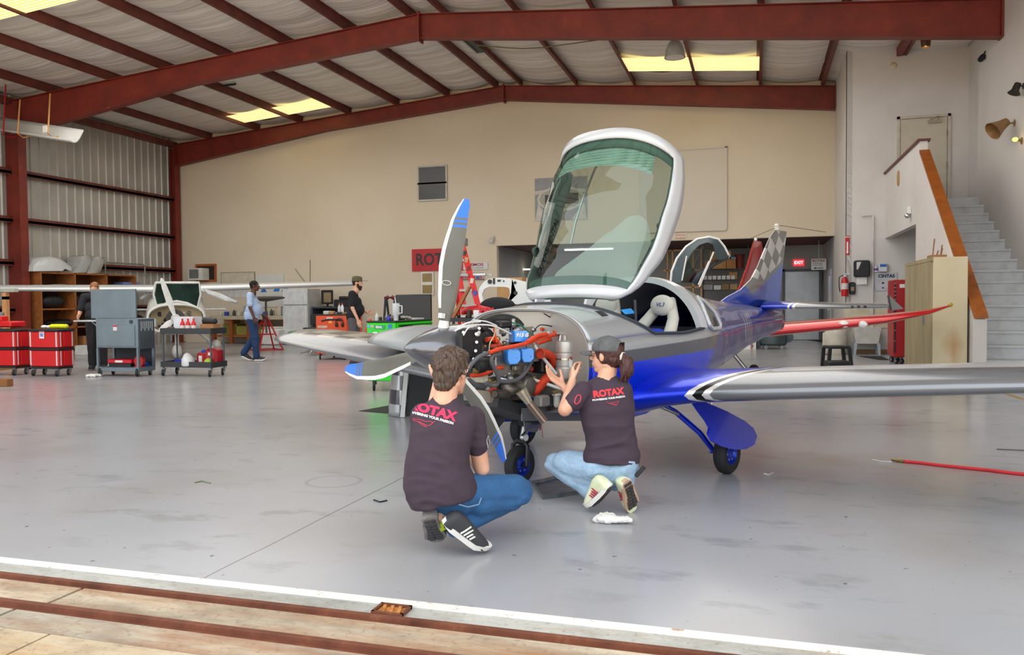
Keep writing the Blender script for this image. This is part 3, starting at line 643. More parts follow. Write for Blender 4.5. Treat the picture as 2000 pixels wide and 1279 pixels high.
for sg in (-1, 1):
    plate('nose_gear_door', [(.93, sg * .14, .53), (.92, sg * .16, .40), (1.03, sg * .17, .38), (1.12, sg * .16, .45), (1.12, sg * .14, .53)], .006, (0, 1, 0), DGREY, ng)
plate('belly_scoop', [E(*q, -.35) for q in [(1236, 792), (1278, 789), (1274, 800), (1262, 808), (1238, 814)]], .5, (0, 1, 0), BLUEP, A)
# ---------------- raised canopy
HG = Vector((1.67, 0, 1.27)); cdv = Vector((.535, 0, .845)); cnv = Vector((-.845, 0, .535))
def cw(s): return interp([(0, .36), (.04, .44), (.10, .495), (.2, .53), (.6, .575), (1.0, .58), (1.3, .54)], s)
def cr(s): return interp([(0, 0), (.2, -.07), (.45, -.15), (.85, -.155), (1.15, -.10), (1.3, -.04)], s)
def cH(s): return interp([(0, .05), (.2, .24), (.45, .40), (.75, .50), (1.0, .50), (1.3, .43)], s)
CL = 1.30
def cp_(s, u, k=0.0):
    t = pi * u; c_, s_ = cos(t), sin(t); n = 2.35
    y = -(cw(s) - k) * math.copysign(abs(c_) ** (2 / n), c_); h = cr(s) + (cH(s) - cr(s) * .0 - k + (0 if s > .1 else 0)) * abs(s_) ** (2 / n)
    return HG + cdv * (s + (.03 * sin(t) if s > 1 else 0)) + cnv * h + Vector((0, y, 0))
us = [0, .03, .06, .09] + [.09 + .82 * i / 22 for i in range(1, 23)] + [.94, .97, 1.0]
ss = [0, .03, .085] + [.085 + 1.13 * i / 18 for i in range(1, 19)] + [1.26, CL]
can = thing('canopy', None, None); can.parent = A
def cgrid(name, mat_, sel, k=0.0, sol=0.0, par=can):
    m = MB(); m.v = [cp_(s, u, k) for s in ss for u in us]; n = len(us)
    for i in range(len(ss) - 1):
        for j in range(n - 1):
            if sel(i, j): m.f.append((i * n + j, i * n + j + 1, (i + 1) * n + j + 1, (i + 1) * n + j)); m.mi.append(0)
    o = m.build(name, mat_, par, smooth=60)
    if sol: q = o.modifiers.new('t', 'SOLIDIFY'); q.thickness = sol; q.offset = 0
    return o
nS, nU = len(ss) - 1, len(us) - 1
def edge(i, j): return i < 2 or i >= nS - 2 or j < 3 or j >= nU - 3
cgrid('canopy_frame', LTGREY, edge, 0, .014)
LIN = M('6f8c89', .7)
cgrid('canopy_lining', LIN, lambda i, j: i < 3 or i >= nS - 3 or j < 3 or j >= nU - 3, .02, .006)
cgrid('canopy_glass', glass('c6d8ce', .3), lambda i, j: not edge(i, j), 0)
g = G('sunshade_fabric'); g.bump(g.math('SINE', g.math('MULTIPLY', g.xyz()[2], 260.0)), .5, .01); SHADE = g.out('c4dcd6', .8)
m = MB(); rows = []
for i in range(14):
    s = 1.00 + .19 * i / 13; rows.append([cp_(s, u, .03 + (.012 if i % 2 else 0)) for u in [.20 + .60 * j / 20 for j in range(21)]])
m.loft(rows, closed=False); m.build('sunshade', SHADE, can, smooth=20)
MB().tube([E(1183, 288, .03), E(1160, 335, .04), E(1138, 390, .05), E(1124, 435, .06), E(1115, 476, .07)], .009, 8).build('pull_rod', CHROME, can)
MB().box(E(1186, 282, .02), (.05, .10, .035), bev=.01).ball(E(1181, 296, .02), .03).build('latch', LTGREY, can)
g = G('pale_translucent'); g.out('f2eef2', .6); g.p.inputs['Alpha'].default_value = .62; PALEM = g.m
rows = []  # pale see-through wedge that follows the inside of the canopy glass
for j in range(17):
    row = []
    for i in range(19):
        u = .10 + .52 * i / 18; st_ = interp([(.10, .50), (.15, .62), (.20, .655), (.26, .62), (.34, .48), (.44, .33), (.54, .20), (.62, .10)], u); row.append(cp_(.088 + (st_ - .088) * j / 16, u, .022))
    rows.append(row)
MB().loft(rows, closed=False).build('pale_panel', PALEM, can, smooth=60)
for (px, py, yl, r) in [(1289, 443, -.50, .034), (1276, 477, -.47, .042), (1270, 500, -.47, .034), (1257, 521, -.45, .036), (1047, 492, .42, .040)]:
    p = E(px, py, yl); m = MB(); m.lathe(p, [(r, 0), (r, .02), (r * .75, .022), (r * .7, .005), (.004, .008)], (-.3, -.9, .1), 18); m.build('air_vent', M('9fb4ac', .4) if r > .04 else M('2f4541', .5), can)
p0, p1 = cp_(.22, .955, .034), cp_(1.0, .955, .034); xd = (p1 - p0).normalized(); yd = cp_(.6, .93, .034) - cp_(.6, .99, .034); yd = (yd - xd * yd.dot(xd)).normalized(); nd = xd.cross(yd)
text('EXPERIMENTAL', .085, M('070b0b', .6), can, cp_(.58, .955, .034) + nd * .022, Matrix((xd, yd, nd)).transposed(), name='lettering', sx=1.0, bold=.001)
for sg, q0, q1 in ((1, (1055, 584), (1052, 612)), (-1, (1153, 584), (1146, 608))):
    a, b = E(*q0, sg * .22), E(*q1, sg * .22)
    plate('hinge_arm', [a + Vector((-.04, 0, 0)), a + Vector((.06, 0, 0)), b + Vector((.02, 0, 0)), b + Vector((-.035, 0, 0))], .02, (0, 1, 0), LTGREY, can)
MB().cyl(E(1240, 586, -.5), E(1243, 650, -.5), .010, 8).build('gas_strut', M('32363c', .4), can)
# hold-open and cockpit details
plate('masking_tape', [E(1213, 606, -.42), E(1232, 603, -.42), E(1241, 612, -.45), E(1221, 614, -.45)], .004, (0, 0, 1), M('2196e8', .6), A)
def seat(yc):
    s_ = thing('pilot_seat', None, None); s_.parent = A
    L_ = M('cfcdc6', .6, var=.05)
    def Q(px, py, yy=0): return E(px, py, yc + yy)
    MB().tube([Vector((2.28, yc - .20, .78)), Vector((2.34, yc - .17, .98)), Vector((2.50, yc - .12, 1.12)), Vector((2.60, yc - .04, 1.26)), Vector((2.62, yc + .04, 1.26)), Vector((2.52, yc + .12, 1.12)), Vector((2.36, yc + .17, .98)), Vector((2.30, yc + .20, .78))], [.055, .052, .046, .045, .045, .046, .052, .055], 12).build('seat_frame', L_, s_)
    m = MB(); rings = []
    for z_, w_, dx in ((.66, .15, 0), (.80, .17, .02), (.92, .17, .05), (.99, .155, .07), (1.03, .12, .085), (1.045, .06, .09)):
        rings.append([Vector((2.30 + dx + .045 * sin(a), yc + w_ * math.copysign(abs(cos(a)) ** .7, cos(a)), z_)) for a in [2 * pi * k / 20 for k in range(20)]])
    m.loft(rings); m.build('back_cushion', M('1f3fc8', .7, var=.06), s_)
    MB().ball((2.50, yc - .02, 1.23), (.05, .105, .085), 20, 12).build('headrest', L_, s_)
    MB().box((2.05, yc, .66), (.5, .42, .10), bev=.04).build('seat_base', M('1f3fc8', .7), s_)
seat(-.27); seat(.27)
text('VL3', .045, M('2a3a8c', .5), A, Vector((2.445, -.30, 1.235)), Matrix((Vector((.25, -.95, 0)).normalized(), Vector((0, 0, 1)), Vector((-.95, -.25, 0)).normalized())).transposed(), shear=.3)
MB().box((1.42, 0, 1.10), (.14, .95, .2), bev=.04).build('instrument_panel', M('1c1f22', .5), A)
# ---------------- engine bay (uncowled)
EN = thing('engine', None, None); EN.parent = A
ORG, ORD, GREYH = M('d8401c', .6, var=.15, sc=20), M('b23a1e', .7, var=.2, sc=20), M('56565a', .6, var=.08)
ALU = M('a5a199', .4, .7, var=.2, sc=25); BLK = M('1d1e20', .5, var=.3, sc=20); BLU = M('1d8ae6', .32, .1, var=.04, coat=.5); DKST = M('77716a', .38, .8, var=.2, sc=12); WTUBE = M('dcdcda', .4, var=.04); BRASS = M('9a8452', .4, .7, var=.2, sc=30)
# firewall with flange
m = MB(); ring = [sect(1.09, 2 * pi * k / 64) for k in range(64)]; inner = [Vector((1.13, p.y * .93, .84 + (p.z - .84) * .93)) for p in ring]
m.loft([ring, [Vector((1.088, p.y * .955, .84 + (p.z - .84) * .955)) for p in ring], inner]); m.f.pop(-2); m.mi.pop(-1) if len(m.mi) > len(m.f) else None
m.build('firewall', M('a6a29b', .4, .5, var=.08, sc=5), A, smooth=30)
m = MB()
for k in range(0, 64, 2):
    m.ball(Vector((1.085, ring[k].y * .975, .84 + (ring[k].z - .84) * .975)), .0035, 5, 3)
m.build('rivet', DARK, A, kind='stuff') if False else None
def pm(px, py, y): return E(px, py, y)
def hose(name, pts, r, mat_, ys, n=12, par=EN, ribs=0):
    P = [pm(q[0], q[1], ys[min(i, len(ys) - 1)]) for i, q in enumerate(pts)]
    # smooth through points
    out = []
    for i in range(len(P) - 1):
        a, b, c, d = P[max(i - 1, 0)], P[i], P[i + 1], P[min(i + 2, len(P) - 1)]
        for k in range(6 if not ribs else ribs):
            t = k / (6 if not ribs else ribs); out.append(.5 * ((2 * b) + (c - a) * t + (2 * a - 5 * b + 4 * c - d) * t * t + (3 * b - a - 3 * c + d) * t ** 3))
    out.append(P[-1]); rr = r if not ribs else [r * (1 + (.12 if i % 2 else -.05)) for i in range(len(out))]
    return MB().tube(out, rr, n).build(name, mat_, par, smooth=50)
MB().box((.80, 0, .84), (.42, .34, .26), bev=.04).build('crankcase', ALU, EN)
m = MB(); m.lathe((.50, 0, .955), [(.05, 0), (.15, .01), (.165, .05), (.17, .16), (.14, .2)], AXP, 24); gb = m.build('gearbox', BLK, EN)
for k in range(10):
    a = 2 * pi * k / 10; MB().cyl(Vector((.60, .150 * sin(a), .955 + .150 * cos(a))), Vector((.585, .150 * sin(a), .955 + .150 * cos(a))), .012, 8).build('bolt_head', ALU, gb)
MB().box(pm(917, 670, -.16), (.20, .05, .19), bev=.02).build('gear_cover', BLK, EN)
for q in ((930, 652), (931, 668), (929, 685), (925, 701), (905, 649), (936, 641)): MB().cyl(pm(*q, -.185), pm(*q, -.20), .0095, 8).build('bolt_head', CHROME, EN)
def cover(c, w_, h_, yl, txt=None, pent=False):
    p = pm(*c, yl); d = .11
    R = rotm(0, 0, -36)
    m = MB()
    if pent: poly = [(-w_ / 2, h_ * .35), (-w_ * .38, h_ / 2), (w_ * .38, h_ / 2), (w_ / 2, h_ * .35), (w_ / 2, -h_ * .22), (w_ * .22, -h_ / 2), (-w_ * .34, -h_ / 2), (-w_ / 2, -h_ * .2)]
    else: poly = [(-w_ / 2, -h_ / 2), (w_ / 2, -h_ / 2), (w_ / 2, h_ * .42), (w_ * .42, h_ / 2), (-w_ * .42, h_ / 2), (-w_ / 2, h_ * .42)]
    m.loft([[p + R @ Vector((u * k, v_, w * k)) for u, w in poly] for k, v_ in ((.86, -.03), (.97, -.022), (1, -.008), (1, d))])
    o = m.build('rocker_cover', BLU, EN, smooth=30)
    MB().cyl(p + Vector((0, -.03, -.005)), p + Vector((0, -.036, -.005)), .006, 8).build('bolt_head', CHROME, o)
    if txt: text(txt, .034, WHITE, o, p + R @ Vector((.005, -.031, .01)), R @ RF, bold=.001, ext=.001, shear=.25)
cover((1016, 657), .10, .072, -.24, '915 iS'); cover((1002, 697), .092, .098, -.27, None, True); cover((1029, 694), .088, .094, -.27, None, True)
for i, (px, py, yl) in enumerate(((995, 690, -.14), (1020, 688, -.14), (1010, 655, -.1))):
    m = MB()
    for k in range(6): m.box(pm(px, py, yl) + Vector((0, -.09 + .022 * k, 0)), (.12, .010, .12), bev=.01)
    m.build('cylinder', ALU, EN)
hose('intake_manifold', [(942, 632), (962, 624), (985, 622), (1005, 628), (1016, 640)], .035, BLK, [-.05, -.05, -.08, -.1, -.12])
MB().box(pm(978, 633, -.08), (.16, .12, .05), rz=.1, bev=.02).build('airbox', BLK, EN)
hose('oil_cooler_hose', [(955, 689), (978, 681), (1005, 676), (1032, 669), (1062, 659), (1090, 652)], .0125, ORG, [-.34, -.34, -.33, -.32, -.3, -.28])
hose('oil_cooler_hose', [(1030, 668), (1050, 656), (1068, 653)], .0145, ORG, [-.335, -.32, -.3])
hose('coolant_line', [(1057, 643), (1075, 641), (1092, 636), (1105, 627)], .0125, ORG, [-.15, -.15, -.13, -.12])
hose('coolant_line', [(1082, 648), (1098, 643), (1112, 643), (1125, 648)], .012, ORG, [-.25])
hose('coolant_line', [(1048, 672), (1062, 667), (1080, 660)], .012, ORG, [-.22])
hose('coolant_line', [(1041, 672), (1040, 690), (1046, 700)], .014, ORD, [-.2])
hose('heat_sleeve', [(950, 664), (962, 662), (972, 668)], .015, ORG, [-.18]); hose('heat_sleeve', [(965, 640), (967, 655), (970, 668)], .008, ORG, [-.2])
hose('turbo_oil_hose', [(920, 733), (934, 733), (950, 729), (964, 721), (982, 717)], .012, ORG, [-.20])
hose('coolant_hose', [(976, 692), (962, 696), (961, 708), (968, 724), (974, 740), (970, 751), (958, 752), (950, 748)], .0135, GREYH, [-.32, -.34, -.34, -.33, -.32, -.3, -.28])
hose('coolant_hose', [(914, 722), (922, 710), (934, 698), (946, 692), (956, 689)], .013, GREYH, [-.28, -.3, -.32, -.33])
hose('coolant_hose', [(975, 744), (992, 745), (1010, 741), (1026, 727), (1036, 710), (1040, 695)], .0135, GREYH, [-.30, -.30, -.28, -.27, -.25, -.22])
hose('coolant_hose', [(916, 742), (930, 752), (948, 754)], .016, GREYH, [-.2])
m = MB(); p = pm(947, 711, -.27); m.lathe(p, [(.036, -.05), (.04, -.045), (.04, -.02), (.036, -.015), (.04, -.01), (.04, .05)], Vector((-.9, .3, .05)), 24); m.build('oil_filter', BLK, EN)
m = MB(); p = pm(1023, 752, -.24); m.lathe(p, [(.02, -.07), (.056, -.06), (.063, -.045), (.063, .12), (.05, .14)], Vector((0, 1, .1)), 28); m.build('muffler', DKST, EN)
hose('exhaust_collector', [(1022, 757), (1003, 762), (988, 757), (980, 750)], .042, DKST, [-.2, -.2, -.18, -.12])
p, q = pm(990, 770, -.20), pm(966, 769, -.26); m = MB(); m.tube([p, q], [.03, .026], 18, caps=False); m.tube([q, p], [.022, .026], 18); m.build('wastegate_outlet', DKST, EN)
p0, p1, p2 = pm(1017, 762, -.29), pm(1034, 787, -.33), pm(1063, 823, -.40)
m = MB(); m.tube([p0, p1], [.042, .024], 20); m.build('exhaust_cone', M('c8bfa8', .3, .8, var=.15), EN)
m = MB(); m.tube([p1, p2], .0275, 20, caps=False); m.tube([p2, p1], .0235, 20, caps=False); m.build('tailpipe', M('8a7a70', .33, .9, var=.12, sc=8), EN)
# oil tank
p = pm(1105, 700, -.33); m = MB(); r = .074
m.lathe(p, [(.02, -.15), (.05, -.145), (r - .004, -.13), (r, -.12), (r, -.062), (r * .97, -.058), (r * .97, -.05), (r, -.046), (r, .03), (r * .97, .034), (r * .97, .042), (r, .046), (r, .095), (r * .9, .115), (.03, .125), (.03, .155), (.022, .16)], (0, 0, 1), 32)
tk = m.build('oil_tank', M('b9b6b0', .42, .6, var=.08, sc=8), EN, smooth=28); MB().lathe(p, [(r + .003, -.005), (r + .003, .005)], (0, 0, 1), 32, caps=False).build('clamp_band', CHROME, tk)
lb = MB(); rows = [[p + Vector(((r + .0015) * sin(a), -(r + .0015) * cos(a), z_)) for a in [-.62 + .7 * k / 8 + 0 for k in range(9)]] for z_ in (.012, -.055)]
lb.loft(rows, closed=False); lb.build('tank_label', WHITE, tk, smooth=60)
rows = [[p + Vector(((r + .002) * sin(a), -(r + .002) * cos(a), z_)) for a in [-.62 + .7 * k / 8 for k in range(9)]] for z_ in (.014, -.004)]
m = MB(); m.loft(rows, closed=False); m.build('label_stripe', RED, tk, smooth=60)
# coolant bottle with blue lid
p = pm(1074, 693, -.15); MB().lathe(p, [(.04, -.07), (.045, -.06), (.045, .05), (.04, .06)], n=20).build('coolant_bottle', M('c9cdd6', .3, var=.03), EN)
MB().lathe(p, [(.047, .05), (.047, .075), (.04, .08)], n=20).build('bottle_lid', M('2350b0', .4), EN)
# orange intake elbow and ribbed duct
hose('intake_duct', [(1057, 690), (1066, 690), (1077, 697), (1082, 712), (1083, 725)], .028, ORG, [-.30, -.29, -.27, -.25, -.22], 18)
p = pm(1056, 690, -.305); q = pm(1066, 690, -.29); dv = (p - q).normalized(); m = MB(); m.lathe(p - dv * .01, [(.034, 0), (.036, .014), (.028, .016), (.024, -.03), (.002, -.032)], dv, 22); m.build('duct_mouth', ORD, EN)
hose('scat_duct', [(1083, 722), (1074, 734), (1062, 744), (1052, 757), (1040, 768)], .028, ORG, [-.22, -.24, -.25, -.25, -.24], 18, ribs=9)
# mount tubes
for pts, ys in (([(1041, 671), (1062, 700), (1086, 730)], [-.22, -.27, -.30]), ([(1034, 739), (1065, 749), (1102, 762)], [-.22, -.26, -.34]), ([(1027, 716), (1026, 730), (1034, 739)], [-.2, -.22]), ([(1086, 640), (1074, 648), (1060, 658)], [-.2])):
    hose('mount_tube', pts, .0115, WTUBE, ys)
m = MB(); m.lathe(pm(1031, 737, -.23), [(.02, -.02), (.028, -.015), (.028, .02)], (0, 1, 0), 16); m.build('mount_bush', BLK, EN)
# fuel filter, regulator, pumps, black boxes
p = pm(1087, 779, -.36); fb_ = MB().lathe(p, [(.012, -.055), (.018, -.048), (.022, -.04), (.022, .02), (.03, .024), (.03, .035), (.02, .04)], n=18).build('fuel_filter_bowl', M('d0cfc9', .2, .3), EN)
MB().box(p + Vector((0, 0, .045)), (.07, .03, .02), bev=.006).build('filter_head', BRASS, fb_)
MB().box(pm(1058, 783, -.33), (.10, .07, .075), bev=.01).build('voltage_regulator', M('8d8c88', .5, .3), EN)
MB().box(pm(1078, 783, -.26), (.10, .06, .08), bev=.01).build('relay_box', BLK, EN)
MB().box(pm(1055, 712, -.18), (.10, .12, .11), bev=.012).build('battery_box', BLK, EN)
for q, r_, mt in (((1134, 686), .022, BRASS), ((1136, 698), .026, BRASS), ((1132, 674), .016, BRASS), ((1140, 707), .018, BRASS)):
    MB().lathe(pm(*q, -.36), [(r_ * .6, -.02), (r_, -.015), (r_, 0), (r_ * .8, .004), (r_, .01), (r_ * .7, .02)], n=14).build('pressure_fitting', mt, EN)
MB().box(pm(1129, 710, -.38), (.03, .02, .03)).build('sensor_block', WHITE, EN)
m = MB(); m.box(pm(1054, 627, -.02), (.05, .05, .05), bev=.008); m.build('ignition_module', M('1f57c0', .4), EN); MB().box(pm(1053, 617, -.02), (.05, .04, .04), bev=.01).build('plug_cap', BLK, EN)
MB().lathe(pm(1001, 631, -.12), [(.03, -.02), (.032, .0), (.02, .01), (.012, .03)], Vector((0, -.4, .9)), 18).build('filler_cap', ALU, EN)
MB().lathe(pm(1116, 632, -.28), [(.022, 0), (.022, .015), (.015, .02)], Vector((-1, -.3, 0)), 16).build('grommet', WHITE, EN); MB().lathe(pm(1106, 626, -.2), [(.022, 0), (.022, .015), (.015, .02)], Vector((-1, -.3, 0)), 16).build('grommet', WHITE, EN)
hose('steel_line', [(1125, 650), (1130, 656), (1122, 664), (1110, 672)], .007, CHROME, [-.3]); hose('steel_line', [(1086, 652), (1094, 652), (1093, 666)], .008, CHROME, [-.3])
hose('brass_line', [(1103, 660), (1112, 652), (1125, 654), (1131, 668)], .006, BRASS, [-.33])
# wiring
rng = random.Random(4)
for pts, mt, r_ in (([(888, 646), (910, 637), (935, 634), (965, 637), (998, 652)], WTUBE, .0055), ([(893, 640), (915, 630), (938, 628)], WTUBE, .006), ([(955, 688), (957, 670), (965, 655), (968, 638)], M('c9c6a0', .5), .004), ([(1000, 630), (1018, 636), (1032, 648), (1046, 658)], M('1f7a5a', .5), .005), ([(925, 625), (950, 628), (970, 636)], WTUBE, .005), ([(1040, 650), (1052, 636), (1066, 635), (1090, 640)], BLK, .004), ([(1062, 612), (1078, 622), (1088, 632)], BLK, .004), ([(1050, 765), (1064, 752), (1085, 748), (1100, 752)], BLK, .003), ([(905, 655), (915, 640), (930, 636)], WTUBE, .005)):
    hose('wire', pts, r_, mt, [-.2, -.22, -.22, -.24], 6)
small = [ALU, BLK, WTUBE, BRASS, BLK, STEEL, ALU, ORD]
for k in range(80):
    a = rng.uniform(0, 1); px = 925 + 120 * rng.random(); py = 640 + (55 if px < 1000 else 30) * rng.random() + (70 if k % 3 == 0 else 0); yl = -.12 - .08 * rng.random()
    c = pm(px, py, yl); s_ = .008 + .013 * rng.random()
    m = MB()
    if k % 2: m.lathe(c, [(s_ * .5, -s_ * 1.6), (s_, -s_ * 1.4), (s_, s_), (s_ * .5, s_ * 1.4)], (rng.uniform(-1, 1), -1, rng.uniform(-.5, .5)), 10)
    else: m.box(c, (s_ * 2.6, s_ * 1.5, s_ * 1.6), rz=rng.uniform(0, 2), bev=.004)
    m.build('bolt_boss' if k % 2 else 'bracket', small[k % 8], EN)
MB().box((.80, -.02, .66), (.40, .30, .14), bev=.04).build('oil_sump', DKST, EN)
MB().prism([(.60, .60), (1.08, .44), (1.08, .52), (.62, .66)], -.2, .25, 'y').build('engine_tray', M('2a2b2d', .6), EN)
plate('lower_cowl_edge', [E(*q, -.22) for q in [(1020, 797), (1068, 797), (1130, 806), (1146, 822), (1020, 822)]], .01, (0, 1, 0), M('6b6e74', .4, .3), A)
# ---------------- upper cowling lying on the far wing, lower cowling stood on a mat
UCG = M('9a9ea1', .4, .1, var=.04, coat=.2)
q0, q1 = E(676, 700, 2.6), E(880, 700, 1.05)
m = MB(); rows = []
for i in range(15):
    t = i / 14; cx_ = 1.75 + .05 * t; yy = 2.55 - 1.55 * t; hh = .02 + .20 * sin(pi * min(1, .12 + t * .85)) ** .8; w_ = .34 + .18 * sin(pi * t * .8)
    rows.append([Vector((cx_ - w_ * cos(a) * .9 + .35, yy, .66 + yy * .08 + .02 + hh * sin(a))) for a in [pi * k / 14 for k in range(15)]])
m.loft(rows, closed=False); o = m.build('engine_cowling', UCG, None, smooth=60); o.location = AO; o.rotation_euler = (0, 0, ATH); tag(o, 'curved pale grey upper cowling laid across the far wing behind the spinner', 'cowling')
q = o.modifiers.new('t', 'SOLIDIFY'); q.thickness = .012
cl_ = thing('engine_cowling', 'silver cowling with dark check pattern standing on end on a black mat', 'cowling', tuple(fl(805, 806) + Vector((0, 0, .006))), radians(16.7 - 6))
g = G('check_paint'); ck = g.node('ShaderNodeTexChecker'); g.put(ck.inputs[0], g.mp((1, .001, 1), (.055, .3, .03))); ck.inputs[3].default_value = 6.2; ck.inputs[1].default_value = lin('3a3c42'); ck.inputs[2].default_value = lin('b4b7ba'); CHK = g.out(ck.outputs[0], .25, .3, coat=.6)
m = MB(); rows = []
for i in range(13):
    z_ = .62 * i / 12; k = 1 - .10 * (z_ / .62) ** 2
    rows.append([Vector((.03 - .29 * k * cos(a) + z_ * .07, -.05 + .34 * k * sin(a), z_)) for a in [-pi * .42 + pi * .92 * j / 18 for j in range(19)]])
m.loft(rows, closed=False); o = m.build('shell', CHK, cl_, smooth=60); q = o.modifiers.new('t', 'SOLIDIFY'); q.thickness = .01
m = MB(); a_, b_ = rows[0][0], rows[-1][0]; m.prism([(0, 0), (.05, 0), (.05, .62), (0, .62)], -.01, .01, 'y'); m.v = [Vector((p.x - .045 + p.z * .1, p.y - .385, p.z)) for p in m.v]; m.build('flange', WHITE, cl_)
MB().add([(.01, -.36, .0), (.36, -.30, 0), (.40, -.30, .52), (.07, -.36, .60)], [(0, 1, 2, 3)]).bx(.30, .34, -.31, .2, 0, .5).build('inner_bracket', M('303336', .6), cl_)
MB().box((.24, -.34, .50), (.07, .02, .07)).build('red_tag', RED, cl_)
p = fl(700, 803); q = fl(850, 800); m = MB(); m.add([p, fl(760, 792), fl(905, 770), fl(905, 812), fl(762, 808)], [(0, 1, 2, 3, 4)]); m.v = [v + Vector((0, 0, .0)) for v in m.v]; m.v += [v + Vector((0, 0, .004)) for v in m.v]; m.f += [(9, 8, 7, 6, 5)] + [(i, (i + 1) % 5, (i + 1) % 5 + 5, i + 5) for i in range(5)]; m.mi = [0] * len(m.f)
o = m.build('rubber_mat', M('131415', .7), None, label='thin black mat under the stood-up checked cowling', cat='mat')
# ================================================================ red aircraft behind
BO, BTH = dep(1335, 640, 12.2), radians(70)
B = thing('light_aircraft', 'red low-wing light aircraft parked behind with its canopy tipped up', 'aircraft', (BO.x, BO.y, 0), BTH)
REDP = M('c80a16', .2, .25, var=.06, coat=.9)
g = G('red_wing'); x, y, z = g.xyz(); c = g.mix(g.step(g.math('MULTIPLY_ADD', y, -.02, g.math('SUBTRACT', x, 0)), .34, .03), REDP.node_tree.nodes['Principled BSDF'].inputs['Base Color'].default_value[:] , 'a09d96'); c = g.mix(g.math('SUBTRACT', 1.0, g.step(x, .5, .02)), c, 'c20812'); REDW = g.out(c, .2, .2, coat=.9)
for sg in (-1, 1):
    w_ = airfoil_part('wing', [(sg * .35, .02, .68, 1.4, .17), (sg * .86, .05, .76, 1.25, .16), (sg * 2.2, .1, .90, 1.05, .15), (sg * 2.8, .14, .98, .9, .14), (sg * 3.3, .25, 1.08, .6, .11), (sg * 3.5, .38, 1.16, .3, .1)], REDW, B)
    for yy in (2.28, 2.52):
        MB().ball((.132, sg * yy, .925), (.022, .075 if yy < 2.4 else .06, .048), 16, 10).build('landing_light', M('d9dad8', .15, .2), w_)
    MB().ball((.44, sg * 3.51, 1.18), (.05, .03, .03)).build('position_light', M('b79a3a', .2), w_)
rows = []; m = MB()
for x, w_, t_, b_ in ((-1.6, .12, 1.05, .85), (-1.2, .42, 1.14, .62), (-.4, .5, 1.2, .5), (.5, .56, 1.22, .48), (1.3, .5, 1.18, .55), (2.2, .3, 1.16, .75), (3.4, .1, 1.2, .95)):
    rows.append([Vector((x, -w_ * cos(2 * pi * k / 24), (t_ + b_) / 2 + (t_ - b_) / 2 * sin(2 * pi * k / 24))) for k in range(24)])
m.loft(rows); m.build('fuselage_shell', (lambda g: g.out(g.mix(g.step(g.noise(1.2, 1, vec=g.mp((.6, .6, 2.4))), .5, .03), 'b8141c', '5d554e'), .2, .3, coat=.8))(G('red_swirl_paint')), B)
fn = [(0, 1.3, 1.12, 1.9, .05), (0, 1.8, 1.26, 1.5, .05), (0, 2.2, 1.45, 1.2, .06), (0, 2.6, 1.85, .8, .08), (0, 2.9, 2.26, .5, .09), (0, 2.95, 2.33, .4, .05)]
airfoil_part('tail_fin', fn, REDP, B, vertical=True); MB().ball((3.05, 0, 2.35), .03).build('beacon', WHITE, B)
# its canopy
cb = thing('canopy', None, None); cb.parent = B
def BP(px, py, D): p = dep(px, py, D) - Vector((BO.x, BO.y, 0)); return Matrix.Rotation(-BTH, 3, 'Z') @ p
outer = [(1310, 552), (1312, 530), (1322, 505), (1340, 482), (1362, 467), (1385, 463), (1403, 467), (1415, 482), (1424, 500), (1421, 504)]
inner = [(1330, 552), (1336, 530), (1342, 510), (1352, 492), (1366, 478), (1382, 473), (1392, 477), (1396, 490), (1398, 504), (1404, 508)]
m = MB(); D0 = 12.7
a = [BP(*q, D0) for q in outer]; b = [BP(*q, D0 - .15) for q in inner]; n = len(a)
m.add(a + b + [p + Vector((.05, .02, 0)) for p in a] + [p + Vector((.05, .02, 0)) for p in b], [(i, i + 1, n + i + 1, n + i) for i in range(n - 1)] + [(2 * n + i, 3 * n + i, 3 * n + i + 1, 2 * n + i + 1) for i in range(n - 1)])
m.build('canopy_frame', M('3e4c52', .5), cb); MB().tube(a, .02, 8).build('canopy_edge', WHITE, cb)
m = MB(); m.add([BP(*q, D0) for q in [(1330, 552), (1336, 530), (1342, 508), (1362, 535), (1350, 552)]], [(0, 1, 2, 3, 4)]); m.add([BP(*q, D0 - .05) for q in [(1350, 552), (1362, 530), (1395, 508), (1424, 498), (1421, 506), (1395, 520), (1372, 540), (1362, 556)]], [tuple(range(8))]); o = m.build('canopy_skirt', M('3e4c52', .5), cb); q = o.modifiers.new('t', 'SOLIDIFY'); q.thickness = .03
gpts = b + [BP(*q, D0) for q in [(1395, 520), (1372, 540), (1350, 552)]]
m = MB(); m.add(gpts, [tuple(range(len(gpts)))]); m.build('canopy_glass', glass('c5d2c2', .5), cb)
for pa, pb in (((1341, 500), (1332, 548)), ((1394, 492), (1366, 560)), ((1385, 510), (1364, 556))): MB().cyl(BP(*pa, D0 - .3), BP(*pb, D0 - .3), .012, 8).build('gas_strut', WHITE, cb)
MB().cyl((-.9, 0, .13), (-.9, 0, .62), .03).build('gear_leg', STEEL, B); wheel(B, (-.9, 0, .14), .14, .09, STEEL)
for sg in (-1, 1): MB().cyl((.5, sg * .85, .14), (.4, sg * .5, .6), .03).build('gear_leg', STEEL, B); wheel(B, (.5, sg * .9, .15), .15, .09, STEEL)
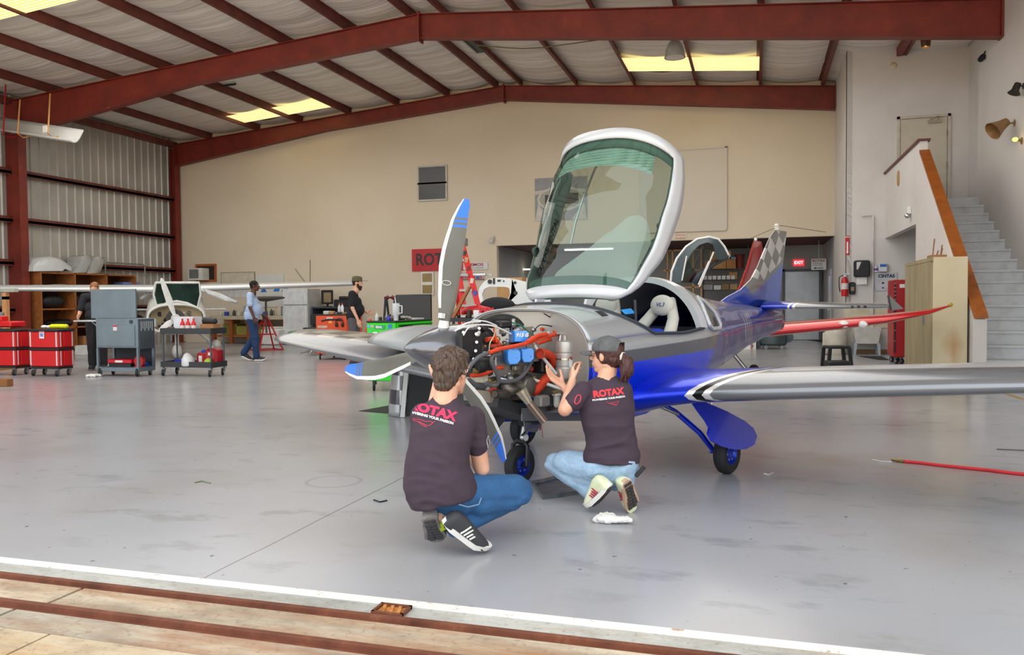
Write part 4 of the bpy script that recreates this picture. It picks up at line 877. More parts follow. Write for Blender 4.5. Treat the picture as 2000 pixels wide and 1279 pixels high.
# ================================================================ people
from mathutils.bvhtree import BVHTree
CRT, CFW = Vector((cos(radians(16.73)), sin(radians(16.73)), 0)), Vector((-sin(radians(16.73)), cos(radians(16.73)), 0))
def cap(m, p0, r0, p1, r1, n=14):
    p0, p1 = Vector(p0), Vector(p1); d = p1 - p0; L = d.length
    if L < 1e-6: d = Vector((0, 0, 1)); L = 1e-6
    a, b, d = frame_from(d); prof = []
    for k in range(5): t = pi / 2 * (1 - k / 4); prof.append((max(.0005, r0 * cos(t)), -r0 * sin(t)))
    for k in range(5): t = pi / 2 * k / 4; prof.append((max(.0005, r1 * cos(t)), L + r1 * sin(t)))
    m.loft([[p0 + d * h + (a * cos(q) + b * sin(q)) * r for q in [2 * pi * j / n for j in range(n)]] for r, h in prof])
def fuse(name, prims, voxel, mats, parent, it=3, disp=None, smooth=180, fac=.5):
    m = MB()
    for q in prims:
        if q[0] == 'L':
            m.loft(q[1])
        elif len(q) == 4: cap(m, *q)
        else: m.ball(q[0], q[1], 20, 14, q[2])
    me = m.mesh('tmp'); o = bpy.data.objects.new('tmp', me); COL.objects.link(o)
    r = o.modifiers.new('r', 'REMESH'); r.mode = 'VOXEL'; r.voxel_size = voxel; r.use_smooth_shade = True
    s_ = o.modifiers.new('s', 'SMOOTH'); s_.iterations = it; s_.factor = fac
    dg = bpy.context.evaluated_depsgraph_get(); out = bpy.data.meshes.new_from_object(o.evaluated_get(dg)); bpy.data.objects.remove(o); bpy.data.meshes.remove(me)
    out.materials.clear(); out.name = name
    if disp:
        ns = [v.normal.copy() for v in out.vertices]
        for v, n_ in zip(out.vertices, ns): v.co += n_ * disp(v.co, n_)
    return link(out, name, mats, parent, smooth)
def folds(amp, sc=(9, 9, 16), seed=0):
    def f(p, n_):
        q = Vector((p.x * sc[0] + seed, p.y * sc[1], p.z * sc[2])); a = noise.noise(q + Vector((0, 0, .8 * noise.noise(q * .5))))
        return amp * (1 - 2.2 * abs(a)) + amp * .5 * noise.noise(q * 2.3)
    return f
def shirtfolds(seed, z0, z1, a=.008):
    f0 = folds(.004, (6, 6, 9), seed)
    def f(p, n_):
        w_ = .25 + .75 * max(0.0, min(1.0, (z1 - p.z) / (z1 - z0))) ** 1.3; q = Vector((p.x * 4 + seed, p.y * 4, p.z * 17 + 2.2 * noise.noise(Vector((p.x * 3, p.y * 3, seed)))))
        return f0(p, n_) + a * w_ * (.55 - 2.0 * abs(noise.noise(q)))
    return f
SKIN = (lambda g: (g.out(g.ramp(g.noise(8, 3), [(0.3, 'd9a184'), (0.7, 'e3b398')]), .5), g.p.inputs['Subsurface Weight'].__setattr__('default_value', .08), g.m)[2])(G('skin_light'))
SKIND = M('5b3526', .5, var=.1)
class Head:
    def __init__(s, c, fwd, up=(0, 0, 1), k=1.0):
        s.c = Vector(c); f = Vector(fwd).normalized(); u = Vector(up); l = u.cross(f).normalized(); u = f.cross(l).normalized(); s.R = Matrix((f, l, u)).transposed(); s.k = k
    def p(s, x, y, z): return s.c + s.R @ Vector((x, y, z)) * s.k
    def prims(s, neck_to=None):
        p, k, R = s.p, s.k, s.R; L = []
        E_ = lambda c, r: L.append((p(*c), tuple(q * k for q in r), R))
        C_ = lambda a, ra, b, rb: L.append((p(*a), ra * k, p(*b), rb * k))
        E_((-.012, 0, .02), (.094, .074, .094)); E_((.03, 0, -.04), (.058, .054, .074)); E_((.055, 0, -.092), (.026, .028, .024)); C_((-.02, .045, -.06), .02, (.05, .02, -.095), .018); C_((-.02, -.045, -.06), .02, (.05, -.02, -.095), .018)
        C_((.088, 0, .012), .008, (.108, 0, -.026), .012); C_((.096, .012, -.032), .008, (.096, -.012, -.032), .008); C_((.074, .038, .03), .012, (.082, -.038 + .076, .03), .010); C_((.08, .012, .03), .011, (.07, .045, .03), .011); C_((.08, -.012, .03), .011, (.07, -.045, .03), .011)
        C_((.086, -.02, -.056), .006, (.086, .02, -.056), .006); C_((.083, -.017, -.066), .007, (.083, .017, -.066), .007)
        E_((-.008, .076, -.008), (.018, .009, .031)); E_((-.008, -.076, -.008), (.018, .009, .031))
        if neck_to is not None: L.append((p(-.025, 0, -.06), .052 * k, Vector(neck_to), .062 * k))
        return L
    def eyes(s, par):
        for q in (-1, 1):
            o = MB().ball(s.p(.078, q * .03, .008), .0125 * s.k, 10, 8).build('eye', M('e6e2de', .2, var=0), par)
            MB().ball(s.p(.087, q * .03, .008), .0055 * s.k, 8, 6).build('iris', M('2a1c14', .2, var=0), o)
        for q in (-1, 1): MB().tube([s.p(.084, q * .014, .034), s.p(.080, q * .03, .038), s.p(.068, q * .046, .034)], .003 * s.k, 6).build('eyebrow', M('2b1d15', .9), par)
def hand(L, wr, fw, nrm, side, curl=.5, k=1.0, spread=.10, thumb=None):
    """wr wrist point, fw finger direction, nrm back-of-hand normal, side +1/-1 thumb side"""
    f = Vector(fw).normalized(); n = Vector(nrm); n = (n - f * n.dot(f)).normalized(); t = f.cross(n).normalized() * side; wr = Vector(wr)
    lens = [(.043, .026, .021), (.047, .030, .022), (.043, .028, .021), (.034, .021, .019)]
    for i in range(4):
        o = (1.5 - i) * .0205 * k; base = wr + f * (.085 - abs(i - 1.2) * .004) * k + t * o
        L.append((wr + t * o * .6 + f * .01 * k, .017 * k, base, .0125 * k))
        p = base; a = curl * (.55 + .12 * i); dirn = (f * cos(a) - n * sin(a) + t * (1.5 - i) * spread * .5).normalized(); r = .0090 * k
        for j, ln in enumerate(lens[i]):
            q = p + dirn * ln * k; L.append((p, r, q, r * .9)); r *= .9; p = q
            a += curl * (.9 if j == 0 else .6); dirn = (f * cos(a) - n * sin(a) + t * (1.5 - i) * spread * .4).normalized()
    p = wr + f * .022 * k + t * .026 * k - n * .008 * k
    if thumb is None: thumb = (.62, .62, -.38)
    d = (f * thumb[0] + t * thumb[1] + n * thumb[2]).normalized()
    q = p + d * .038 * k; L.append((wr + t * .012 * k, .016 * k, q, .012 * k)); d2 = (d + f * .5 * curl - t * .3 * curl).normalized(); e = q + d2 * .032 * k; L.append((q, .0115 * k, e, .010 * k)); L.append((e, .010 * k, e + (d2 + f * .2).normalized() * .022 * k, .008 * k))
def shoe(par, heel, toe, up, mats, L=.29, W=.10, H=.09, name='shoe', tread=True):
    """heel/toe give position and pointing, up is the ankle side"""
    heel, toe = Vector(heel), Vector(toe); f = (toe - heel).normalized(); u = Vector(up); u = (u - f * u.dot(f)).normalized(); s_ = u.cross(f)
    R = Matrix((f, s_, u)).transposed(); st = [(0, .62, .35), (.04, .78, .8), (.12, .80, 1.0), (.3, .74, 1.0), (.5, .86, .78), (.7, 1.0, .58), (.85, .9, .45), (.95, .66, .34), (1.0, .35, .2)]
    m = MB(); rings = []
    for t, w_, h_ in st:
        ww, hh = W / 2 * w_, H * h_ + .012; rings.append([heel + R @ Vector((t * L, ww * math.copysign(abs(cos(a)) ** .7, cos(a)), .018 + (hh * abs(sin(a)) ** .8 if sin(a) > 0 else -.004))) for a in [2 * pi * k / 18 for k in range(18)]])
    m.loft(rings); up_ = m.build(name, mats[0], par, smooth=60)
    m = MB(); n = 22; pl = []
    for k in range(n):
        a = 2 * pi * k / n; t = .5 - .5 * cos(a); w_ = interp([(0, .5), (.1, .82), (.35, .80), (.7, 1.04), (.9, .85), (1, .45)], t) * (abs(sin(a)) ** .35 if 0 < t < 1 else 0); pl.append((-.008 + t * (L + .018), math.copysign(W / 2 * 1.06 * w_, sin(a)), interp([(0, .012), (.2, 0), (.7, 0), (1, .03)], t)))
    m.loft([[heel + R @ Vector((x, y, z + dz)) for x, y, z in pl] for dz in (0.0, .026)]); so = m.build('sole', mats[1], up_, smooth=30)
    if tread:
        m = MB()
        for k in range(9):
            t = .08 + .84 * k / 8; w_ = interp([(0, .5), (.1, .7), (.35, .62), (.7, .9), (.9, .7), (1, .3)], t) * W * .9; zz = interp([(0, .012), (.2, 0), (.7, 0), (1, .03)], t)
            for q in (-1, 1): m.box(heel + R @ Vector((t * L, q * w_ * .25, zz - .003)), (L / 13, w_ * .42, .007), R=R)
        m.build('tread', mats[2], so)
    if len(mats) > 3:
        for k in range(4):
            for q in (-1, 1): MB().tube([heel + R @ Vector((L * (.32 + .07 * k), q * W * .46, .032)), heel + R @ Vector((L * (.36 + .07 * k), q * W * .42, .055)), heel + R @ Vector((L * (.42 + .07 * k), q * W * .26, .083 - .009 * k))], .0048, 6).build('stripe', mats[3], up_)
    return up_
def decal(body, s, size, mat_, par, c, xd, nrm, off=.004, bold=0.0, name='lettering', shear=0.0, sx=1.0, lines=None, clip=None):
    """print lettering or strokes onto a cloth surface by dropping it along -nrm"""
    xd = Vector(xd).normalized(); n_ = Vector(nrm); n_ = (n_ - xd * n_.dot(xd)).normalized(); yd = n_.cross(xd)
    bt = BVHTree.FromPolygons([v.co.copy() for v in body.data.vertices], [tuple(p.vertices) for p in body.data.polygons])
    if lines:
        m = MB()
        for ln, r in lines: 
            out = []
            for i in range(len(ln) - 1):
                for k in range(4): t = k / 4; out.append((ln[i][0] * (1 - t) + ln[i + 1][0] * t, ln[i][1] * (1 - t) + ln[i + 1][1] * t))
            out.append(ln[-1]); ring = []
            for i, (x, y) in enumerate(out):
                a = out[min(i + 1, len(out) - 1)]; b = out[max(i - 1, 0)]; dx, dy = a[0] - b[0], a[1] - b[1]; L = max(1e-6, sqrt(dx * dx + dy * dy)); ring.append([Vector((x - dy / L * r, y + dx / L * r, 0)), Vector((x + dy / L * r, y - dx / L * r, 0))])
            m.loft(ring, closed=False)
        me = m.mesh(name); me.materials.append(mat_); o = bpy.data.objects.new(name, me); COL.objects.link(o); o.parent = par
    else: o = text(s, size, mat_, par, bold=bold, ext=0, name=name, shear=shear, sx=sx)
    me = o.data; bm = bmesh.new(); bm.from_mesh(me)
    for _ in range(3):
        ee = [e for e in bm.edges if e.calc_length() > .008]
        if ee: bmesh.ops.subdivide_edges(bm, edges=ee, cuts=1)
        bmesh.ops.triangulate(bm, faces=[f for f in bm.faces if len(f.verts) > 3])
    C0 = Vector(c); dead = []
    for v in bm.verts:
        q = C0 + xd * v.co.x + yd * v.co.y + n_ * .4; hit = bt.ray_cast(q, -n_)
        if hit[0] is None: v.co = q - n_ * .4; dead.append(v)
        else: v.co = hit[0] + n_ * off
    if dead: bmesh.ops.delete(bm, geom=dead, context='VERTS')
    bm.to_mesh(me); bm.free(); o.matrix_local = Matrix.Identity(4); return o
def jean(hexc):
    g = G('denim'); n = g.noise(60, 5, rough=.7); c = lin(hexc); a = tuple(x * .75 for x in c[:3]) + (1,); b = tuple(min(1, x * 1.25) for x in c[:3]) + (1,)
    n2 = g.noise(6, 4); f = g.math('MULTIPLY_ADD', n2, .6, g.math('MULTIPLY', n, .4)); g.bump(n, .15, .002); return g.out(g.ramp(f, [(0.35, a), (0.65, b)]), .85)
def shirtmat(hexc):
    g = G('tshirt'); n = g.noise(14, 4); c = lin(hexc); g.bump(g.noise(160, 3), .1, .001); return g.out(g.ramp(n, [(0.3, tuple(x * .9 for x in c[:3]) + (1,)), (0.7, tuple(x * 1.1 for x in c[:3]) + (1,))]), .85)
SHIRT = shirtmat('40323f'); PINK = M('e2295a', .6, var=.05); PINKO = M('f0487a', .6, var=0); WLET = M('e9e6e6', .6, var=0)
def hairmat(a, b):
    g = G('hair'); n = g.noise(30, 6, vec=g.mp((3, 3, .6)), rough=.7); g.bump(n, .6, .004); return g.out(g.ramp(n, [(0.35, a), (0.7, b)]), .45)
def torso(rings, Qf, D, n=26):
    out = []
    for (l, r, b) in rings:
        dl = r[2] if len(r) > 2 else D; a, c = Qf(l[0], l[1], D), Qf(r[0], r[1], dl); m_, u = (a + c) / 2, (c - a) / 2
        out.append([m_ + u * math.copysign(abs(cos(t)) ** .85, cos(t)) + CFW * b * math.copysign(abs(sin(t)) ** .85, sin(t)) for t in [2 * pi * k / n for k in range(n)]])
    return ('L', out)
# ---------------------------------------------------------------- crouching man (back to the door)
P0 = fl(890, 1070); P0 = Vector((P0.x, P0.y, 0))
man = thing('person', 'person in dark ROTAX T-shirt and blue jeans crouching by the propeller, bareheaded', 'person', tuple(P0))
def Q(px, py, D): return dep(px, py, D) - P0
fm = (CFW * .82 + CRT * .57).normalized(); rt = fm.cross(Vector((0, 0, 1)))
hm = Head(Q(883, 725, 4.13), CFW * .86 + CRT * .50 + Vector((0, 0, -.12)), (0, 0, 1), 1.02)
nb = Q(868, 785, 4.10)
L = hm.prims(nb)
shl, shr = Q(826, 812, 4.10), Q(921, 818, 4.20)
L += [(shl, .045, shr, .045), (nb, .055, Q(864, 840, 4.13), .07), (Q(864, 840, 4.13), .07, Q(864, 960, 4.10), .08)]
elr = Q(941, 915, 4.25); wrr = Q(905, 868, 4.62); L += [(shr, .055, elr, .042), (elr, .040, wrr, .026)]; hand(L, wrr, CFW * .8 + Vector((0, 0, .6)), CRT, 1, .6)
ell = Q(822, 900, 4.38); wrl = Q(855, 742, 4.68); L += [(shl, .052, ell, .042), (ell, .038, wrl, .025)]; hand(L, wrl, CFW * .5 + Vector((0, 0, .9)) + CRT * .3, -CFW, -1, .3)
kr = Q(1013, 957, 4.36); kl = Q(905, 950, 4.62); hpR, hpL = Q(897, 966, 4.17), Q(866, 960, 4.18); anR, anL = Q(905, 1035, 4.17), Q(858, 1012, 4.10)
L += [(hpR, .07, kr, .05), (hpL, .07, kl, .05), (kr, .045, anR, .034), (kl, .05, anL, .036)]
body = fuse('body', L, .0055, SKIN, man, it=3)
hm.eyes(man)
SHL_ = [torso([((850, 770), (893, 776), .050), ((836, 784), (906, 789), .068), ((814, 802), (929, 809), .085), ((804, 826), (930, 834), .110), ((798, 868), (917, 872), .125), ((792, 910), (917, 910), .135), ((789, 944), (927, 936), .140), ((795, 972), (934, 954), .138), ((806, 993), (931, 966), .130)], Q, 4.11),
      (shr, .070, Q(931, 866, 4.22), .064), (shl, .062, Q(824, 862, 4.24), .058)]
shirt = fuse('tshirt', SHL_, .008, SHIRT, man, it=8, disp=shirtfolds(3, .30, .85))
JL = [(Q(862, 968, 4.14), .095, Q(892, 970, 4.15), .105), (hpR, .105, Q(1005, 955, 4.35), .078), (kr, .074, kr, .07), (kr + Vector((0, 0, -.015)), .072, Q(905, 1022, 4.18), .055), (Q(905, 1022, 4.18), .055, Q(890, 1028, 4.14), .055), (hpL, .105, kl, .078), (kl, .072, Q(862, 1008, 4.14), .056), (hpR, .1, hpL, .1), (Q(935, 985, 4.2), .07, Q(985, 978, 4.3), .065)]
jeans = fuse('jeans', JL, .008, jean('2f5f8f'), man, it=4, disp=shirtfolds(9, .0, .5, .010))
MB().tube([Q(896, 985, 4.0), Q(914, 990, 4.03), Q(935, 985, 4.08), Q(940, 972, 4.09)], .003, 5).build('pocket_seam', M('8aa7c4', .8), man)
HM = hairmat('1e1612', '6b5344')
p = hm.p; HL = [(p(-.022, 0, .036), (.103, .086, .094), hm.R), (p(-.055, 0, -.025), (.058, .072, .07), hm.R), (p(.03, 0, .075), (.07, .07, .045), hm.R), (p(-.02, .052, .01), (.05, .034, .05), hm.R), (p(-.02, -.052, .015), (.05, .034, .045), hm.R), (p(-.07, .0, -.07), (.035, .055, .035), hm.R)]
rng = random.Random(2)
for k in range(46):
    a, b = rng.uniform(-pi, pi), rng.uniform(-.35, 1.35); v = Vector((cos(a) * cos(b) * .100 - .022, sin(a) * cos(b) * .083, sin(b) * .092 + .036))
    if v.x > .055 and v.z < .075: continue
    t_ = Vector((rng.uniform(-.5, .9), rng.uniform(-.8, .8), -.5)).normalized(); HL.append((p(*(v * .93)), .014, p(*(v * .97 + t_ * .035)), .006))
def hairdisp(p_, n_): return .0040 * noise.noise(Vector((p_.x * 95, p_.y * 95, p_.z * 28))) + .002 * noise.noise(Vector((p_.x * 210, p_.y * 210, p_.z * 60)))
fuse('hair', HL, .0035, HM, man, it=1, disp=hairdisp)
SHG, SHW, SHB = M('8d8a86', .7), M('dcdad4', .6), M('232326', .7)
o = shoe(man, Q(862, 1022, 4.00), Q(941, 1075, 4.10), Vector((.1, -.1, 1)) + CRT * .45 - CFW * .1, [M('37373b', .75), SHW, SHB, SHW], .285, .105, .070)
o = shoe(man, Q(838, 1016, 4.02), Q(856, 1064, 4.16), CFW * .9 + Vector((0, 0, .3)), [SHG, M('8f8b86', .7), M('454549', .8), M('cfcfc8', .6)], .21, .105, .075)
MB().tube([Q(858, 1012, 4.10), Q(868, 1022, 4.12)], .05, 12).build('sock', M('b9d21f', .8), man)
c0 = Q(864, 803, 3.9); xd = Q(893, 812, 4.1) - Q(813, 786, 4.02); nr = -CFW + Vector((0, 0, .25)) + CRT * .0
decal(shirt, 'ROTAX', .060, PINK, man, c0, xd, nr, bold=.0035, shear=.05, sx=1.0)
MB().ball(Q(894, 816, 4.02), .005).build('registered_mark', PINK, man) if False else None
decal(shirt, 'POWERING YOUR PASSION', 0.0165, WLET, man, Q(859, 816, 3.9), xd, nr, bold=.0008, sx=.98)
SQ = [([(-.05, .02), (-.04, .008), (-.02, .004), (0, .008), (.02, .004), (.035, .012), (.05, .010), (.058, .018)], .0018), ([(-.04, .008), (-.02, -.004), (.0, -.004), (.02, -.012), (.04, -.010), (.05, .010)], .0018), ([(-.01, -.004), (.01, -.016), (.03, -.02)], .0018)]
decal(shirt, None, 0, M('b3314a', .6, var=0), man, Q(838, 824, 3.9), xd, nr, lines=SQ, name='printed_motif')
decal(shirt, None, 0, WLET, man, Q(946, 862, 4.2), Vector((0, 0, 1)), CRT - CFW * .3, lines=[([(.03 * cos(a), .014 * sin(a)) for a in [2 * pi * k / 14 for k in range(15)]], .002)], name='sleeve_badge')
# ---------------------------------------------------------------- kneeling woman
P0 = fl(1195, 995); P0 = Vector((P0.x, P0.y, 0))
wom = thing('person', 'person in grey cap and light jeans kneeling, hands on the steel oil tank', 'person', tuple(P0))
hm = Head(Q(1184, 693, 4.93), CFW * .55 - CRT * .82 + Vector((0, 0, .02)), (0, 0, 1), .97)
fm = (CFW * .85 - CRT * .5).normalized()
nb = Q(1184, 742, 4.92); L = hm.prims(nb)
shl, shr = Q(1138, 762, 4.86), Q(1217, 762, 4.90)
hipL, hipR = Q(1175, 905, 4.90), Q(1215, 905, 4.90)
L += [(shl + CFW * .05, .035, shr + CFW * .05, .035), (nb, .05, Q(1182, 800, 4.92), .06), (Q(1182, 800, 4.92), .06, Q(1192, 900, 4.92), .07)]
ell = Q(1103, 800, 4.83); wrl = Q(1118, 742, 5.02)
L += [(shl + CFW * .02, .042, ell, .041), (ell, .041, wrl, .024)]; hand(L, wrl, Vector((0, 0, .75)) + CFW * .75, -CRT - CFW * .3, 1, .75, .93)
wr2 = Q(1098, 752, 5.10); el2 = Q(1128, 790, 5.0); L += [(Q(1180, 770, 4.98), .045, el2, .036), (el2, .034, wr2, .022)]; hand(L, wr2, -CRT * .7 + Vector((0, 0, .55)) + CFW * .3, Vector((0, 0, -1)) + CFW * .2, -1, .35, .93)
knL, knR = Q(1084, 905, 5.10), Q(1150, 925, 5.30)
L += [(hipL, .07, knL, .045), (hipR, .07, knR, .045), (knL, .04, Q(1165, 958, 4.92), .03), (knR, .04, Q(1225, 942, 4.92), .03)]
body = fuse('body', L, .0052, SKIN, wom, it=3); hm.eyes(wom)
SHL_ = [torso([((1170, 734), (1203, 734), .048), ((1152, 744), (1218, 745), .062), ((1132, 758), (1232, 758), .082), ((1129, 785), (1238, 783), .100), ((1134, 815), (1238, 815), .102), ((1141, 845), (1240, 845), .098), ((1145, 870), (1244, 868), .104), ((1141, 888), (1249, 888), .120), ((1138, 899), (1249, 902), .128)], Q, 4.92),
      (shl, .056, Q(1121, 786, 4.85), .056), (shr, .055, Q(1224, 800, 5.0), .05)]
shirt = fuse('tshirt', SHL_, .007, SHIRT, wom, it=7, disp=shirtfolds(21, .40, .78, .009))
JL = [(Q(1178, 917, 4.92), .105, Q(1215, 917, 4.92), .102), (Q(1165, 915, 4.92), .10, Q(1105, 905, 5.05), .080), (knL, .066, knL, .06), (knL, .064, Q(1150, 955, 4.95), .055), (Q(1150, 955, 4.95), .055, Q(1165, 962, 4.9), .05), (hipR, .10, knR, .07), (knR, .065, Q(1222, 945, 4.9), .05), (Q(1128, 925, 5.0), .07, Q(1170, 935, 4.92), .08)]
jeans = fuse('jeans', JL, .0075, jean('9db9d2'), wom, it=4, disp=shirtfolds(5, .0, .6, .009))
MB().tube([Q(1133, 925, 4.86), Q(1148, 935, 4.83), Q(1178, 943, 4.79), Q(1196, 930, 4.78)], .0028, 5).build('pocket_seam', M('7f9cb8', .8), wom)
MB().box(Q(1250, 921, 4.84), (.025, .02, .08), R=rotm(0, 40, 0), bev=.004).build('pocket_marker', DARK, wom)
# cap, hair, ponytail
p = hm.p; HW = hairmat('2a1512', '5d3330')
HL = [(p(-.022, 0, .02), (.096, .080, .085), hm.R), (p(-.06, 0, -.02), (.05, .066, .06), hm.R), (p(-.02, .05, -.005), (.05, .03, .05), hm.R), (p(-.02, -.05, -.005), (.05, .03, .05), hm.R), (p(-.09, 0, .005), .03, p(-.115, 0, -.01), .022)]
pt = [p(-.115, 0, -.008), p(-.14, 0, -.04), p(-.145, 0, -.09), p(-.13, 0, -.14)]
for a, b, r0, r1 in ((0, 1, .026, .04), (1, 2, .042, .044), (2, 3, .042, .018)): HL.append((pt[a], r0, pt[b], r1))
rng = random.Random(5)
for k in range(22): a = rng.uniform(0, 2 * pi); o_ = hm.R @ Vector((.02 * cos(a), .03 * sin(a), 0)); HL.append((pt[1] + o_, .01, pt[3] + o_ * 1.4 + Vector((0, 0, rng.uniform(-.03, .01))), .003))
fuse('hair', HL, .0045, HW, wom, it=1, disp=hairdisp)
MB().tube([pt[0] + hm.R @ Vector((0, .026 * cos(a), .026 * sin(a))) for a in [2 * pi * k / 14 for k in range(15)]], .008, 8).build('hair_tie', M('e6ddd4', .7), wom)
CAPM = (lambda g: (g.bump(g.noise(120, 3), .2, .001), g.out(g.ramp(g.noise(18, 4), [(.3, '4e4f50'), (.7, '66676a')]), .85))[1])(G('washed_grey_cotton'))
m = MB(); rows = []
for i in range(11):
    b = radians(-4 + 94 * i / 10); r_ = []
    for k in range(32):
        a = 2 * pi * k / 32; low_ = .055 if (abs(((a - pi + pi) % (2 * pi)) - pi) < .42 and i < 4) else 0
        r_.append(p(-.012 + .103 * cos(b) * cos(a), .086 * cos(b) * sin(a), .032 + .085 * sin(b) + (max(0, low_ * (1 - i / 4)) if cos(a) < 0 else 0)))
    rows.append(r_)
m.loft(rows, caps=False); o = m.build('cap', CAPM, wom, smooth=60); q = o.modifiers.new('t', 'SOLIDIFY'); q.thickness = .004; q.offset = 1
m = MB(); rows = []
for j in range(6):
    t = j / 5; rows.append([p(.055 + .10 * t * cos(a) + .035 * cos(a), (.075) * sin(a) * (1 - .15 * t), .028 - .018 * t - .02 * abs(sin(a)) ** 2) for a in [-1.35 + 2.7 * k / 14 for k in range(15)]])
m.loft(rows, closed=False); b = m.build('cap_brim', CAPM, o, smooth=60); q = b.modifiers.new('t', 'SOLIDIFY'); q.thickness = .004
MB().ball(p(-.012, 0, .118), .006, 8, 6).build('cap_button', CAPM, o)
MB().tube([p(-.105, .045 * cos(a), .03 + .001) if False else p(-.10 + .012 * abs(cos(a)), .05 * cos(a), .028 - .006 * 1) for a in [pi * k / 10 for k in range(11)]], .006, 6).build('cap_strap', CAPM, o)
gl = MB(); gl.tube([p(.088, .012, .008), p(.09, .02, .022), p(.086, .045, .02), p(.084, .048, -.008), p(.09, .018, -.010), p(.09, .012, .008)], .0018, 6); gl.tube([p(.088, -.012, .008), p(.09, -.02, .022), p(.086, -.045, .02), p(.084, -.048, -.008), p(.09, -.018, -.010), p(.09, -.012, .008)], .0018, 6); gl.tube([p(.084, .048, .01), p(.0, .08, .01)], .0018, 6); gl.tube([p(.084, -.048, .01), p(.0, -.08, .01)], .0018, 6); gl.tube([p(.091, .012, .01), p(.091, -.012, .01)], .0018, 6); gl.build('glasses', M('3a2420', .3), wom)
YEL, WHT, DSO = M('dfe6c0', .6), M('e6e4de', .6), M('3b3836', .7)
shoe(wom, Q(1195, 952, 4.74), Q(1150, 998, 4.88), CFW * .4 - CRT * .6 + Vector((0, 0, .5)), [YEL, WHT, DSO, M('b01840', .5)], .235, .095, .085)
shoe(wom, Q(1226, 942, 4.74), Q(1240, 1002, 4.84), CFW * .8 - CRT * .45 + Vector((0, 0, .1)), [YEL, M('c9a98e', .6), DSO, M('b01840', .5)], .23, .095, .08)
c0 = Q(1210, 767, 4.7); xd = Q(1237, 763, 4.86) - Q(1187, 770, 4.80); nr = -CFW + Vector((0, 0, .1)) + CRT * .25
decal(shirt, 'ROTAX', .052, M('e3343f', .6, var=0), wom, c0, xd, nr, bold=.003, shear=.05)
decal(shirt, 'POWERING YOUR PASSION', .0152, WLET, wom, Q(1211, 778, 4.7), xd, nr, bold=.0006)
decal(shirt, None, 0, M('b3314a', .6, var=0), wom, Q(1216, 788, 4.7), xd, nr, lines=[([(x * .7, y * .7) for x, y in l], r * .8) for l, r in SQ], name='printed_motif')
decal(shirt, None, 0, M('d23a50', .6, var=0), wom, Q(1116, 782, 4.7), Vector((.3, 0, 1)), -CFW - CRT * .5, lines=[([(.028 * cos(a), .014 * sin(a)) for a in [2 * pi * k / 14 for k in range(15)]], .003)], name='sleeve_badge')
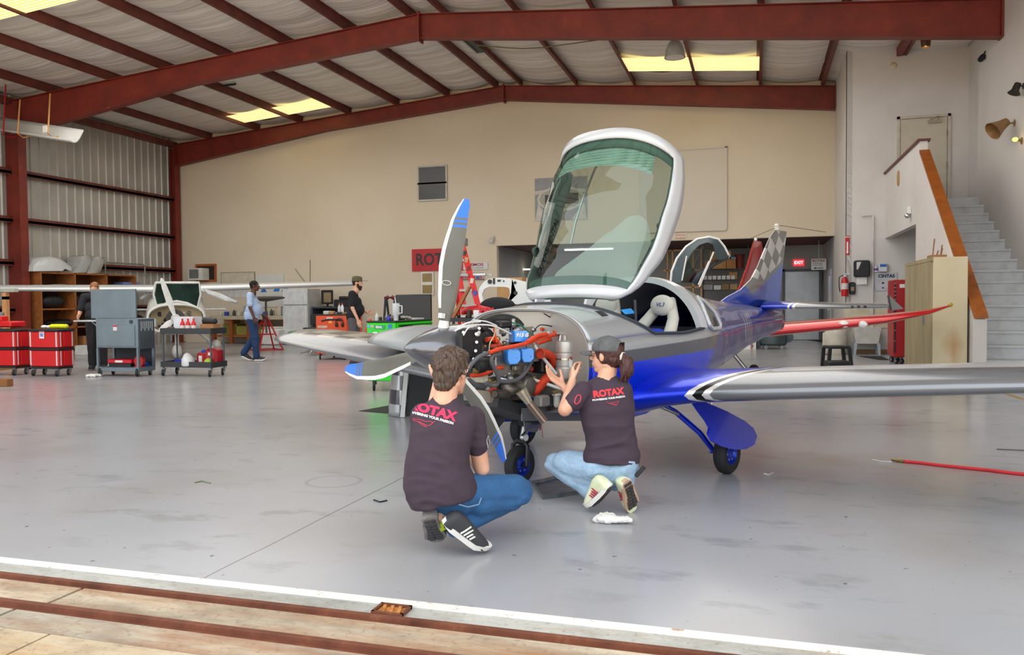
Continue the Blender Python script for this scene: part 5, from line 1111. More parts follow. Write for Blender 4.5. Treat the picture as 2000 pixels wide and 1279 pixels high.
# ---------------------------------------------------------------- standing people further in
def stander(label, loc, fwd, P, cols, vox=.011, beard=None, hat=None, glasses=False):
    f = Vector(fwd).normalized(); l = Vector((0, 0, 1)).cross(f); R = Matrix((f, l, Vector((0, 0, 1)))).transposed()
    t = thing('person', label, 'person', tuple(loc)); W = lambda x, y, z: R @ Vector((x, y, z))
    sk, sh, pa, so, ha = cols; g_ = lambda n: W(*P[n])
    h = Head(g_('head'), R @ Vector(P.get('look', (1, 0, 0))), (0, 0, 1), 1.0); L = h.prims(W(P['head'][0] - .03, 0, P['head'][2] - .17))
    cx = P.get('chest', (0, 0, 1.25)); b_ = P.get('belly', .12)
    L += [(g_('shL'), .055, g_('shR'), .055), (W(cx[0], .06, cx[2]), .11, W(cx[0], -.06, cx[2]), .11), (W(cx[0], 0, cx[2]), .12, W(P['hipc'][0], 0, P['hipc'][2]), .12)]
    for s_ in 'LR':
        L += [(g_('sh' + s_), .05, g_('el' + s_), .04), (g_('el' + s_), .038, g_('wr' + s_), .026), (g_('hip' + s_), .085, g_('kn' + s_), .055), (g_('kn' + s_), .052, g_('an' + s_), .035)]
        hand(L, g_('wr' + s_), R @ Vector(P.get('hd' + s_, (.25, 0, -1))), R @ Vector((0, 1 if s_ == 'L' else -1, 0)), 1 if s_ == 'L' else -1, .45)
    fuse('body', L, .009, sk, t, it=2)
    h.eyes(t)
    S_ = [(g_('shL'), .07, g_('shR'), .07), (W(cx[0], .07, cx[2]), .125, W(cx[0], -.07, cx[2]), .125), (W(cx[0] + .02, .05, cx[2] - .15), b_ + .02, W(cx[0] + .02, -.05, cx[2] - .15), b_ + .02), (W(P['hipc'][0], .06, P['hipc'][2] + .03), b_ + .005, W(P['hipc'][0], -.06, P['hipc'][2] + .03), b_ + .005)]
    for s_ in 'LR': a, b = g_('sh' + s_), g_('el' + s_); S_.append((a, .068, a + (b - a) * P.get('slv', .75), .066))
    fuse('shirt', S_, vox, sh, t, it=3, disp=folds(.006, (6, 6, 9), 2))
    T = [(W(P['hipc'][0], .06, P['hipc'][2] - .03), .12, W(P['hipc'][0], -.06, P['hipc'][2] - .03), .12)]
    for s_ in 'LR': T += [(g_('hip' + s_), .11, g_('kn' + s_), .085), (g_('kn' + s_), .082, g_('an' + s_) + Vector((0, 0, .03)), .07)]
    fuse('trousers', T, vox, pa, t, it=3, disp=folds(.006, (9, 9, 5), 4))
    for s_ in 'LR':
        a = g_('an' + s_); d = R @ Vector(P.get('ft' + s_, (1, 0, 0))); d.normalize(); shoe(t, a - d * .08 + Vector((0, 0, -.075)), a + d * .2 + Vector((0, 0, -.075)) , (0, 0, 1) if abs(d.z) < .3 else Vector((0, 0, 1)), so, .29, .1, .09, tread=False)
    HL = [(h.p(-.02, 0, .032), (.098, .080, .088), h.R), (h.p(-.05, 0, -.015), (.052, .066, .055), h.R)]
    if ha: fuse('hair', HL, .008, ha, t, it=1, disp=hairdisp)
    if beard: fuse('beard', [(h.p(.05, 0, -.085), (.05, .052, .05), h.R), (h.p(.06, 0, -.12), (.03, .035, .04), h.R), (h.p(.02, .05, -.05), (.03, .015, .05), h.R), (h.p(.02, -.05, -.05), (.03, .015, .05), h.R)], .008, beard, t, it=1)
    if hat:
        m = MB(); m.loft([[h.p(-.012 + .106 * k_ * cos(a), .089 * k_ * sin(a), z_) for a in [2 * pi * k / 20 for k in range(20)]] for k_, z_ in ((1, .035), (1.0, .08), (.93, .115), (.7, .135), (.1, .142))]); o = m.build('cap', hat, t)
        MB().prism([(.0, -.07), (.14, -.06), (.17, 0), (.14, .06), (0, .07)], 0, .006, 'z').xf((Matrix.Translation(h.p(.055, 0, .045)) @ h.R.to_4x4())).build('cap_brim', hat, o)
    if glasses: MB().tube([h.p(.0, .078, .012), h.p(.085, .045, .012), h.p(.092, 0, .014), h.p(.085, -.045, .012), h.p(.0, -.078, .012)], .004, 6).build('glasses', BLACK, t)
    return t
base = dict(head=(.03, 0, 1.66), chest=(0, 0, 1.28), hipc=(0, 0, .98), shL=(-.01, .19, 1.45), shR=(-.01, -.19, 1.45), elL=(-.03, .26, 1.16), elR=(-.03, -.26, 1.16), wrL=(.07, .25, .92), wrR=(.07, -.25, .92), hipL=(0, .1, .93), hipR=(0, -.1, .93), knL=(.03, .1, .52), knR=(.03, -.1, .52), anL=(0, .1, .09), anR=(0, -.1, .09), slv=.72)
P1 = dict(base); P1.update(head=(.07, 0, 1.67), chest=(.03, 0, 1.28), belly=.16, shR=(.0, -.19, 1.46), elR=(.02, -.27, 1.18), wrR=(.10, -.27, .97), anR=(.10, -.1, .09), knR=(.08, -.1, .52), knL=(.02, .1, .53), anL=(-.22, .1, .15), ftL=(.9, 0, -.45), elL=(.06, .26, 1.18), wrL=(.2, .25, 1.0))
SN = M('22262c', .6)
q = fl(494, 705); stander('person in light blue shirt, glasses and navy trousers walking past the fridge', (q.x, q.y, 0), CRT + CFW * .1, P1, (SKIND, M('a9bfe0', .8, var=.06), jean('1c3a63'), [SN, WHITE, SN], M('15110f', .9)), glasses=True)
P2 = dict(base); P2.update(head=(.09, 0, 1.68), look=(1, -.1, -.05), chest=(.04, 0, 1.28), belly=.14, shR=(.0, -.20, 1.45), elR=(.02, -.26, 1.16), wrR=(.13, -.27, .92), elL=(.10, .2, 1.16), wrL=(.28, .12, 1.06), hdL=(1, -.3, -.1))
q = fl(692, 713); stander('bearded person in olive cap and black T-shirt standing beside the orange tool chest', (q.x, q.y, 0), CRT + CFW * .05, P2, (SKIN, M('15151c', .85, var=.05), M('55555a', .85, var=.1), [M('4a3a2c', .8), M('2a2522', .8), SN], M('2d2018', .9)), beard=M('3a261b', .95), hat=M('5c563f', .85))
P3 = dict(base); P3.update(head=(.16, 0, 1.60), look=(1, 0, -.5), chest=(.10, 0, 1.22), shL=(.10, .2, 1.44), shR=(.10, -.2, 1.44), elL=(.16, .27, 1.12), elR=(.16, -.27, 1.12), wrL=(.38, .2, 1.05), wrR=(.36, -.25, 1.05), hdL=(1, 0, -.2), hdR=(1, 0, -.2))
q = dep(189, 600, 15.9); stander('person with reddish hair in black T-shirt leaning behind the grey metal cart', (q.x, q.y, 0), -CFW * .9 + CRT * .25, P3, (SKIN, M('1d1e26', .85, var=.05), M('25262a', .85), [SN, SN, SN], hairmat('7a4a2a', 'a8703f')))
# ================================================================ left side and middle of the hangar
def TW(name, label, cat, px, y, group=None, z=0.0):
    """thing squared to the building with its front in the plane Y = y; returns it and a pixel -> local point function"""
    o = Vector((ony(px, 640, y).x, y, z)); t = thing(name, label, cat, tuple(o), 0, group)
    return t, (lambda px_, py_, dy=0.0: ony(px_, py_, y + dy) - o)
ORD_ = ['first', 'second', 'third', 'fourth', 'fifth', 'sixth', 'seventh', 'eighth', 'ninth', 'tenth', 'eleventh', 'twelfth', 'thirteenth', 'fourteenth', 'fifteenth', 'sixteenth']
def flat(label, cat): return dict(label=label, cat=cat)
def caster(par, p, r=.055, off=.03):
    p = Vector(p); o = MB().lathe((p.x, p.y - off, r), [(r * .3, -.018), (r * .92, -.018), (r, -.01), (r, .01), (r * .92, .018), (r * .3, .018)], (.9, .42, 0), 18).build('caster', M('1c1c1e', .5), par)
    m = MB(); m.lathe((p.x, p.y - off, r), [(r * .55, -.021), (r * .6, .021)], (.9, .42, 0), 12); m.box((p.x, p.y - off * .5, r * 1.6), (.05, .05, r * 1.1)); m.box((p.x, p.y, r * 2.15), (.08, .07, .008)); m.build('caster_fork', M('8f9092', .35, .6), o); return o
def drawers(par, x0, x1, y, z0, z1, n, mat_, hm_, hs=None):
    hs = hs or [1] * n; tot = sum(hs); z = z0
    for h in hs:
        hh = (z1 - z0) * h / tot; d = MB().bx(x0 + .01, x1 - .01, y - .018, y, z + .006, z + hh - .006, bev=.004).build('drawer', mat_, par)
        MB().bx(x0 + .04, x1 - .04, y - .032, y - .018, z + hh - .03, z + hh - .016).build('drawer_handle', hm_, d); z += hh
TOTE = M('d01018', .35, var=.05); TRIM_ = M('1a1518', .6); ALST = M('dedede', .35, .3, var=.03)
def tote_stack(label, px0, px1, y, depth, top):
    t, L = TW('tool_tote_stack', label, 'tool totes', px0, y)
    x0, x1 = 0, L(px1, 700).x; zt = L(px1, 640).z
    MB().bx(x0 + .02, x1 - .02, .02, depth - .02, .13, .17).bx(x0 - .02, x0 + .0, 0, depth, .12, .15).build('dolly', TRIM_, t)
    for q in ((x0 + .06, .06), (x1 - .05, .04), (x0 + .06, depth - .06), (x1 - .05, depth - .06)): caster(t, (q[0], q[1], 0), .058)
    for k in range(2):
        za = .175 + k * (zt - .20) / 2; zb = za + (zt - .20) / 2
        b = MB().bx(x0 + .005, x1 - .005, .005, depth - .005, za, zb - .045, bev=.012).build('tote', TOTE, t)
        MB().bx(x0 - .006, x1 + .006, -.006, depth + .006, zb - .05, zb - .003, bev=.01).build('tote_rim', TRIM_, b)
        for xx in (x0 + .03, x1 - .05): MB().bx(xx, xx + .025, -.003, .01, za + .02, zb - .055).build('corner_strip', ALST, b)
        for yy in (.05, depth - .05): MB().bx(x1 - .006, x1 + .003, yy, yy + .02, za + .02, zb - .055).build('corner_strip', ALST, b)
        MB().bx(x1 - .006, x1 + .006, depth * .35, depth * .65, za + .03, zb - .06, bev=.004).build('side_rib', TOTE, b)
    return t, L, x0, x1, zt
Yt = 11.5
t, L, x0, x1, zt = tote_stack('red tool totes on a dolly at the frame edge, red lidded box on top', -48, 30, Yt, .36, 0)
a = tag(MB().bx(0, .62, 0, .34, 0, .11, bev=.02).build('toolbox', TOTE, None, loc=t.location + Vector((.12, .08, zt + .005))), 'flat red toolbox lying on the totes at the frame edge', 'toolbox')
tag(MB().bx(0, .24, 0, .16, 0, .09, bev=.01).build('parts_bin', TOTE, None, loc=t.location + Vector((.22, .14, zt + .12))), 'small red open parts bin on top of the flat red toolbox', 'bin')
b = thing('spray_bottle', 'white and grey lidded bottle beside the small red bin', 'bottle', tuple(t.location + Vector((.20, .38, zt + .0)))); MB().lathe((0, 0, 0), [(.05, 0), (.052, .02), (.052, .20), (.04, .22)]).build('bottle_body', M('c9ccd6', .4), b); MB().lathe((0, 0, .215), [(.045, 0), (.045, .05), (.03, .07)]).build('bottle_cap', M('6b6e74', .4), b)
t, L, x0, x1, zt = tote_stack('two red tool totes on a dolly with a white label, open top', 55, 114, Yt, .36, 0)
p = L(82, 654); MB().box((p.x, -.006, p.z), (.11, .004, .13)).build('tote_label', M('e4e6ec', .5), t); MB().box((p.x, -.009, p.z + .0), (.07, .003, .06)).build('label_print', M('6f8fd0', .5), t); MB().box((p.x, -.009, p.z + .055), (.10, .003, .015)).build('label_stripe', RED, t)
m = MB(); rng = random.Random(3)
for k in range(7): m.ball((x0 + .32 + .05 * k, .22 + .03 * rng.random(), zt + .02), (.05, .06, .04), 10, 7)
tag(m.build('yellow_cloth', M('dfe21a', .9), None, loc=t.location), 'bunched bright yellow cloth on top of the red tote stack', 'cloth')
tag(MB().ball((x0 + .16, .2, zt + .012), (.07, .05, .03)).ball((x0 + .24, .22, zt + .01), (.05, .04, .03)).build('crumpled_rag', WHITE, None, loc=t.location), 'small pale crumpled rag beside the yellow cloth', 'rag')
# --- grey steel rolling cabinet with raised lid
GC = M('6f7e87', .38, .3, var=.10, sc=3); GCD = M('4c575f', .45, .2, var=.08)
Yc = 11.75; t, L = TW('rolling_cabinet', 'tall grey steel rolling cabinet with raised lid and open lower shelf', 'cabinet', 187, Yc)
x1 = L(269, 640).x; zt, zb, zs = L(187, 622).z, L(190, 717).z, L(190, 679).z; dp = .42
m = MB(); m.bx(0, x1, 0, dp, zs, zt, bev=.006); body_ = m.build('cabinet_body', GC, t)
MB().bx(.06, x1 - .06, -.012, 0, zs + .03, zt - .12, bev=.004).build('drop_door', GC, t); p = L(226, 640); MB().box((p.x, -.015, p.z + .0), (.085, .004, .10)).build('warning_label', M('cfd0d0', .5), t); MB().box((p.x, -.018, p.z + .032), (.085, .003, .03)).build('label_stripe', RED, t)
MB().cyl((x1 - .14, -.012, zt - .06), (x1 - .14, 0, zt - .06), .035, 18).build('lock_knob', M('3c444a', .4, .5), t)
for xx in (0, x1 - .04):
    for yy in (0, dp - .04): MB().bx(xx, xx + .04, yy, yy + .04, zb, zs).build('post', GC, t)
MB().bx(0, x1, 0, dp, zb - .07, zb, bev=.004).build('bottom_shelf', GC, t); MB().bx(.04, x1 - .04, dp - .01, dp, zb, zs).build('back_panel', M('2b3137', .7), t)
for k in range(7): MB().bx(x1 + .014, x1 + .018, .06 + k * .045, .075 + k * .045, zs + .30 + (.04 if k % 2 else 0), zs + .47).build('louvre', M('b8bcc0', .4), t)
MB().bx(x1, x1 + .014, .03, dp - .03, zs - .02, zt - .02).build('side_panel', GCD, t)
l0, l1 = L(178, 622, .05), L(264, 564, .05); MB().bx(l0.x, l1.x, .05, .085, zt, l1.z, bev=.004).build('raised_lid', GC, t)
for q in ((.05, .05), (x1 - .05, .05), (.05, dp - .05), (x1 - .05, dp - .05)): caster(t, (q[0], q[1], 0), .075)
MB().bx(-.62, 0, .12, .5, zt - .06, zt - .035, bev=.004).build('side_tray', M('c9cdd0', .4, .3), t); MB().cyl((-.38, .3, zt - .06), (-.005, .3, zt - .32), .01).build('tray_brace', M('c9cdd0', .4, .3), t)
tag(MB().ball((0, 0, .035), (.09, .06, .035)).ball((.09, .02, .045), (.07, .06, .04)).ball((.03, -.05, .03), (.06, .05, .03)).build('folded_cloth', WHITE, None, loc=t.location + Vector((-.18, .3, zt - .037))), 'white folded cloths lying on the side tray of the grey cabinet', 'cloth')
b = thing('soldering_case', 'red handled tool case on the bottom shelf of the grey cabinet', 'tool case', tuple(t.location + Vector((.12, .12, zb)))); MB().bx(0, .52, 0, .2, .06, .14, bev=.015).build('case_body', M('c8142a', .4), b); MB().bx(.02, .50, .02, .18, 0, .06).build('case_base', BLACK, b); MB().bx(.18, .34, -.006, 0, .08, .12).build('case_label', WHITE, b)
tag(MB().cyl((0, .0, .10), (0, .06, .10), .10, 22).box((0, .03, .01), (.16, .10, .02)).build('cable_reel', M('b0121c', .4), None, loc=t.location + Vector((.78, .15, zb))), 'round red reel beside the red case on the cabinet shelf', 'reel')
tag(MB().bx(0, .1, 0, .1, 0, .03).ball((.05, .05, .05), (.045, .045, .03)).build('tape_roll', M('1f62c8', .4), None, loc=t.location + Vector((x1 - .2, .3, zb))), 'blue tape roll at the right end of the cabinet shelf', 'tape')
# --- black utility cart
Yk = 12.0; t, L = TW('utility_cart', 'black two-shelf utility cart with red bottles and boxes on top', 'cart', 313, Yk)
BK = M('22262a', .45); x0, x1 = 0.0, L(412, 650).x; zt = L(330, 641).z; zb = L(330, 706).z; dp = .42
for z_, nm in ((zt, 'top_tray'), (zb, 'bottom_tray')):
    m = MB(); m.bx(x0, x1, 0, dp, z_ - .1, z_ - .07); m.bx(x0, x1, -.01, .012, z_ - .1, z_); m.bx(x0, x1, dp - .012, dp, z_ - .1, z_); m.bx(x0 - .012, x0, 0, dp, z_ - .1, z_); m.bx(x1, x1 + .012, 0, dp, z_ - .1, z_); m.build(nm, BK, t)
for xx in (.03, x1 - .03):
    for yy in (.03, dp - .03): MB().cyl((xx, yy, .12), (xx, yy, zt - .02), .016).build('post', M('4a5157', .4, .3), t)
for q in ((.04, .03), (x1 - .04, .03), (.04, dp - .03), (x1 - .04, dp - .03)): caster(t, (q[0], q[1], 0), .062)
ct = t.location + Vector((0, 0, zt - .07)); cb_ = t.location + Vector((0, 0, zb - .07))
def bottle(label, loc, col, h=.2, r=.045, group=None, capc=None, name='bottle', shape='jug', lab=True):
    b = thing(name, label, 'bottle', tuple(loc), 0, group); MB().lathe((0, 0, 0), [(r * .9, 0), (r, .01), (r, h * .55), (r * .75, h * .72), (r * .36, h * .82), (r * .34, h * .86)], n=16).build('bottle_body', M(col, .35), b)
    MB().lathe((0, 0, h * .86), [(r * .42, 0), (r * .42, h * .12), (r * .3, h * .14)], n=12).build('bottle_cap', M(capc or col, .4), b)
    if lab: MB().lathe((0, 0, 0), [(r * 1.015, h * .15), (r * 1.015, h * .5)], n=16, caps=False).build('bottle_label', M('e8dcd8', .5), b)
    return b
wb_ = MB().bx(0, .42, 0, .25, 0, .27).build('printed_carton', M('dfe2ea', .6), None, loc=ct + Vector((.12, .2, .0))); tag(wb_, 'white printed carton behind the red bottles on the black cart', 'box')
for i, px in enumerate((349, 360, 371)): bottle(['left', 'middle', 'right'][i] + ' one of the three red bottles on the black cart', ct + Vector((L(px, 640).x, .1, 0)), 'd8121a', .24, .042, 'red bottles on the black cart')
tag(MB().tube([(0, 0, 0), (.03, 0, 0), (.26, 0, -.02), (.29, 0, -.02)], [.03, .062, .058, .03], 16).build('padded_roll', M('1b1c20', .55), None, loc=ct + Vector((L(376, 640).x, .28, .20))), 'black padded roll resting on a cardboard box on the cart', 'roll')
tag(MB().bx(0, .27, 0, .2, 0, .14).build('cardboard_box', CARD, None, loc=ct + Vector((L(378, 640).x, .18, 0))), 'low cardboard box under the black padded roll', 'box')
tag(MB().bx(0, .12, 0, .1, 0, .09, bev=.01).build('tape_box', M('6a4a4c', .6), None, loc=ct + Vector((.02, .15, 0))), 'small brown box at the left end of the cart top', 'box')
g_ = thing('fuel_can', 'small red fuel can with a blue cap on the cart bottom shelf', 'fuel can', tuple(cb_ + Vector((L(366, 700).x, .22, 0)))); MB().bx(0, .20, 0, .2, 0, .22, bev=.03).build('can_body', M('b01222', .4), g_); MB().ball((.10, .1, .24), (.05, .04, .035)).build('can_cap', M('1f4fc8', .4), g_); MB().box((.1, -.003, .11), (.07, .004, .11)).build('can_label', WHITE, g_)
g_ = thing('fuel_can', 'larger red fuel can with a white mark on the cart bottom shelf', 'fuel can', tuple(cb_ + Vector((L(383, 700).x + .01, .2, 0)))); MB().bx(0, .25, 0, .24, 0, .30, bev=.04).build('can_body', M('a80f20', .4), g_); MB().cyl((.08, .12, .30), (.08, .12, .34), .03).build('can_cap', M('c9c4b0', .4), g_); MB().box((.12, -.003, .2), (.06, .004, .05)).build('can_label', WHITE, g_)
tag(MB().lathe((0, 0, 0), [(.11, 0), (.12, .02), (.10, .12), (.05, .20), (.01, .22)], (0, -.2, 1), 20).build('spinner_shell', M('d9dadb', .35), None, loc=cb_ + Vector((L(362, 700).x, .08, .01))), 'white pointed spinner shell on the cart bottom shelf', 'spinner')
tag(MB().lathe((0, 0, 0), [(.07, 0), (.075, .05), (.06, .1), (.02, .13)], n=14).box((-.12, 0, .01), (.2, .12, .02)).build('safety_helmet', M('a9c33c', .5), None, loc=cb_ + Vector((L(398, 700).x, .12, .0))), 'pale green and black helmet at the right of the cart shelf', 'helmet')
tag(MB().bx(0, .18, 0, .14, 0, .09).build('parts_bin', M('1c2fb0', .45), None, loc=cb_ + Vector((.08, .25, 0))), 'blue parts bin at the left of the cart bottom shelf', 'bin')
def rag(label, p, s=1.0, seed=1, col='e4e2de'):
    r_ = random.Random(seed); m = MB()
    for k in range(9): cap(m, (r_.uniform(-.10, .10) * s, r_.uniform(-.06, .06) * s, .018 * s), .02 * s, (r_.uniform(-.10, .10) * s, r_.uniform(-.06, .06) * s, .03 * s), .016 * s)
    me = m.mesh('tmp'); o = bpy.data.objects.new('tmp', me); COL.objects.link(o); q = o.modifiers.new('r', 'REMESH'); q.mode = 'VOXEL'; q.voxel_size = .006 * s; q = o.modifiers.new('s', 'SMOOTH'); q.iterations = 3
    out = bpy.data.meshes.new_from_object(o.evaluated_get(bpy.context.evaluated_depsgraph_get())); bpy.data.objects.remove(o); out.materials.clear()
    for v in out.vertices: v.co += v.normal * .006 * s * noise.noise(v.co * 60 / s); v.co.z = max(v.co.z, .001)
    return link(out, 'crumpled_rag', M(col, .9, var=.05), None, 180, loc=p, label=label, cat='rag')
rag('white rag on the floor in front of the grey cabinet', fl(182, 736), 1.2, 4); rag('crumpled white rag on the floor behind the kneeling person', fl(1198, 1020) , 1.0, 8)
# --- wooden cubby shelf along the corrugated wall
SX = -18.15; ya, yb = onx(80, 531, SX).y, onx(265, 536, SX).y; zt = onx(150, 533, SX).z
t = thing('wooden_cubby_shelf', 'large brown plywood cubby shelf standing along the corrugated wall', 'shelf', (SX, ya, 0)); OSB = (lambda g: g.out(g.ramp(g.noise(9, 6, rough=.7), [(.3, '7d4519'), (.7, 'ac6a30')]), .7))(G('plywood')); dpx = -.66
ys = [0, onx(147, 540, SX).y - ya, onx(209, 540, SX).y - ya, yb - ya]
for i, yy in enumerate(ys): MB().bx(dpx, 0, yy - .02, yy + .02, 0, zt).build('side_panel' if i in (0, 3) else 'divider', OSB, t)
MB().bx(dpx, dpx + .02, 0, ys[-1], .0, zt).build('back_panel', M('5a3316', .8), t)
zr = [onx(90, q, SX).z for q in (567, 604, 641)] + [.08]
for z_ in [zt - .02] + zr: MB().bx(dpx, 0, .02, ys[-1] - .02, z_ - .02, z_ + .02).build('shelf_board', OSB, t)
BAG = M('17181b', .6, var=.3, sc=10)
def lump(name, label, cat, loc, sz, mat_, sd=1, grp=None):
    r_ = random.Random(sd); m = MB()
    for k in range(5): m.ball((r_.uniform(-.25, .25) * sz[0], r_.uniform(-.2, .2) * sz[1], sz[2] * .5), (sz[0] * .32, sz[1] * .4, sz[2] * .5), 12, 8)
    o = m.build(name, mat_, None, 60, loc=loc); return tag(o, label, cat, grp)
for i, (yy, zi, sz, lb_) in enumerate(((.55, 1, (.5, .8, .36), 'black duffel bag lying in the left cubby of the plywood shelf'), (1.45, 1, (.45, .6, .42), 'black backpack with pale straps in the left cubby'), (1.2, 2, (.5, 1.3, .2), 'dark cable heap in the lower left cubby'), (3.6, 2, (.5, 1.2, .3), 'dark bag in the lower middle cubby of the plywood shelf'))):
    lump('bag', lb_, 'bag', (SX - .33, ya + yy, zr[zi] + .02), sz, BAG, i)
tag(MB().bx(-.5, 0, 0, 1.1, 0, .18, bev=.02).bx(-.45, -.05, .2, .9, .18, .27, bev=.03).build('plastic_tray', M('6f86c0', .5), None, loc=(SX - .08, ya + ys[2] + .6, zr[0] + .02)), 'pale blue plastic trays in the top right cubby', 'tray')
tag(MB().ball((0, 0, .08), (.25, .5, .085), 16, 10).build('wing_fairing', M('c2c3c2', .4), None, loc=(SX - .33, ya + .9, zr[0] + .02)), 'pale curved fairing in the top left cubby', 'fairing')
tag(MB().bx(0, .42, 0, .9, 0, .3).build('cardboard_box', CARD, None, loc=(SX - .5, ya + ys[1] + .3, zr[3] + .02)), 'low cardboard box in the bottom middle cubby', 'box')
# white cowling and seat shells on top
def onshelf(name, label, cat, poly, mat_, d=.5, x=SX - .33):
    m = MB(); P = [onx(*q, x) for q in poly]; o = Vector((x, P[0].y, zt)); mn = min(p.z for p in P); n = len(P); c_ = sum(P, Vector()) / n
    r0 = [Vector((d / 2, p.y - o.y, max(0, p.z - mn) * .96)) for p in P]; r1 = [Vector((-d / 2, p.y - o.y, max(0, p.z - mn) * .96)) for p in P]; k = [Vector((d * .62, (p.y - c_.y) * .7 + c_.y - o.y, max(0, p.z - mn) * .75 + .01)) for p in P]
    m.loft([k, r0, r1]); return tag(m.build(name, mat_, None, 60, loc=tuple(o)), label, cat)
WGL = M('c9cccd', .35, var=.04)
onshelf('engine_cowling', 'white engine cowling stored on the plywood shelf next to the red column', 'cowling', [(47, 527), (48, 515), (62, 502), (80, 497), (98, 500), (114, 511), (123, 518), (123, 526), (112, 521), (104, 527)], WGL, .6)
onshelf('seat_shell', 'grey seat shell leaning left on top of the plywood shelf', 'seat shell', [(128, 524), (142, 503), (146, 491), (156, 488), (166, 489), (167, 497), (158, 510), (152, 524)], M('a3a4a2', .5), .45)
onshelf('seat_shell', 'grey seat shell standing right of the other on the plywood shelf', 'seat shell', [(157, 525), (160, 508), (168, 492), (180, 490), (192, 492), (189, 508), (182, 524)], M('aeafac', .5), .45, SX - .45)
p0, p1 = onx(211, 530, SX - .2), onx(298, 548, SX - .2)
tag(MB().tube([(0, 0, 0), (0, 0, .30), (0, .08, .36), (0, 1.55, .36), (0, 1.63, .30), (0, 1.63, 0)], .022, 8).box((0, 0, .01), (.08, .08, .02)).box((0, 1.63, .01), (.08, .08, .02)).build('tube_rail', M('8a8a86', .4, .4), None, loc=(SX - .3, p0.y, zt)), 'grey bent tube rail standing on the right end of the plywood shelf', 'rail')
tag(MB().bx(0, .38, 0, .3, 0, .25, bev=.01).build('foam_box', M('d9d9d3', .7), None, loc=tuple(fl(146, 694))), 'white foam box on the floor left of the grey cabinet', 'box')
# wooden stand at the frame edge
t, L = TW('sawhorse', 'pale wooden post stand at the left frame edge holding a padded beam', 'stand', -20, 12.6)
MB().bx(-.1, L(24, 470).x, 0, .12, L(0, 571).z, L(0, 563).z, bev=.01).build('padded_beam', M('a9aaa2', .8), t); MB().bx(L(4, 600).x, L(12, 600).x, .0, .08, .05, L(0, 572).z).build('post', M('c08a58', .7), t)
MB().bx(-.2, L(24, 700).x, -.5, .4, 0, .05).build('base_board', M('a87848', .7), t); MB().bx(-.3, L(12, 600).x, .0, .08, L(0, 585).z, L(0, 579).z).build('clamp_bar', STEEL, t)
tag(MB().bx(-.2, .12, 0, .12, 0, .12, bev=.005).build('timber_block', M('8a5a30', .8), None, loc=tuple(fl(2, 755))), 'short brown timber block on the floor at the left frame edge', 'timber')
# ---------------------------------------------------------------- high-wing aircraft facing the door
HO = dep(345, 640, 19.4); hdir = Vector((HO.x, HO.y, 0)).normalized(); HTH = atan2(hdir.y, hdir.x)
t = thing('light_aircraft', 'white high-wing light aircraft with uncowled nose parked before the back wall', 'aircraft', (HO.x, HO.y, 0), HTH)
def HL_(px, py, dd=0.0): p = dep(px, py, 19.4 + dd) - Vector((HO.x, HO.y, 0)); return Matrix.Rotation(-HTH, 3, 'Z') @ p
HW_ = M('c9cbcc', .25, .3, var=.04, coat=.5)
zc_ = HL_(345, 559).z
airfoil_part('wing', [(s_ * y_, -.15 + abs(y_) * .03, zc_ - .09 + abs(y_) * .035 * (1 if s_ < 0 else .25), 1.25 - abs(y_) * .09, .155) for s_, y_ in ((-1, 4.35), (-1, 4.1), (-1, 2.5), (-1, .3), (1, .0), (1, 2.5), (1, 4.2), (1, 4.5))], HW_, t)
m = MB(); rings = []
for x_, w_, z0, z1 in ((-1.05, .60, .62, 1.27), (-.7, .64, .58, 1.32), (-.25, .66, .55, 1.42), (.3, .64, .55, 1.72), (.9, .55, .6, 1.66), (1.6, .30, .85, 1.35), (3.6, .12, 1.0, 1.25)):
    rings.append([Vector((x_, w_ * math.copysign(abs(cos(a)) ** .8, cos(a)), (z0 + z1) / 2 + (z1 - z0) / 2 * math.copysign(abs(sin(a)) ** .8, sin(a)))) for a in [2 * pi * k / 28 for k in range(28)]])
m.loft(rings, caps=False); o = m.build('fuselage_shell', M('d0d0cc', .3), t); q = o.modifiers.new('t', 'SOLIDIFY'); q.thickness = .03
MB().loft([[Vector((p.x + .3, p.y * .93, p.z)) for p in rings[0]], [Vector((p.x + .32, p.y * .5, p.z)) for p in rings[0]]]).build('firewall', M('cdb98e', .6), t)
MB().tube(rings[0] + [rings[0][0]], .022, 8).build('nose_rim', M('dcdcd8', .35), t)
ws = [HL_(*q, -.75) for q in [(304, 552), (389, 552), (392, 575), (386, 600), (366, 592), (345, 588), (325, 592), (307, 600), (300, 575)]]
plate('windscreen', ws, .02, (1, 0, 0), (lambda g: g.out(g.ramp(g.noise(2.5, 3), [(.3, '0c1a15'), (.7, '1f3a30')]), .5, spec=.1))(G('tinted_windscreen')), t); MB().tube(ws + [ws[0]], .028, 8).build('windscreen_frame', M('cfd0cd', .35), t)
hb = HL_(343, 622, -1.5); MB().lathe(hb, [(.02, -.14), (.08, -.13), (.10, -.05), (.10, .1)], (1, 0, 0), 18).build('propeller_hub', M('d2d2d0', .4), t); MB().lathe(hb + Vector((.15, 0, 0)), [(.2, 0), (.2, .15), (.15, .3)], (1, 0, 0), 20).build('gearbox', M('4a4642', .5, .4), t)
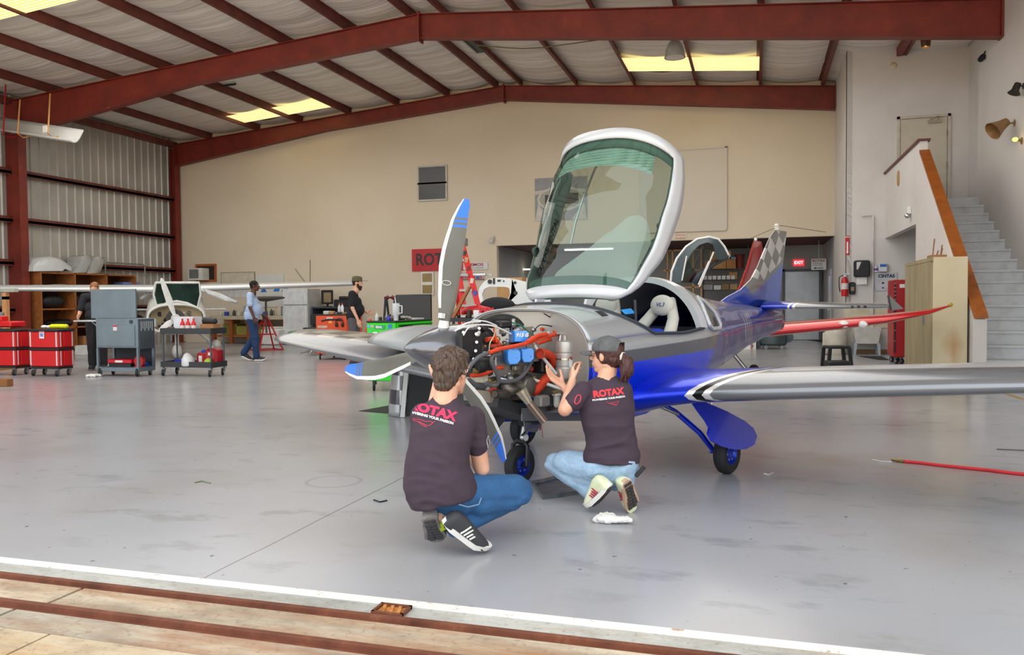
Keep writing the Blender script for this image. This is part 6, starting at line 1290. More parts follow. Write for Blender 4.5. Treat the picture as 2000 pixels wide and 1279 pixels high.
for q, w_ in (((315, 543), .14), ((427, 633), .11), ((311, 646), .14)):
    e = HL_(*q, -1.5); e.x = hb.x; d = (e - hb); u = Vector((1, 0, 0)).cross(d).normalized(); m = MB(); rr = []
    for k_, c_ in ((.06, .05), (.2, .09), (.45, .13), (.75, .11), (.95, .07), (1.0, .02)):
        ce = hb + d * k_; rr.append([ce + u * (c_ / 2 * cos(a)) * w_ / .13 + Vector((.012 * sin(a) + cos(a) * .02, 0, 0)) for a in [2 * pi * k / 10 for k in range(10)]])
    bl = m.loft(rr).build('propeller_blade', M('dcdcda', .35), t)
    if q == (427, 633): MB().tube([hb + d * .42, hb + d * .46, hb + d * .8, hb + d * .84], [.03, .07, .07, .03], 14).build('blade_sleeve', BLACK, bl)
rng = random.Random(9)
for k in range(26):
    a = rng.uniform(0, 2 * pi); rr = rng.uniform(.15, .5); c_ = Vector((-1.0 + rng.random() * .2, rr * cos(a) * 1.05, .93 + rr * sin(a) * .5)); s_ = rng.uniform(.02, .05)
    m = MB().lathe(c_, [(s_ * .5, -s_), (s_, -s_ * .8), (s_, s_ * .8), (s_ * .5, s_)], (rng.uniform(-1, 1), rng.uniform(-1, 1), rng.uniform(-1, 1)), 9); m.build('engine_fitting', [BLK, ALU, BLK, M('d6d2c6', .4), BLK][k % 5], t)
MB().box((-1.0, .48, .86), (.08, .12, .2), bev=.02).build('coolant_bottle', M('b9c2c6', .3), t)
for sg in (-1, 1):
    a = HL_(345 + sg * 45, 566); b = HL_(345 + sg * (70 if sg < 0 else 118), 591 if sg > 0 else 583, -.3)
    MB().tube([a, b], .035, 8).build('wing_strut', M('b9bcbd', .35), t)
    MB().tube([HL_(345 + sg * 38, 585, -.2), HL_(345 + sg * 48, 625, -.2), HL_(345 + sg * 44, 650, -.2)], .03, 8).build('door_post', M('c4c5c3', .4), t)
a = HL_(398, 566, -.2); plate('open_door', [a, HL_(430, 575, -.3), HL_(462, 590, -.4), HL_(440, 587, -.4), HL_(405, 575, -.3)], .03, (0, 0, 1), M('b4b7b8', .35), t)
airfoil_part('stabilizer', [(-1.3, 3.3, 1.13, .5, .1), (1.3, 3.3, 1.13, .5, .1)], HW_, t); airfoil_part('tail_fin', [(0, 2.7, 1.1, 1.2, .08), (0, 3.3, 1.9, .6, .08)], HW_, t, vertical=True)
MB().cyl((-.95, 0, .25), (-.8, 0, .62), .045).build('nose_leg', M('cdcdca', .4), t); MB().ball((-.95, 0, .2), (.26, .11, .17), 18, 12).build('wheel_fairing', M('cdcdca', .3), t); wheel(t, (-.95, 0, .12), .12, .08, STEEL)
for sg in (-1, 1): MB().tube([(.4, sg * .45, .62), (.45, sg * .7, .4), (.45, sg * .85, .2)], .035, 8).build('gear_leg', M('cdcdca', .4), t); wheel(t, (.45, sg * .9, .16), .16, .1, STEEL); MB().ball((.45, sg * .9, .25), (.3, .12, .14), 16, 10).build('wheel_fairing', M('cdcdca', .3), t)
# ---------------------------------------------------------------- along the back wall
YW = YB - .01
def onwall(name, label, cat, px0, py0, px1, py1, mat_, th=.03, frame=None, fm=None, y=YW):
    a, b = ony(px0, py0, y), ony(px1, py1, y); o = thing(name, label, cat, ((a.x + b.x) / 2, y, (a.z + b.z) / 2)); w_, h_ = abs(b.x - a.x), abs(a.z - b.z)
    MB().bx(-w_ / 2, w_ / 2, -th, 0, -h_ / 2, h_ / 2).build('panel', mat_, o)
    if frame:
        m = MB(); f = frame; m.bx(-w_ / 2 - f, w_ / 2 + f, -th - .015, 0, h_ / 2, h_ / 2 + f); m.bx(-w_ / 2 - f, w_ / 2 + f, -th - .015, 0, -h_ / 2 - f, -h_ / 2); m.bx(-w_ / 2 - f, -w_ / 2, -th - .015, 0, -h_ / 2, h_ / 2); m.bx(w_ / 2, w_ / 2 + f, -th - .015, 0, -h_ / 2, h_ / 2); m.build('frame', fm or WHITE, o)
    return o, w_, h_
# two dark panes
for i, (y0, y1) in enumerate(((328, 355), (361, 388))):
    a, b = ony(819, y0, YW), ony(871, y1, YW)
    f = struct(MB().bx(a.x - .05, b.x + .05, YW - .05, YW, b.z - .05, a.z + .05), 'window_%d' % (9 + i), M('bcb8ae', .5)); MB().bx(a.x, b.x, YW - .06, YW - .05, b.z, a.z).build('window_pane', M('101113', .25, var=.3, sc=1), f)
# cockpit poster
o, w_, h_ = onwall('cockpit_poster', 'grey poster of an instrument panel hung high behind the raised canopy', 'poster', 1045, 349, 1147, 428, M('8f8f93', .6), .02)
m = MB(); m.mat(0).ball((0, -.03, 0), (w_ * .46, .012, h_ * .30), 24, 8); m.mat(1).ball((0, -.036, 0), (w_ * .42, .012, h_ * .24), 24, 8)
m.mat(2).bx(-w_ * .30, -w_ * .12, -.056, -.04, -h_ * .12, h_ * .10); m.bx(w_ * .08, w_ * .34, -.056, -.04, -h_ * .12, h_ * .12)
for k in range(6): m.bx(-w_ * .1 + k * .05, -w_ * .1 + k * .05 + .03, -.056, -.04, h_ * .08, h_ * .12)
m.mat(0)
for sg in (-1, 1): m.add([(sg * w_ * .5, -.024, -h_ * .5), (sg * w_ * .2, -.024, -h_ * .5), (sg * w_ * .44, -.024, -h_ * .1)], [(0, 1, 2)]); m.add([(sg * w_ * .1, -.024, h_ * .25), (sg * w_ * .5, -.024, h_ * .1), (sg * w_ * .5, -.024, h_ * .2)], [(0, 1, 2)])
m.build('printed_picture', [M('c2bfb6', .6), M('a29d92', .6), M('3a3b38', .5)], o)
# sliding panel board
a, b = ony(1250, 297, YW), ony(1418, 448, YW)
struct(MB().bx(a.x, b.x, YW - .03, YW, b.z, a.z).bx(a.x, b.x + .03, YW - .06, YW, a.z - .03, a.z + .03).bx(b.x - .03, b.x + .03, YW - .06, YW, b.z, a.z).bx(a.x, b.x, YW - .05, YW, b.z - .03, b.z + .01).bx(a.x + .65 * (b.x - a.x) - .9, a.x + .65 * (b.x - a.x) - .88, YW - .035, YW, b.z, a.z), 'trim_50', M('c9c0b2', .6, var=.02, sc=1))
o, w_, h_ = onwall('notice_sheet', 'small red-lettered notice sheet under the white wall panel', 'notice', 1317, 451, 1341, 466, M('cfc4b4', .7), .01)
for k in range(3): text(['PLEASE KEEP', 'DOORS SHUT', 'THANKS'][k], .07, M('b06a60', .6), o, (0, -.012, .08 - .085 * k), RF) if False else MB().bx(-w_ * .4, w_ * .4, -.014, -.01, .06 - .08 * k, .085 - .08 * k).build('print_line', M('c08a80', .6), o)
# signs
o, w_, h_ = onwall('wall_sign', 'red wall sign reading ROTAX behind the upright propeller blade', 'sign', 805, 487, 905, 528, M('b3121f', .5, var=.03), .03); text('ROTAX', h_ * .74, BLACK, o, (.04, -.034, 0), RF, bold=.014, sx=.88)
o, w_, h_ = onwall('wall_sign', 'white wall sign reading REMOS service center beside the ladder', 'sign', 905, 513, 953, 526, M('cfcfce', .5, var=.02), .02); text('REMOS', h_ * .52, M('a51f35', .5), o, (0, -.024, h_ * .18), RF, bold=.003, sx=1.45); text('SERVICE CENTER', h_ * .26, M('8a8a8e', .5), o, (0, -.024, -h_ * .26), RF, sx=1.25)
o, w_, h_ = onwall('aircraft_banner', 'long narrow red and blue printed banner under the white wall sign', 'banner', 880, 533, 946, 547, M('b9a4a4', .6), .02)
m = MB(); m.mat(0).bx(-w_ * .5, w_ * .5, -.026, -.02, h_ * .34, h_ * .42).bx(-w_ * .5, w_ * .5, -.026, -.02, -h_ * .42, -h_ * .34); m.mat(1)
for k in range(14): m.bx(-w_ * .47 + k * w_ * .066, -w_ * .47 + k * w_ * .066 + w_ * .05, -.026, -.02, -h_ * .25, h_ * .25)
m.mat(2).bx(w_ * .28, w_ * .36, -.028, -.02, -h_ * .3, h_ * .3); m.build('printed_picture', [M('2c2428', .6), M('a8444e', .6), M('3a62b0', .6)], o)
a, b = ony(823, 531, YW), ony(848, 576, YW); f = struct(MB().bx(a.x, b.x, YW - .04, YW, b.z, a.z), 'window_11', M('d6d2c8', .5)); MB().bx(a.x + .05, b.x - .05, YW - .05, YW - .04, (a.z + b.z) / 2 + .05, a.z - .05).bx(a.x + .05, b.x - .05, YW - .05, YW - .04, b.z + .05, (a.z + b.z) / 2 - .05).build('window_pane', M('8a7440', .3), f)
c_ = thing('security_camera', 'small white dome camera on the back wall left of the storage opening', 'camera', tuple(ony(961, 470, YW - .02))); MB().ball((0, -.06, -.03), .06).build('dome', M('c4c4c2', .3), c_); MB().bx(-.05, .05, -.08, 0, .0, .08, bev=.01).bx(.05, .07, -.05, 0, -.02, .14).build('bracket', M('b4b4b0', .5), c_)
# air conditioner in timber frame
o, w_, h_ = onwall('window_air_conditioner', 'white box air conditioner set in a brown timber wall frame', 'air conditioner', 386, 520, 420, 546, M('201812', .8), .02, .07, M('a05424', .6))
MB().bx(-w_ / 2 - .08, .12, -.4, 0, -h_ / 2 - .02, h_ / 2 - .08, bev=.01).build('housing', M('d4d4ce', .5), o); MB().bx(-w_ / 2 - .02, -.0, -.41, -.40, -h_ / 2 + .04, h_ / 2 - .12).build('grille', M('6a6c68', .6), o)
o, w_, h_ = onwall('wall_banner', 'white wall banner reading AUTHORIZED SERVICE behind the red tripod stand', 'banner', 500, 536, 556, 599, M('d0d0ca', .6, var=.02), .02)
text('AUTHORIZED SERVICE', h_ * .085, M('31456a', .5), o, (w_ * .12, -.024, -h_ * .20), RF, sx=1.1); m = MB()
for k in range(3): m.prism([(-.2 + k * .32, .02 - h_ * .05), (.02 + k * .32, .02 - h_ * .05), (.12 + k * .3, .22), (-.0 + k * .3, .22)] if k else [(-.35, -.05), (-.12, -.05), (-.22, .14)], -.026, -.02, 'y')
m.build('printed_shape', M('2a78c0', .5), o)
for i in range(4): 
    o, w_, h_ = onwall('paper_notice', ORD_[i] + ' from the left of the white notices above the workbench', 'notice', 433 + i * 13, 566, 443 + i * 13, 581, M('c9ccd0', .7), .006); o['group'] = 'paper notices above the workbench'
o, w_, h_ = onwall('pegboard', 'pale square board hung on the wall between air conditioner and banner', 'board', 433, 533, 498, 556, M('c6bda8', .7), .02, .015, M('948a78', .6))
for (a_, b_) in (((577, 525), (600, 556)), ((606, 507), (606, 545))): pass
for i, (a_, b_) in enumerate((((577, 525), (600, 556)), ((606, 507), (606, 552)))):
    p, q = ony(*a_, YW), ony(*b_, YW); tag(MB().cyl((0, 0, 0), q - p, .012, 6).build('wall_conduit', M('8f8a7e', .6), None, loc=p - Vector((0, .014, 0))), ['slanting thin conduit on the wall above the refrigerator', 'upright thin conduit on the wall right of the slanting one'][i], 'conduit')
# workbench
t, L = TW('workbench', 'long pale-topped timber workbench along the back wall behind the walking person', 'workbench', 408, YB - 1.0); x1 = L(556, 640).x; zt = L(450, 617).z
MB().bx(0, x1, 0, .9, zt - .12, zt, bev=.005).build('worktop', M('b5ab97', .7, var=.15, sc=6), t); MB().bx(0, x1, .1, .85, .22, .27).build('lower_shelf', WOOD, t)
for k in range(5): MB().bx(.05 + k * (x1 - .15) / 4, .17 + k * (x1 - .15) / 4, .05, .17, 0, zt - .12).build('bench_leg', M('8a4a20', .7), t)
bt = t.location + Vector((0, 0, zt)); rng = random.Random(12)
cols = ['c8c4b4', '2f56b0', 'b9b49c', '3a3c40', 'c4bfb0', '9aa4ac', '24402c', 'cdc9be', '6a6c70']
for k in range(16):
    px = 412 + k * 8.8; x_ = L(px, 610).x; h_ = rng.uniform(.1, .34); w_ = rng.uniform(.08, .2)
    if k % 3 == 0: bottle(ORD_[k // 3] + ' from the left of the small bottles on the timber workbench', bt + Vector((x_, .3 + .3 * rng.random(), 0)), cols[k % 9], h_ * .8, .05, 'bottles on the workbench', lab=False)
    else: tag(MB().bx(0, w_, 0, .18, 0, h_, bev=.008).build('parts_box', M(cols[k % 9], .6), None, loc=bt + Vector((x_, .35 + .2 * rng.random(), 0))), ORD_[k - 1 - k // 3] + ' from the left of the boxes and tins on the timber workbench', 'box', 'boxes and tins on the workbench')
for k, (px, c, w_, h_) in enumerate(((428, '7d7a2c', .5, .36), (452, '8b8640', .62, .30), (482, '7d7a2c', .4, .33), (430, 'b98a50', .3, .2), (470, '9a6a38', .5, .14))):
    tag(MB().bx(0, w_, 0, .45, 0, h_, bev=.01).build('storage_case', M(c, .6), None, loc=t.location + Vector((L(px, 640).x, .2 + (.0 if k < 3 else 0), .27 + (0 if k < 3 else .37)))), ['left olive case under the timber workbench', 'long middle olive case under the timber workbench', 'right olive case under the timber workbench', 'tan box stacked on the left olive case under the workbench', 'flat brown box stacked on the olive cases under the workbench'][k], 'case', 'cases under the workbench')
tag(MB().bx(0, .62, 0, .5, 0, .5, bev=.04).bx(.04, .58, .04, .46, .5, .56, bev=.02).build('cooler_box', M('d4d4d0', .5), None, loc=tuple(fl(509, 674))), 'white lidded cooler box on the floor under the workbench end', 'cooler')
# refrigerator, desk, printer
t, L = TW('refrigerator', 'tall white top-freezer refrigerator against the back wall', 'refrigerator', 553, YB - 1.15); x1 = L(600, 600).x; zt = L(560, 564).z; zm = L(560, 596).z
MB().bx(0, x1, .06, .8, .05, zt, bev=.01).build('cabinet_body', M('b9babb', .5), t); MB().bx(0, x1, 0, .055, zm + .008, zt, bev=.015).build('freezer_door', M('cfd2d4', .4), t); MB().bx(0, x1, 0, .055, .08, zm - .008, bev=.015).build('fridge_door', M('cfd2d4', .4), t)
MB().bx(x1 - .06, x1 - .03, -.03, 0, zm + .05, zm + .35).bx(x1 - .06, x1 - .03, -.03, 0, zm - .6, zm - .05).build('door_handle', WHITE, t)
t, L = TW('office_desk', 'dark grey desk with a monitor right of the refrigerator', 'desk', 609, YB - 1.0); x1 = L(676, 600).x; zt = L(640, 599).z
MB().bx(0, x1, 0, .8, zt - .05, zt, bev=.005).build('desktop', M('3a4046', .5), t); MB().bx(0, .04, 0, .8, 0, zt - .05).bx(x1 - .04, x1, 0, .8, 0, zt - .05).bx(.04, x1 - .04, .74, .78, .1, zt - .05).build('desk_frame', M('3e444a', .5), t)
mt_ = thing('monitor', 'old dark-framed monitor standing on the grey desk', 'monitor', tuple(t.location + Vector((L(628, 600).x, .35, zt)))); MB().bx(-.2, .2, -.03, .03, .08, .52, bev=.015).build('screen_frame', BLACK, mt_); MB().bx(-.10, .15, -.036, -.03, .14, .44).build('screen', M('8d7a58', .4), mt_); MB().bx(-.12, .12, -.1, .1, 0, .02).bx(-.03, .03, 0, .04, .02, .1).build('stand', BLACK, mt_)
tag(MB().bx(0, .55, 0, .42, 0, .22, bev=.02).bx(.15, .40, .05, .35, .22, .32, bev=.02).build('printer', M('1f2226', .5), None, loc=t.location + Vector((L(645, 600).x, .2, zt))), 'black printer on the grey desk behind the bearded person', 'printer')
t, L = TW('shop_stool', 'small black swivel stool between refrigerator and orange tool chest', 'stool', 609, 17.6); MB().bx(-.16, .2, -.16, .16, .62, .68, bev=.03).build('seat', BLACK, t); MB().bx(-.14, .18, .16, .2, .75, 1.0, bev=.02).build('backrest', BLACK, t); MB().cyl((0, 0, .1), (0, 0, .62), .03).build('pole', CHROME, t)
for k in range(5): a = 2 * pi * k / 5; MB().cyl((0, 0, .12), (.28 * cos(a), .28 * sin(a), .05), .02, 8).build('leg', CHROME, t)
# red tripod stand
p = fl(521, 684); t = thing('tripod_stand', 'red steel tripod stand with a pole and flat grey top pad', 'stand', tuple(p)); zt = 1.27 + (590 - 613) / 1580 * 20.5
ft = [Vector((-.62, -.05, 0)), Vector((0, -.35, 0)), Vector((.42, .15, 0)), Vector((-.1, .5, 0))]
for f in ft: MB().cyl(f, (0, 0, zt - .0), .022, 8).build('leg', M('c0141c', .4), t)
for k, z_ in ((0, .03), (.45, .42), (.75, .7)):
    pts = [f.lerp(Vector((0, 0, zt)), k if k else .02) for f in ft]; MB().tube(pts + [pts[0]], .016, 6).build('brace_ring', M('c0141c', .4), t)
MB().cyl((0, 0, zt - .5), (0, 0, zt + .42), .028).build('pole', M('6a6664', .4, .5), t); MB().lathe((0, 0, zt + .42), [(.06, -.06), (.5, .02), (.5, .06), (.3, .08)], n=20).build('top_pad', M('5a544e', .7), t)
# ---------------------------------------------------------------- orange and green tool chests
def stickers(par, L, lst, y=-.004):
    for (px, py, w_, h_, c, nm) in lst: p = L(px, py); MB().box((p.x, y, p.z), (w_, .003, h_)).build(nm, M(c, .5), par)
t, L = TW('tool_chest', 'coral orange rolling tool chest with ear defenders hung on its end', 'tool chest', 617, 16.2); x1 = L(677, 640).x; zt, zb = L(640, 616).z, L(640, 692).z
OR_ = M('e0532c', .35, var=.03); MB().bx(0, x1, 0, .75, zb, zt, bev=.01).build('chest_body', OR_, t); MB().bx(-.005, x1 + .005, -.005, .755, zt, zt + .02, bev=.004).build('top_mat', BLACK, t)
for q in ((.08, .06), (x1 - .08, .06), (.08, .69), (x1 - .08, .69)): caster(t, (q[0], q[1], 0), .08)
drawers(t, 0, .0, 0, 0, 0, 0, OR_, OR_) if False else None
stickers(t, L, [(644, 622, .16, .06, 'dfc8b4', 'sticker'), (630, 638, .24, .05, 'c9b4a4', 'sticker'), (645, 629, .08, .05, 'e8b04a', 'sticker'), (630, 645, .18, .06, 'e89078', 'sticker'), (667, 620, .12, .03, 'b0605c', 'sticker')])
MB().tube([L(628, 627), L(640, 624), L(655, 624), L(667, 626)], .022, 8).build('chest_handle', M('2a1a18', .5), t)
ed = thing('ear_defenders', 'black ear defenders hanging on the end of the orange tool chest', 'ear defenders', tuple(t.location + L(664, 634) + Vector((0, -.03, 0)))); MB().tube([(.09 * cos(a), 0, .05 + .09 * sin(a)) for a in [pi * k / 10 for k in range(11)]], .01, 6).build('headband', BLACK, ed)
for sg in (-1, 1): MB().ball((sg * .075, 0, 0), (.035, .025, .055)).build('ear_cup', BLACK, ed)
ot = t.location + Vector((0, 0, zt + .02)); rng = random.Random(6)
for i, (px, c) in enumerate(((650, 'd0d2d4'), (656, 'e0e0e4'))): bottle(['left', 'right'][i] + ' one of two white spray cans on the orange chest', ot + Vector((L(px, 610).x, .3, 0)), c, .26, .035, 'spray cans on the orange chest', capc='b02a30', lab=False)
for k in range(7): tag(MB().bx(0, rng.uniform(.06, .16), 0, .1, 0, rng.uniform(.03, .09), bev=.01).build('small_part', M(['c8c8c0', '2a2c30', 'b98a50', '7aa0b8', '26282c', '8a7a40', 'd0ccc0'][k], .6), None, loc=ot + Vector((.06 + k * .085, .1 + .25 * rng.random(), 0))), ORD_[k] + ' from the left of the small parts on the orange chest top', 'part', 'small parts on the orange chest')
t, L = TW('tool_chest', 'bright green rolling tool chest with stickers and a white tumbler on top', 'tool chest', 716, 10.55); x1 = L(773, 640).x; zt, zb = L(740, 630).z, L(730, 744).z; dp = 1.35
GR = M('1fd00f', .3, var=.03); MB().bx(0, x1, 0, dp, zb, zt, bev=.01).build('chest_body', GR, t); MB().bx(-.004, x1 + .004, -.004, dp + .004, zt, zt + .025, bev=.004).build('top_mat', M('1c2a1c', .6), t)
zz = [zt - .015, zt - .09, zt - .24, zt - .36, zt - .50, zt - .66, zb + .02]
for a_, b_ in zip(zz[:-1], zz[1:]):
    d = MB().bx(x1, x1 + .018, .03, dp - .03, b_ + .005, a_ - .005, bev=.004).build('drawer', GR, t); MB().bx(x1 + .018, x1 + .03, .06, dp - .06, a_ - .03, a_ - .015).build('drawer_handle', M('0c7a10', .4), d)
MB().bx(x1 + .018, x1 + .022, .12, .55, zt - .065, zt - .035).build('nameplate', BLACK, t)
for q in ((.08, .08), (x1 - .08, .08), (.08, dp - .08), (x1 - .08, dp - .08)): caster(t, (q[0], q[1], 0), .085)
p = L(742, 639); MB().box((p.x, -.004, p.z), (.17, .003, .06)).build('sticker', M('0f9a58', .4), t); text('REAL', .045, WHITE, t, (p.x - .01, -.008, p.z), RF, bold=.002)
stickers(t, L, [(762, 637, .06, .06, '2c7ac8', 'sticker'), (762, 646, .07, .05, '4a7ab8', 'sticker'), (762, 656, .05, .05, '2a2a1c', 'sticker'), (751, 653, .13, .08, 'd8dcc8', 'sticker'), (733, 653, .07, .07, 'e0e2e0', 'sticker'), (727, 637, .06, .03, 'c0b890', 'sticker'), (720, 637, .04, .05, '3ac0c8', 'sticker'), (724, 650, .07, .1, '38d060', 'sticker')])
gt = t.location + Vector((0, 0, zt + .025))
tb = thing('tumbler', 'large white tumbler with handle and straw on the green tool chest', 'tumbler', tuple(gt + Vector((L(762, 630).x, .2, 0)))); MB().lathe((0, 0, 0), [(.036, 0), (.038, .07), (.05, .09), (.053, .24), (.05, .25)], n=20).build('cup', M('d5dadc', .3), tb); MB().tube([(.05, 0, .215), (.095, 0, .21), (.095, 0, .11), (.05, 0, .10)], .010, 8).build('handle', M('d5dadc', .3), tb); MB().cyl((0, 0, .24), (-.015, 0, .34), .006).build('straw', WHITE, tb)
bottle('blue-capped jar beside the white tumbler', gt + Vector((L(752, 630).x, .12, 0)), '2336b8', .075, .032, lab=False); bottle('small clear bottle on the green chest corner', gt + Vector((L(730, 630).x, .1, 0)), 'c9cbc0', .12, .026, lab=False)
tag(MB().bx(0, .3, 0, .38, 0, .02).build('tablet_case', M('cfd0d0', .4), None, loc=gt + Vector((x1 - .34, .75, 0))), 'flat white case lying at the far end of the green chest', 'case')
tag(MB().bx(0, .12, 0, .05, 0, .025, bev=.008).build('pliers', M('c81a24', .4), None, loc=gt + Vector((x1 - .2, .3, 0))), 'red handled pliers on the green chest', 'pliers')
rag('crumpled pale plastic bag on the green chest', gt + Vector((x1 - .18, .55, .0)), 1.3, 11, 'a8a49c'); rag('brown crumpled paper behind the tumbler', gt + Vector((.22, .35, .0)), 1.3, 15, '7a6248')
for k in range(5): tag(MB().bx(0, .05, 0, .05, 0, .05 + .02 * (k % 3), bev=.005).build('small_part', M(['2b2c30', 'c9c4b0', '3a3020', 'b8b8b0', '1e1f22'][k], .6), None, loc=gt + Vector((.03 + .075 * k, .30 + .1 * (k % 2), 0))), ORD_[k] + ' from the left of the small parts on the green chest', 'part', 'small parts on the green chest')
hv = thing('air_bottle', 'red padded bottle standing between the bearded person and green chest', 'bottle', tuple(gt + Vector((-.10, .25, -.45)))); MB().tube([(0, 0, 0), (.0, 0, .05), (.015, 0, .3), (.03, 0, .42), (.035, 0, .47)], [.04, .055, .055, .045, .02], 14).build('bottle_body', M('e0241c', .4), hv); MB().bx(-.04, .102, -.02, .08, -.02, 0).build('shelf_bracket', BLACK, hv)
# television on a stand behind
t, L = TW('television', 'large black flat television standing behind the green tool chest', 'television', 773, 14.6); x1 = L(842, 600).x; MB().bx(0, x1, 0, .05, L(800, 627).z, L(800, 575).z, bev=.01).build('screen', M('0a0b0d', .35, var=0), t); MB().bx(x1 * .4, x1 * .6, .05, .10, .1, L(800, 600).z).build('pole', BLACK, t); MB().bx(x1 * .1, x1 * .9, -.2, .3, .0, .1).build('base', BLACK, t)
t, L = TW('engine_hoist_stand', 'dark blue A-frame stand with red knobs left of the television', 'stand', 749, 15.2)
for a_, b_ in (((748, 612), (753, 582)), ((760, 612), (755, 582)), ((766, 612), (771, 582)), ((778, 612), (773, 582))): pa, pb = L(*a_), L(*b_); pa = Vector((pa.x, -.1 if a_[0] in (748, 766) else .2, 0)); MB().cyl(pa, pb, .025, 8).build('leg', M('1c2436', .5), t)
pa, pb = L(751, 581), L(774, 581); MB().cyl(pa, pb, .02, 8).build('cross_bar', M('1c2436', .5), t)
for px in (757, 767): MB().lathe(L(px, 581), [(.02, -.04), (.05, 0), (.02, .04)], (1, 0, 0), 8).build('knob', M('6a1a20', .4), t)
# red stepladder
t, L = TW('stepladder', 'tall red fibreglass stepladder standing behind the propeller', 'ladder', 900, 15.4); LR = M('d4161c', .4, var=.04)
zt = L(895, 480).z; xs0, xs1 = L(876, 480).x, L(903, 480).x
MB().bx(xs0 - .03, xs1 + .06, -.12, .18, zt, zt + .16, bev=.01).build('top_cap', M('8a8a8c', .4, .6), t)
ax0, ax1 = L(900, 640).x, L(944, 640).x; ax1b = L(948, 600).x
for (xa, ya_, xb, yb_) in ((xs0 + .11, -.1, .43, -.75), (xs1 - .03, -.1, .90, -.75)):
    MB().prism([(xa, zt), (xa + .12, zt), (xb + .12, 0), (xb, 0)], 0, .03, 'y').xf(Matrix(((1, 0, 0, 0), (0, 1, .65 / zt, -.75), (0, 0, 1, 0), (0, 0, 0, 1)))).build('front_rail', LR, t)
for (xa, xb) in ((xs0 - .0, -.75), (xs1 - .28, -.35)):
    MB().prism([(xa, zt), (xa + .07, zt), (xb + .07, 0), (xb, 0)], 0, .03, 'y').xf(Matrix(((1, 0, 0, 0), (0, 1, -.75 / zt, .9), (0, 0, 1, 0), (0, 0, 0, 1)))).build('rear_rail', LR, t)
for k in range(1, 8):
    z_ = zt * k / 8; f = 1 - k / 8; xa = (xs0 + .11) + (.43 - xs0 - .11) * f; xb = (xs1 - .03) + (.90 - xs1 + .03) * f; MB().bx(xa + .05, xb + .04, -.75 + .65 * (1 - f) - .05, -.75 + .65 * (1 - f) + .06, z_ - .025, z_ + .02).build('step', M('9a9a98', .4, .5), t)
z_ = L(905, 537).z; MB().bx(-.05, .62, -.25, -.22, z_ - .02, z_ + .02).bx(-.05, .62, .2, .23, z_ - .02, z_ + .02).build('spreader', STEEL, t)
for k, (py, c) in enumerate(((497, '2a2420'), (510, 'c8a070'), (527, '7a1418'), (551, 'd8c8b8'), (575, '3a4ab0'))):
    f = (zt - L(0 + 920, py).z) / zt; xb = (xs1 - .03) + (.90 - xs1 + .03) * f; yy = -.75 + .65 * (1 - f); MB().box((xb + .06, yy - .006, L(920, py).z), (.07, .004, .14), R=rotm(0, 13, 0)).build('ladder_label', M(c, .5), t)
# white composite dash panel, gear behind it
t, L = TW('instrument_fascia', 'white moulded instrument fascia with cut-outs propped behind the engine', 'panel', 940, 11.6)
ou = [(938, 590), (934, 575), (936, 562), (944, 551), (956, 544), (975, 542), (1000, 544), (1030, 551), (1060, 560), (1075, 568), (1075, 590), (1030, 594), (985, 594)]; P = [L(*q) for q in ou]
m = MB(); ii = [(944, 588), (941, 575), (946, 564), (956, 560), (985, 560), (995, 562), (996, 575), (990, 590)]; I_ = [L(*q) for q in ii]
big = [(938, 592), (934, 575), (936, 562), (944, 551), (956, 544), (975, 542), (1000, 544), (1010, 575), (990, 594)]
def ringplate(outer, inner, th, mat_, nm, par):
    n = 48; co = sum(inner, Vector()) / len(inner)
    def samp(P_):
        r = []
        for k in range(n):
            a = 2 * pi * k / n; d = Vector((cos(a), 0, sin(a))); best = None
            for i in range(len(P_)):
                p, q = P_[i] - co, P_[(i + 1) % len(P_)] - co; e = q - p; den = d.x * e.z - d.z * e.x
                if abs(den) < 1e-9: continue
                s_ = (p.x * e.z - p.z * e.x) / den; u = (p.x * d.z - p.z * d.x) / den
                if s_ > 0 and -1e-6 <= u <= 1.000001: best = s_ if best is None else max(best, s_)
            r.append(co + d * (best or .01))
        return r
    A_, B_ = samp(outer), samp(inner); off = Vector((0, th, 0)); MB().loft([A_, [p + off for p in A_], [p + off for p in B_], B_, A_], caps=False).build(nm, mat_, par, 30)
ringplate([L(*q) for q in big], I_, .05, M('dcdedd', .35, var=.02), 'fascia_shell', t)
MB().prism([(p.x, p.z) for p in [L(*q) for q in [(1000, 544), (1030, 551), (1060, 560), (1075, 568), (1075, 590), (1030, 594), (990, 594), (998, 572)]]], 0, .05, 'y').build('fascia_wing', M('dcdedd', .35, var=.02), t)
for (px, py, r_) in ((957, 550, .035), (1007, 572, .03), (984, 549, .012), (1006, 552, .022)): MB().cyl(L(px, py) - Vector((0, .012, 0)), L(px, py), r_, 18).build('gauge', BLACK, t)
MB().box(L(965, 549) - Vector((0, .008, 0)), (.03, .01, .09)).box(L(975, 548) - Vector((0, .008, 0)), (.05, .01, .03)).build('switch_slot', BLACK, t)
MB().box((.35, .03, .3), (.05, .05, .62)).bx(.0, .9, -.15, .3, 0, .04).build('support', M('55504a', .7), t)
tag(MB().bx(0, .42, 0, .3, 0, .42).build('cardboard_box', M('b48a5a', .7), None, loc=(ony(971, 590, 12.3).x, 12.3, ony(971, 594, 12.3).z)), 'brown cardboard box seen through the white fascia opening', 'box')
tag(MB().bx(0, .8, 0, .45, 0, ony(971, 594, 12.3).z - .002).build('tool_trolley', M('1d1e22', .6), None, loc=(ony(955, 590, 12.3).x, 12.28, 0)), 'dark trolley carrying the cardboard box behind the engine', 'trolley')
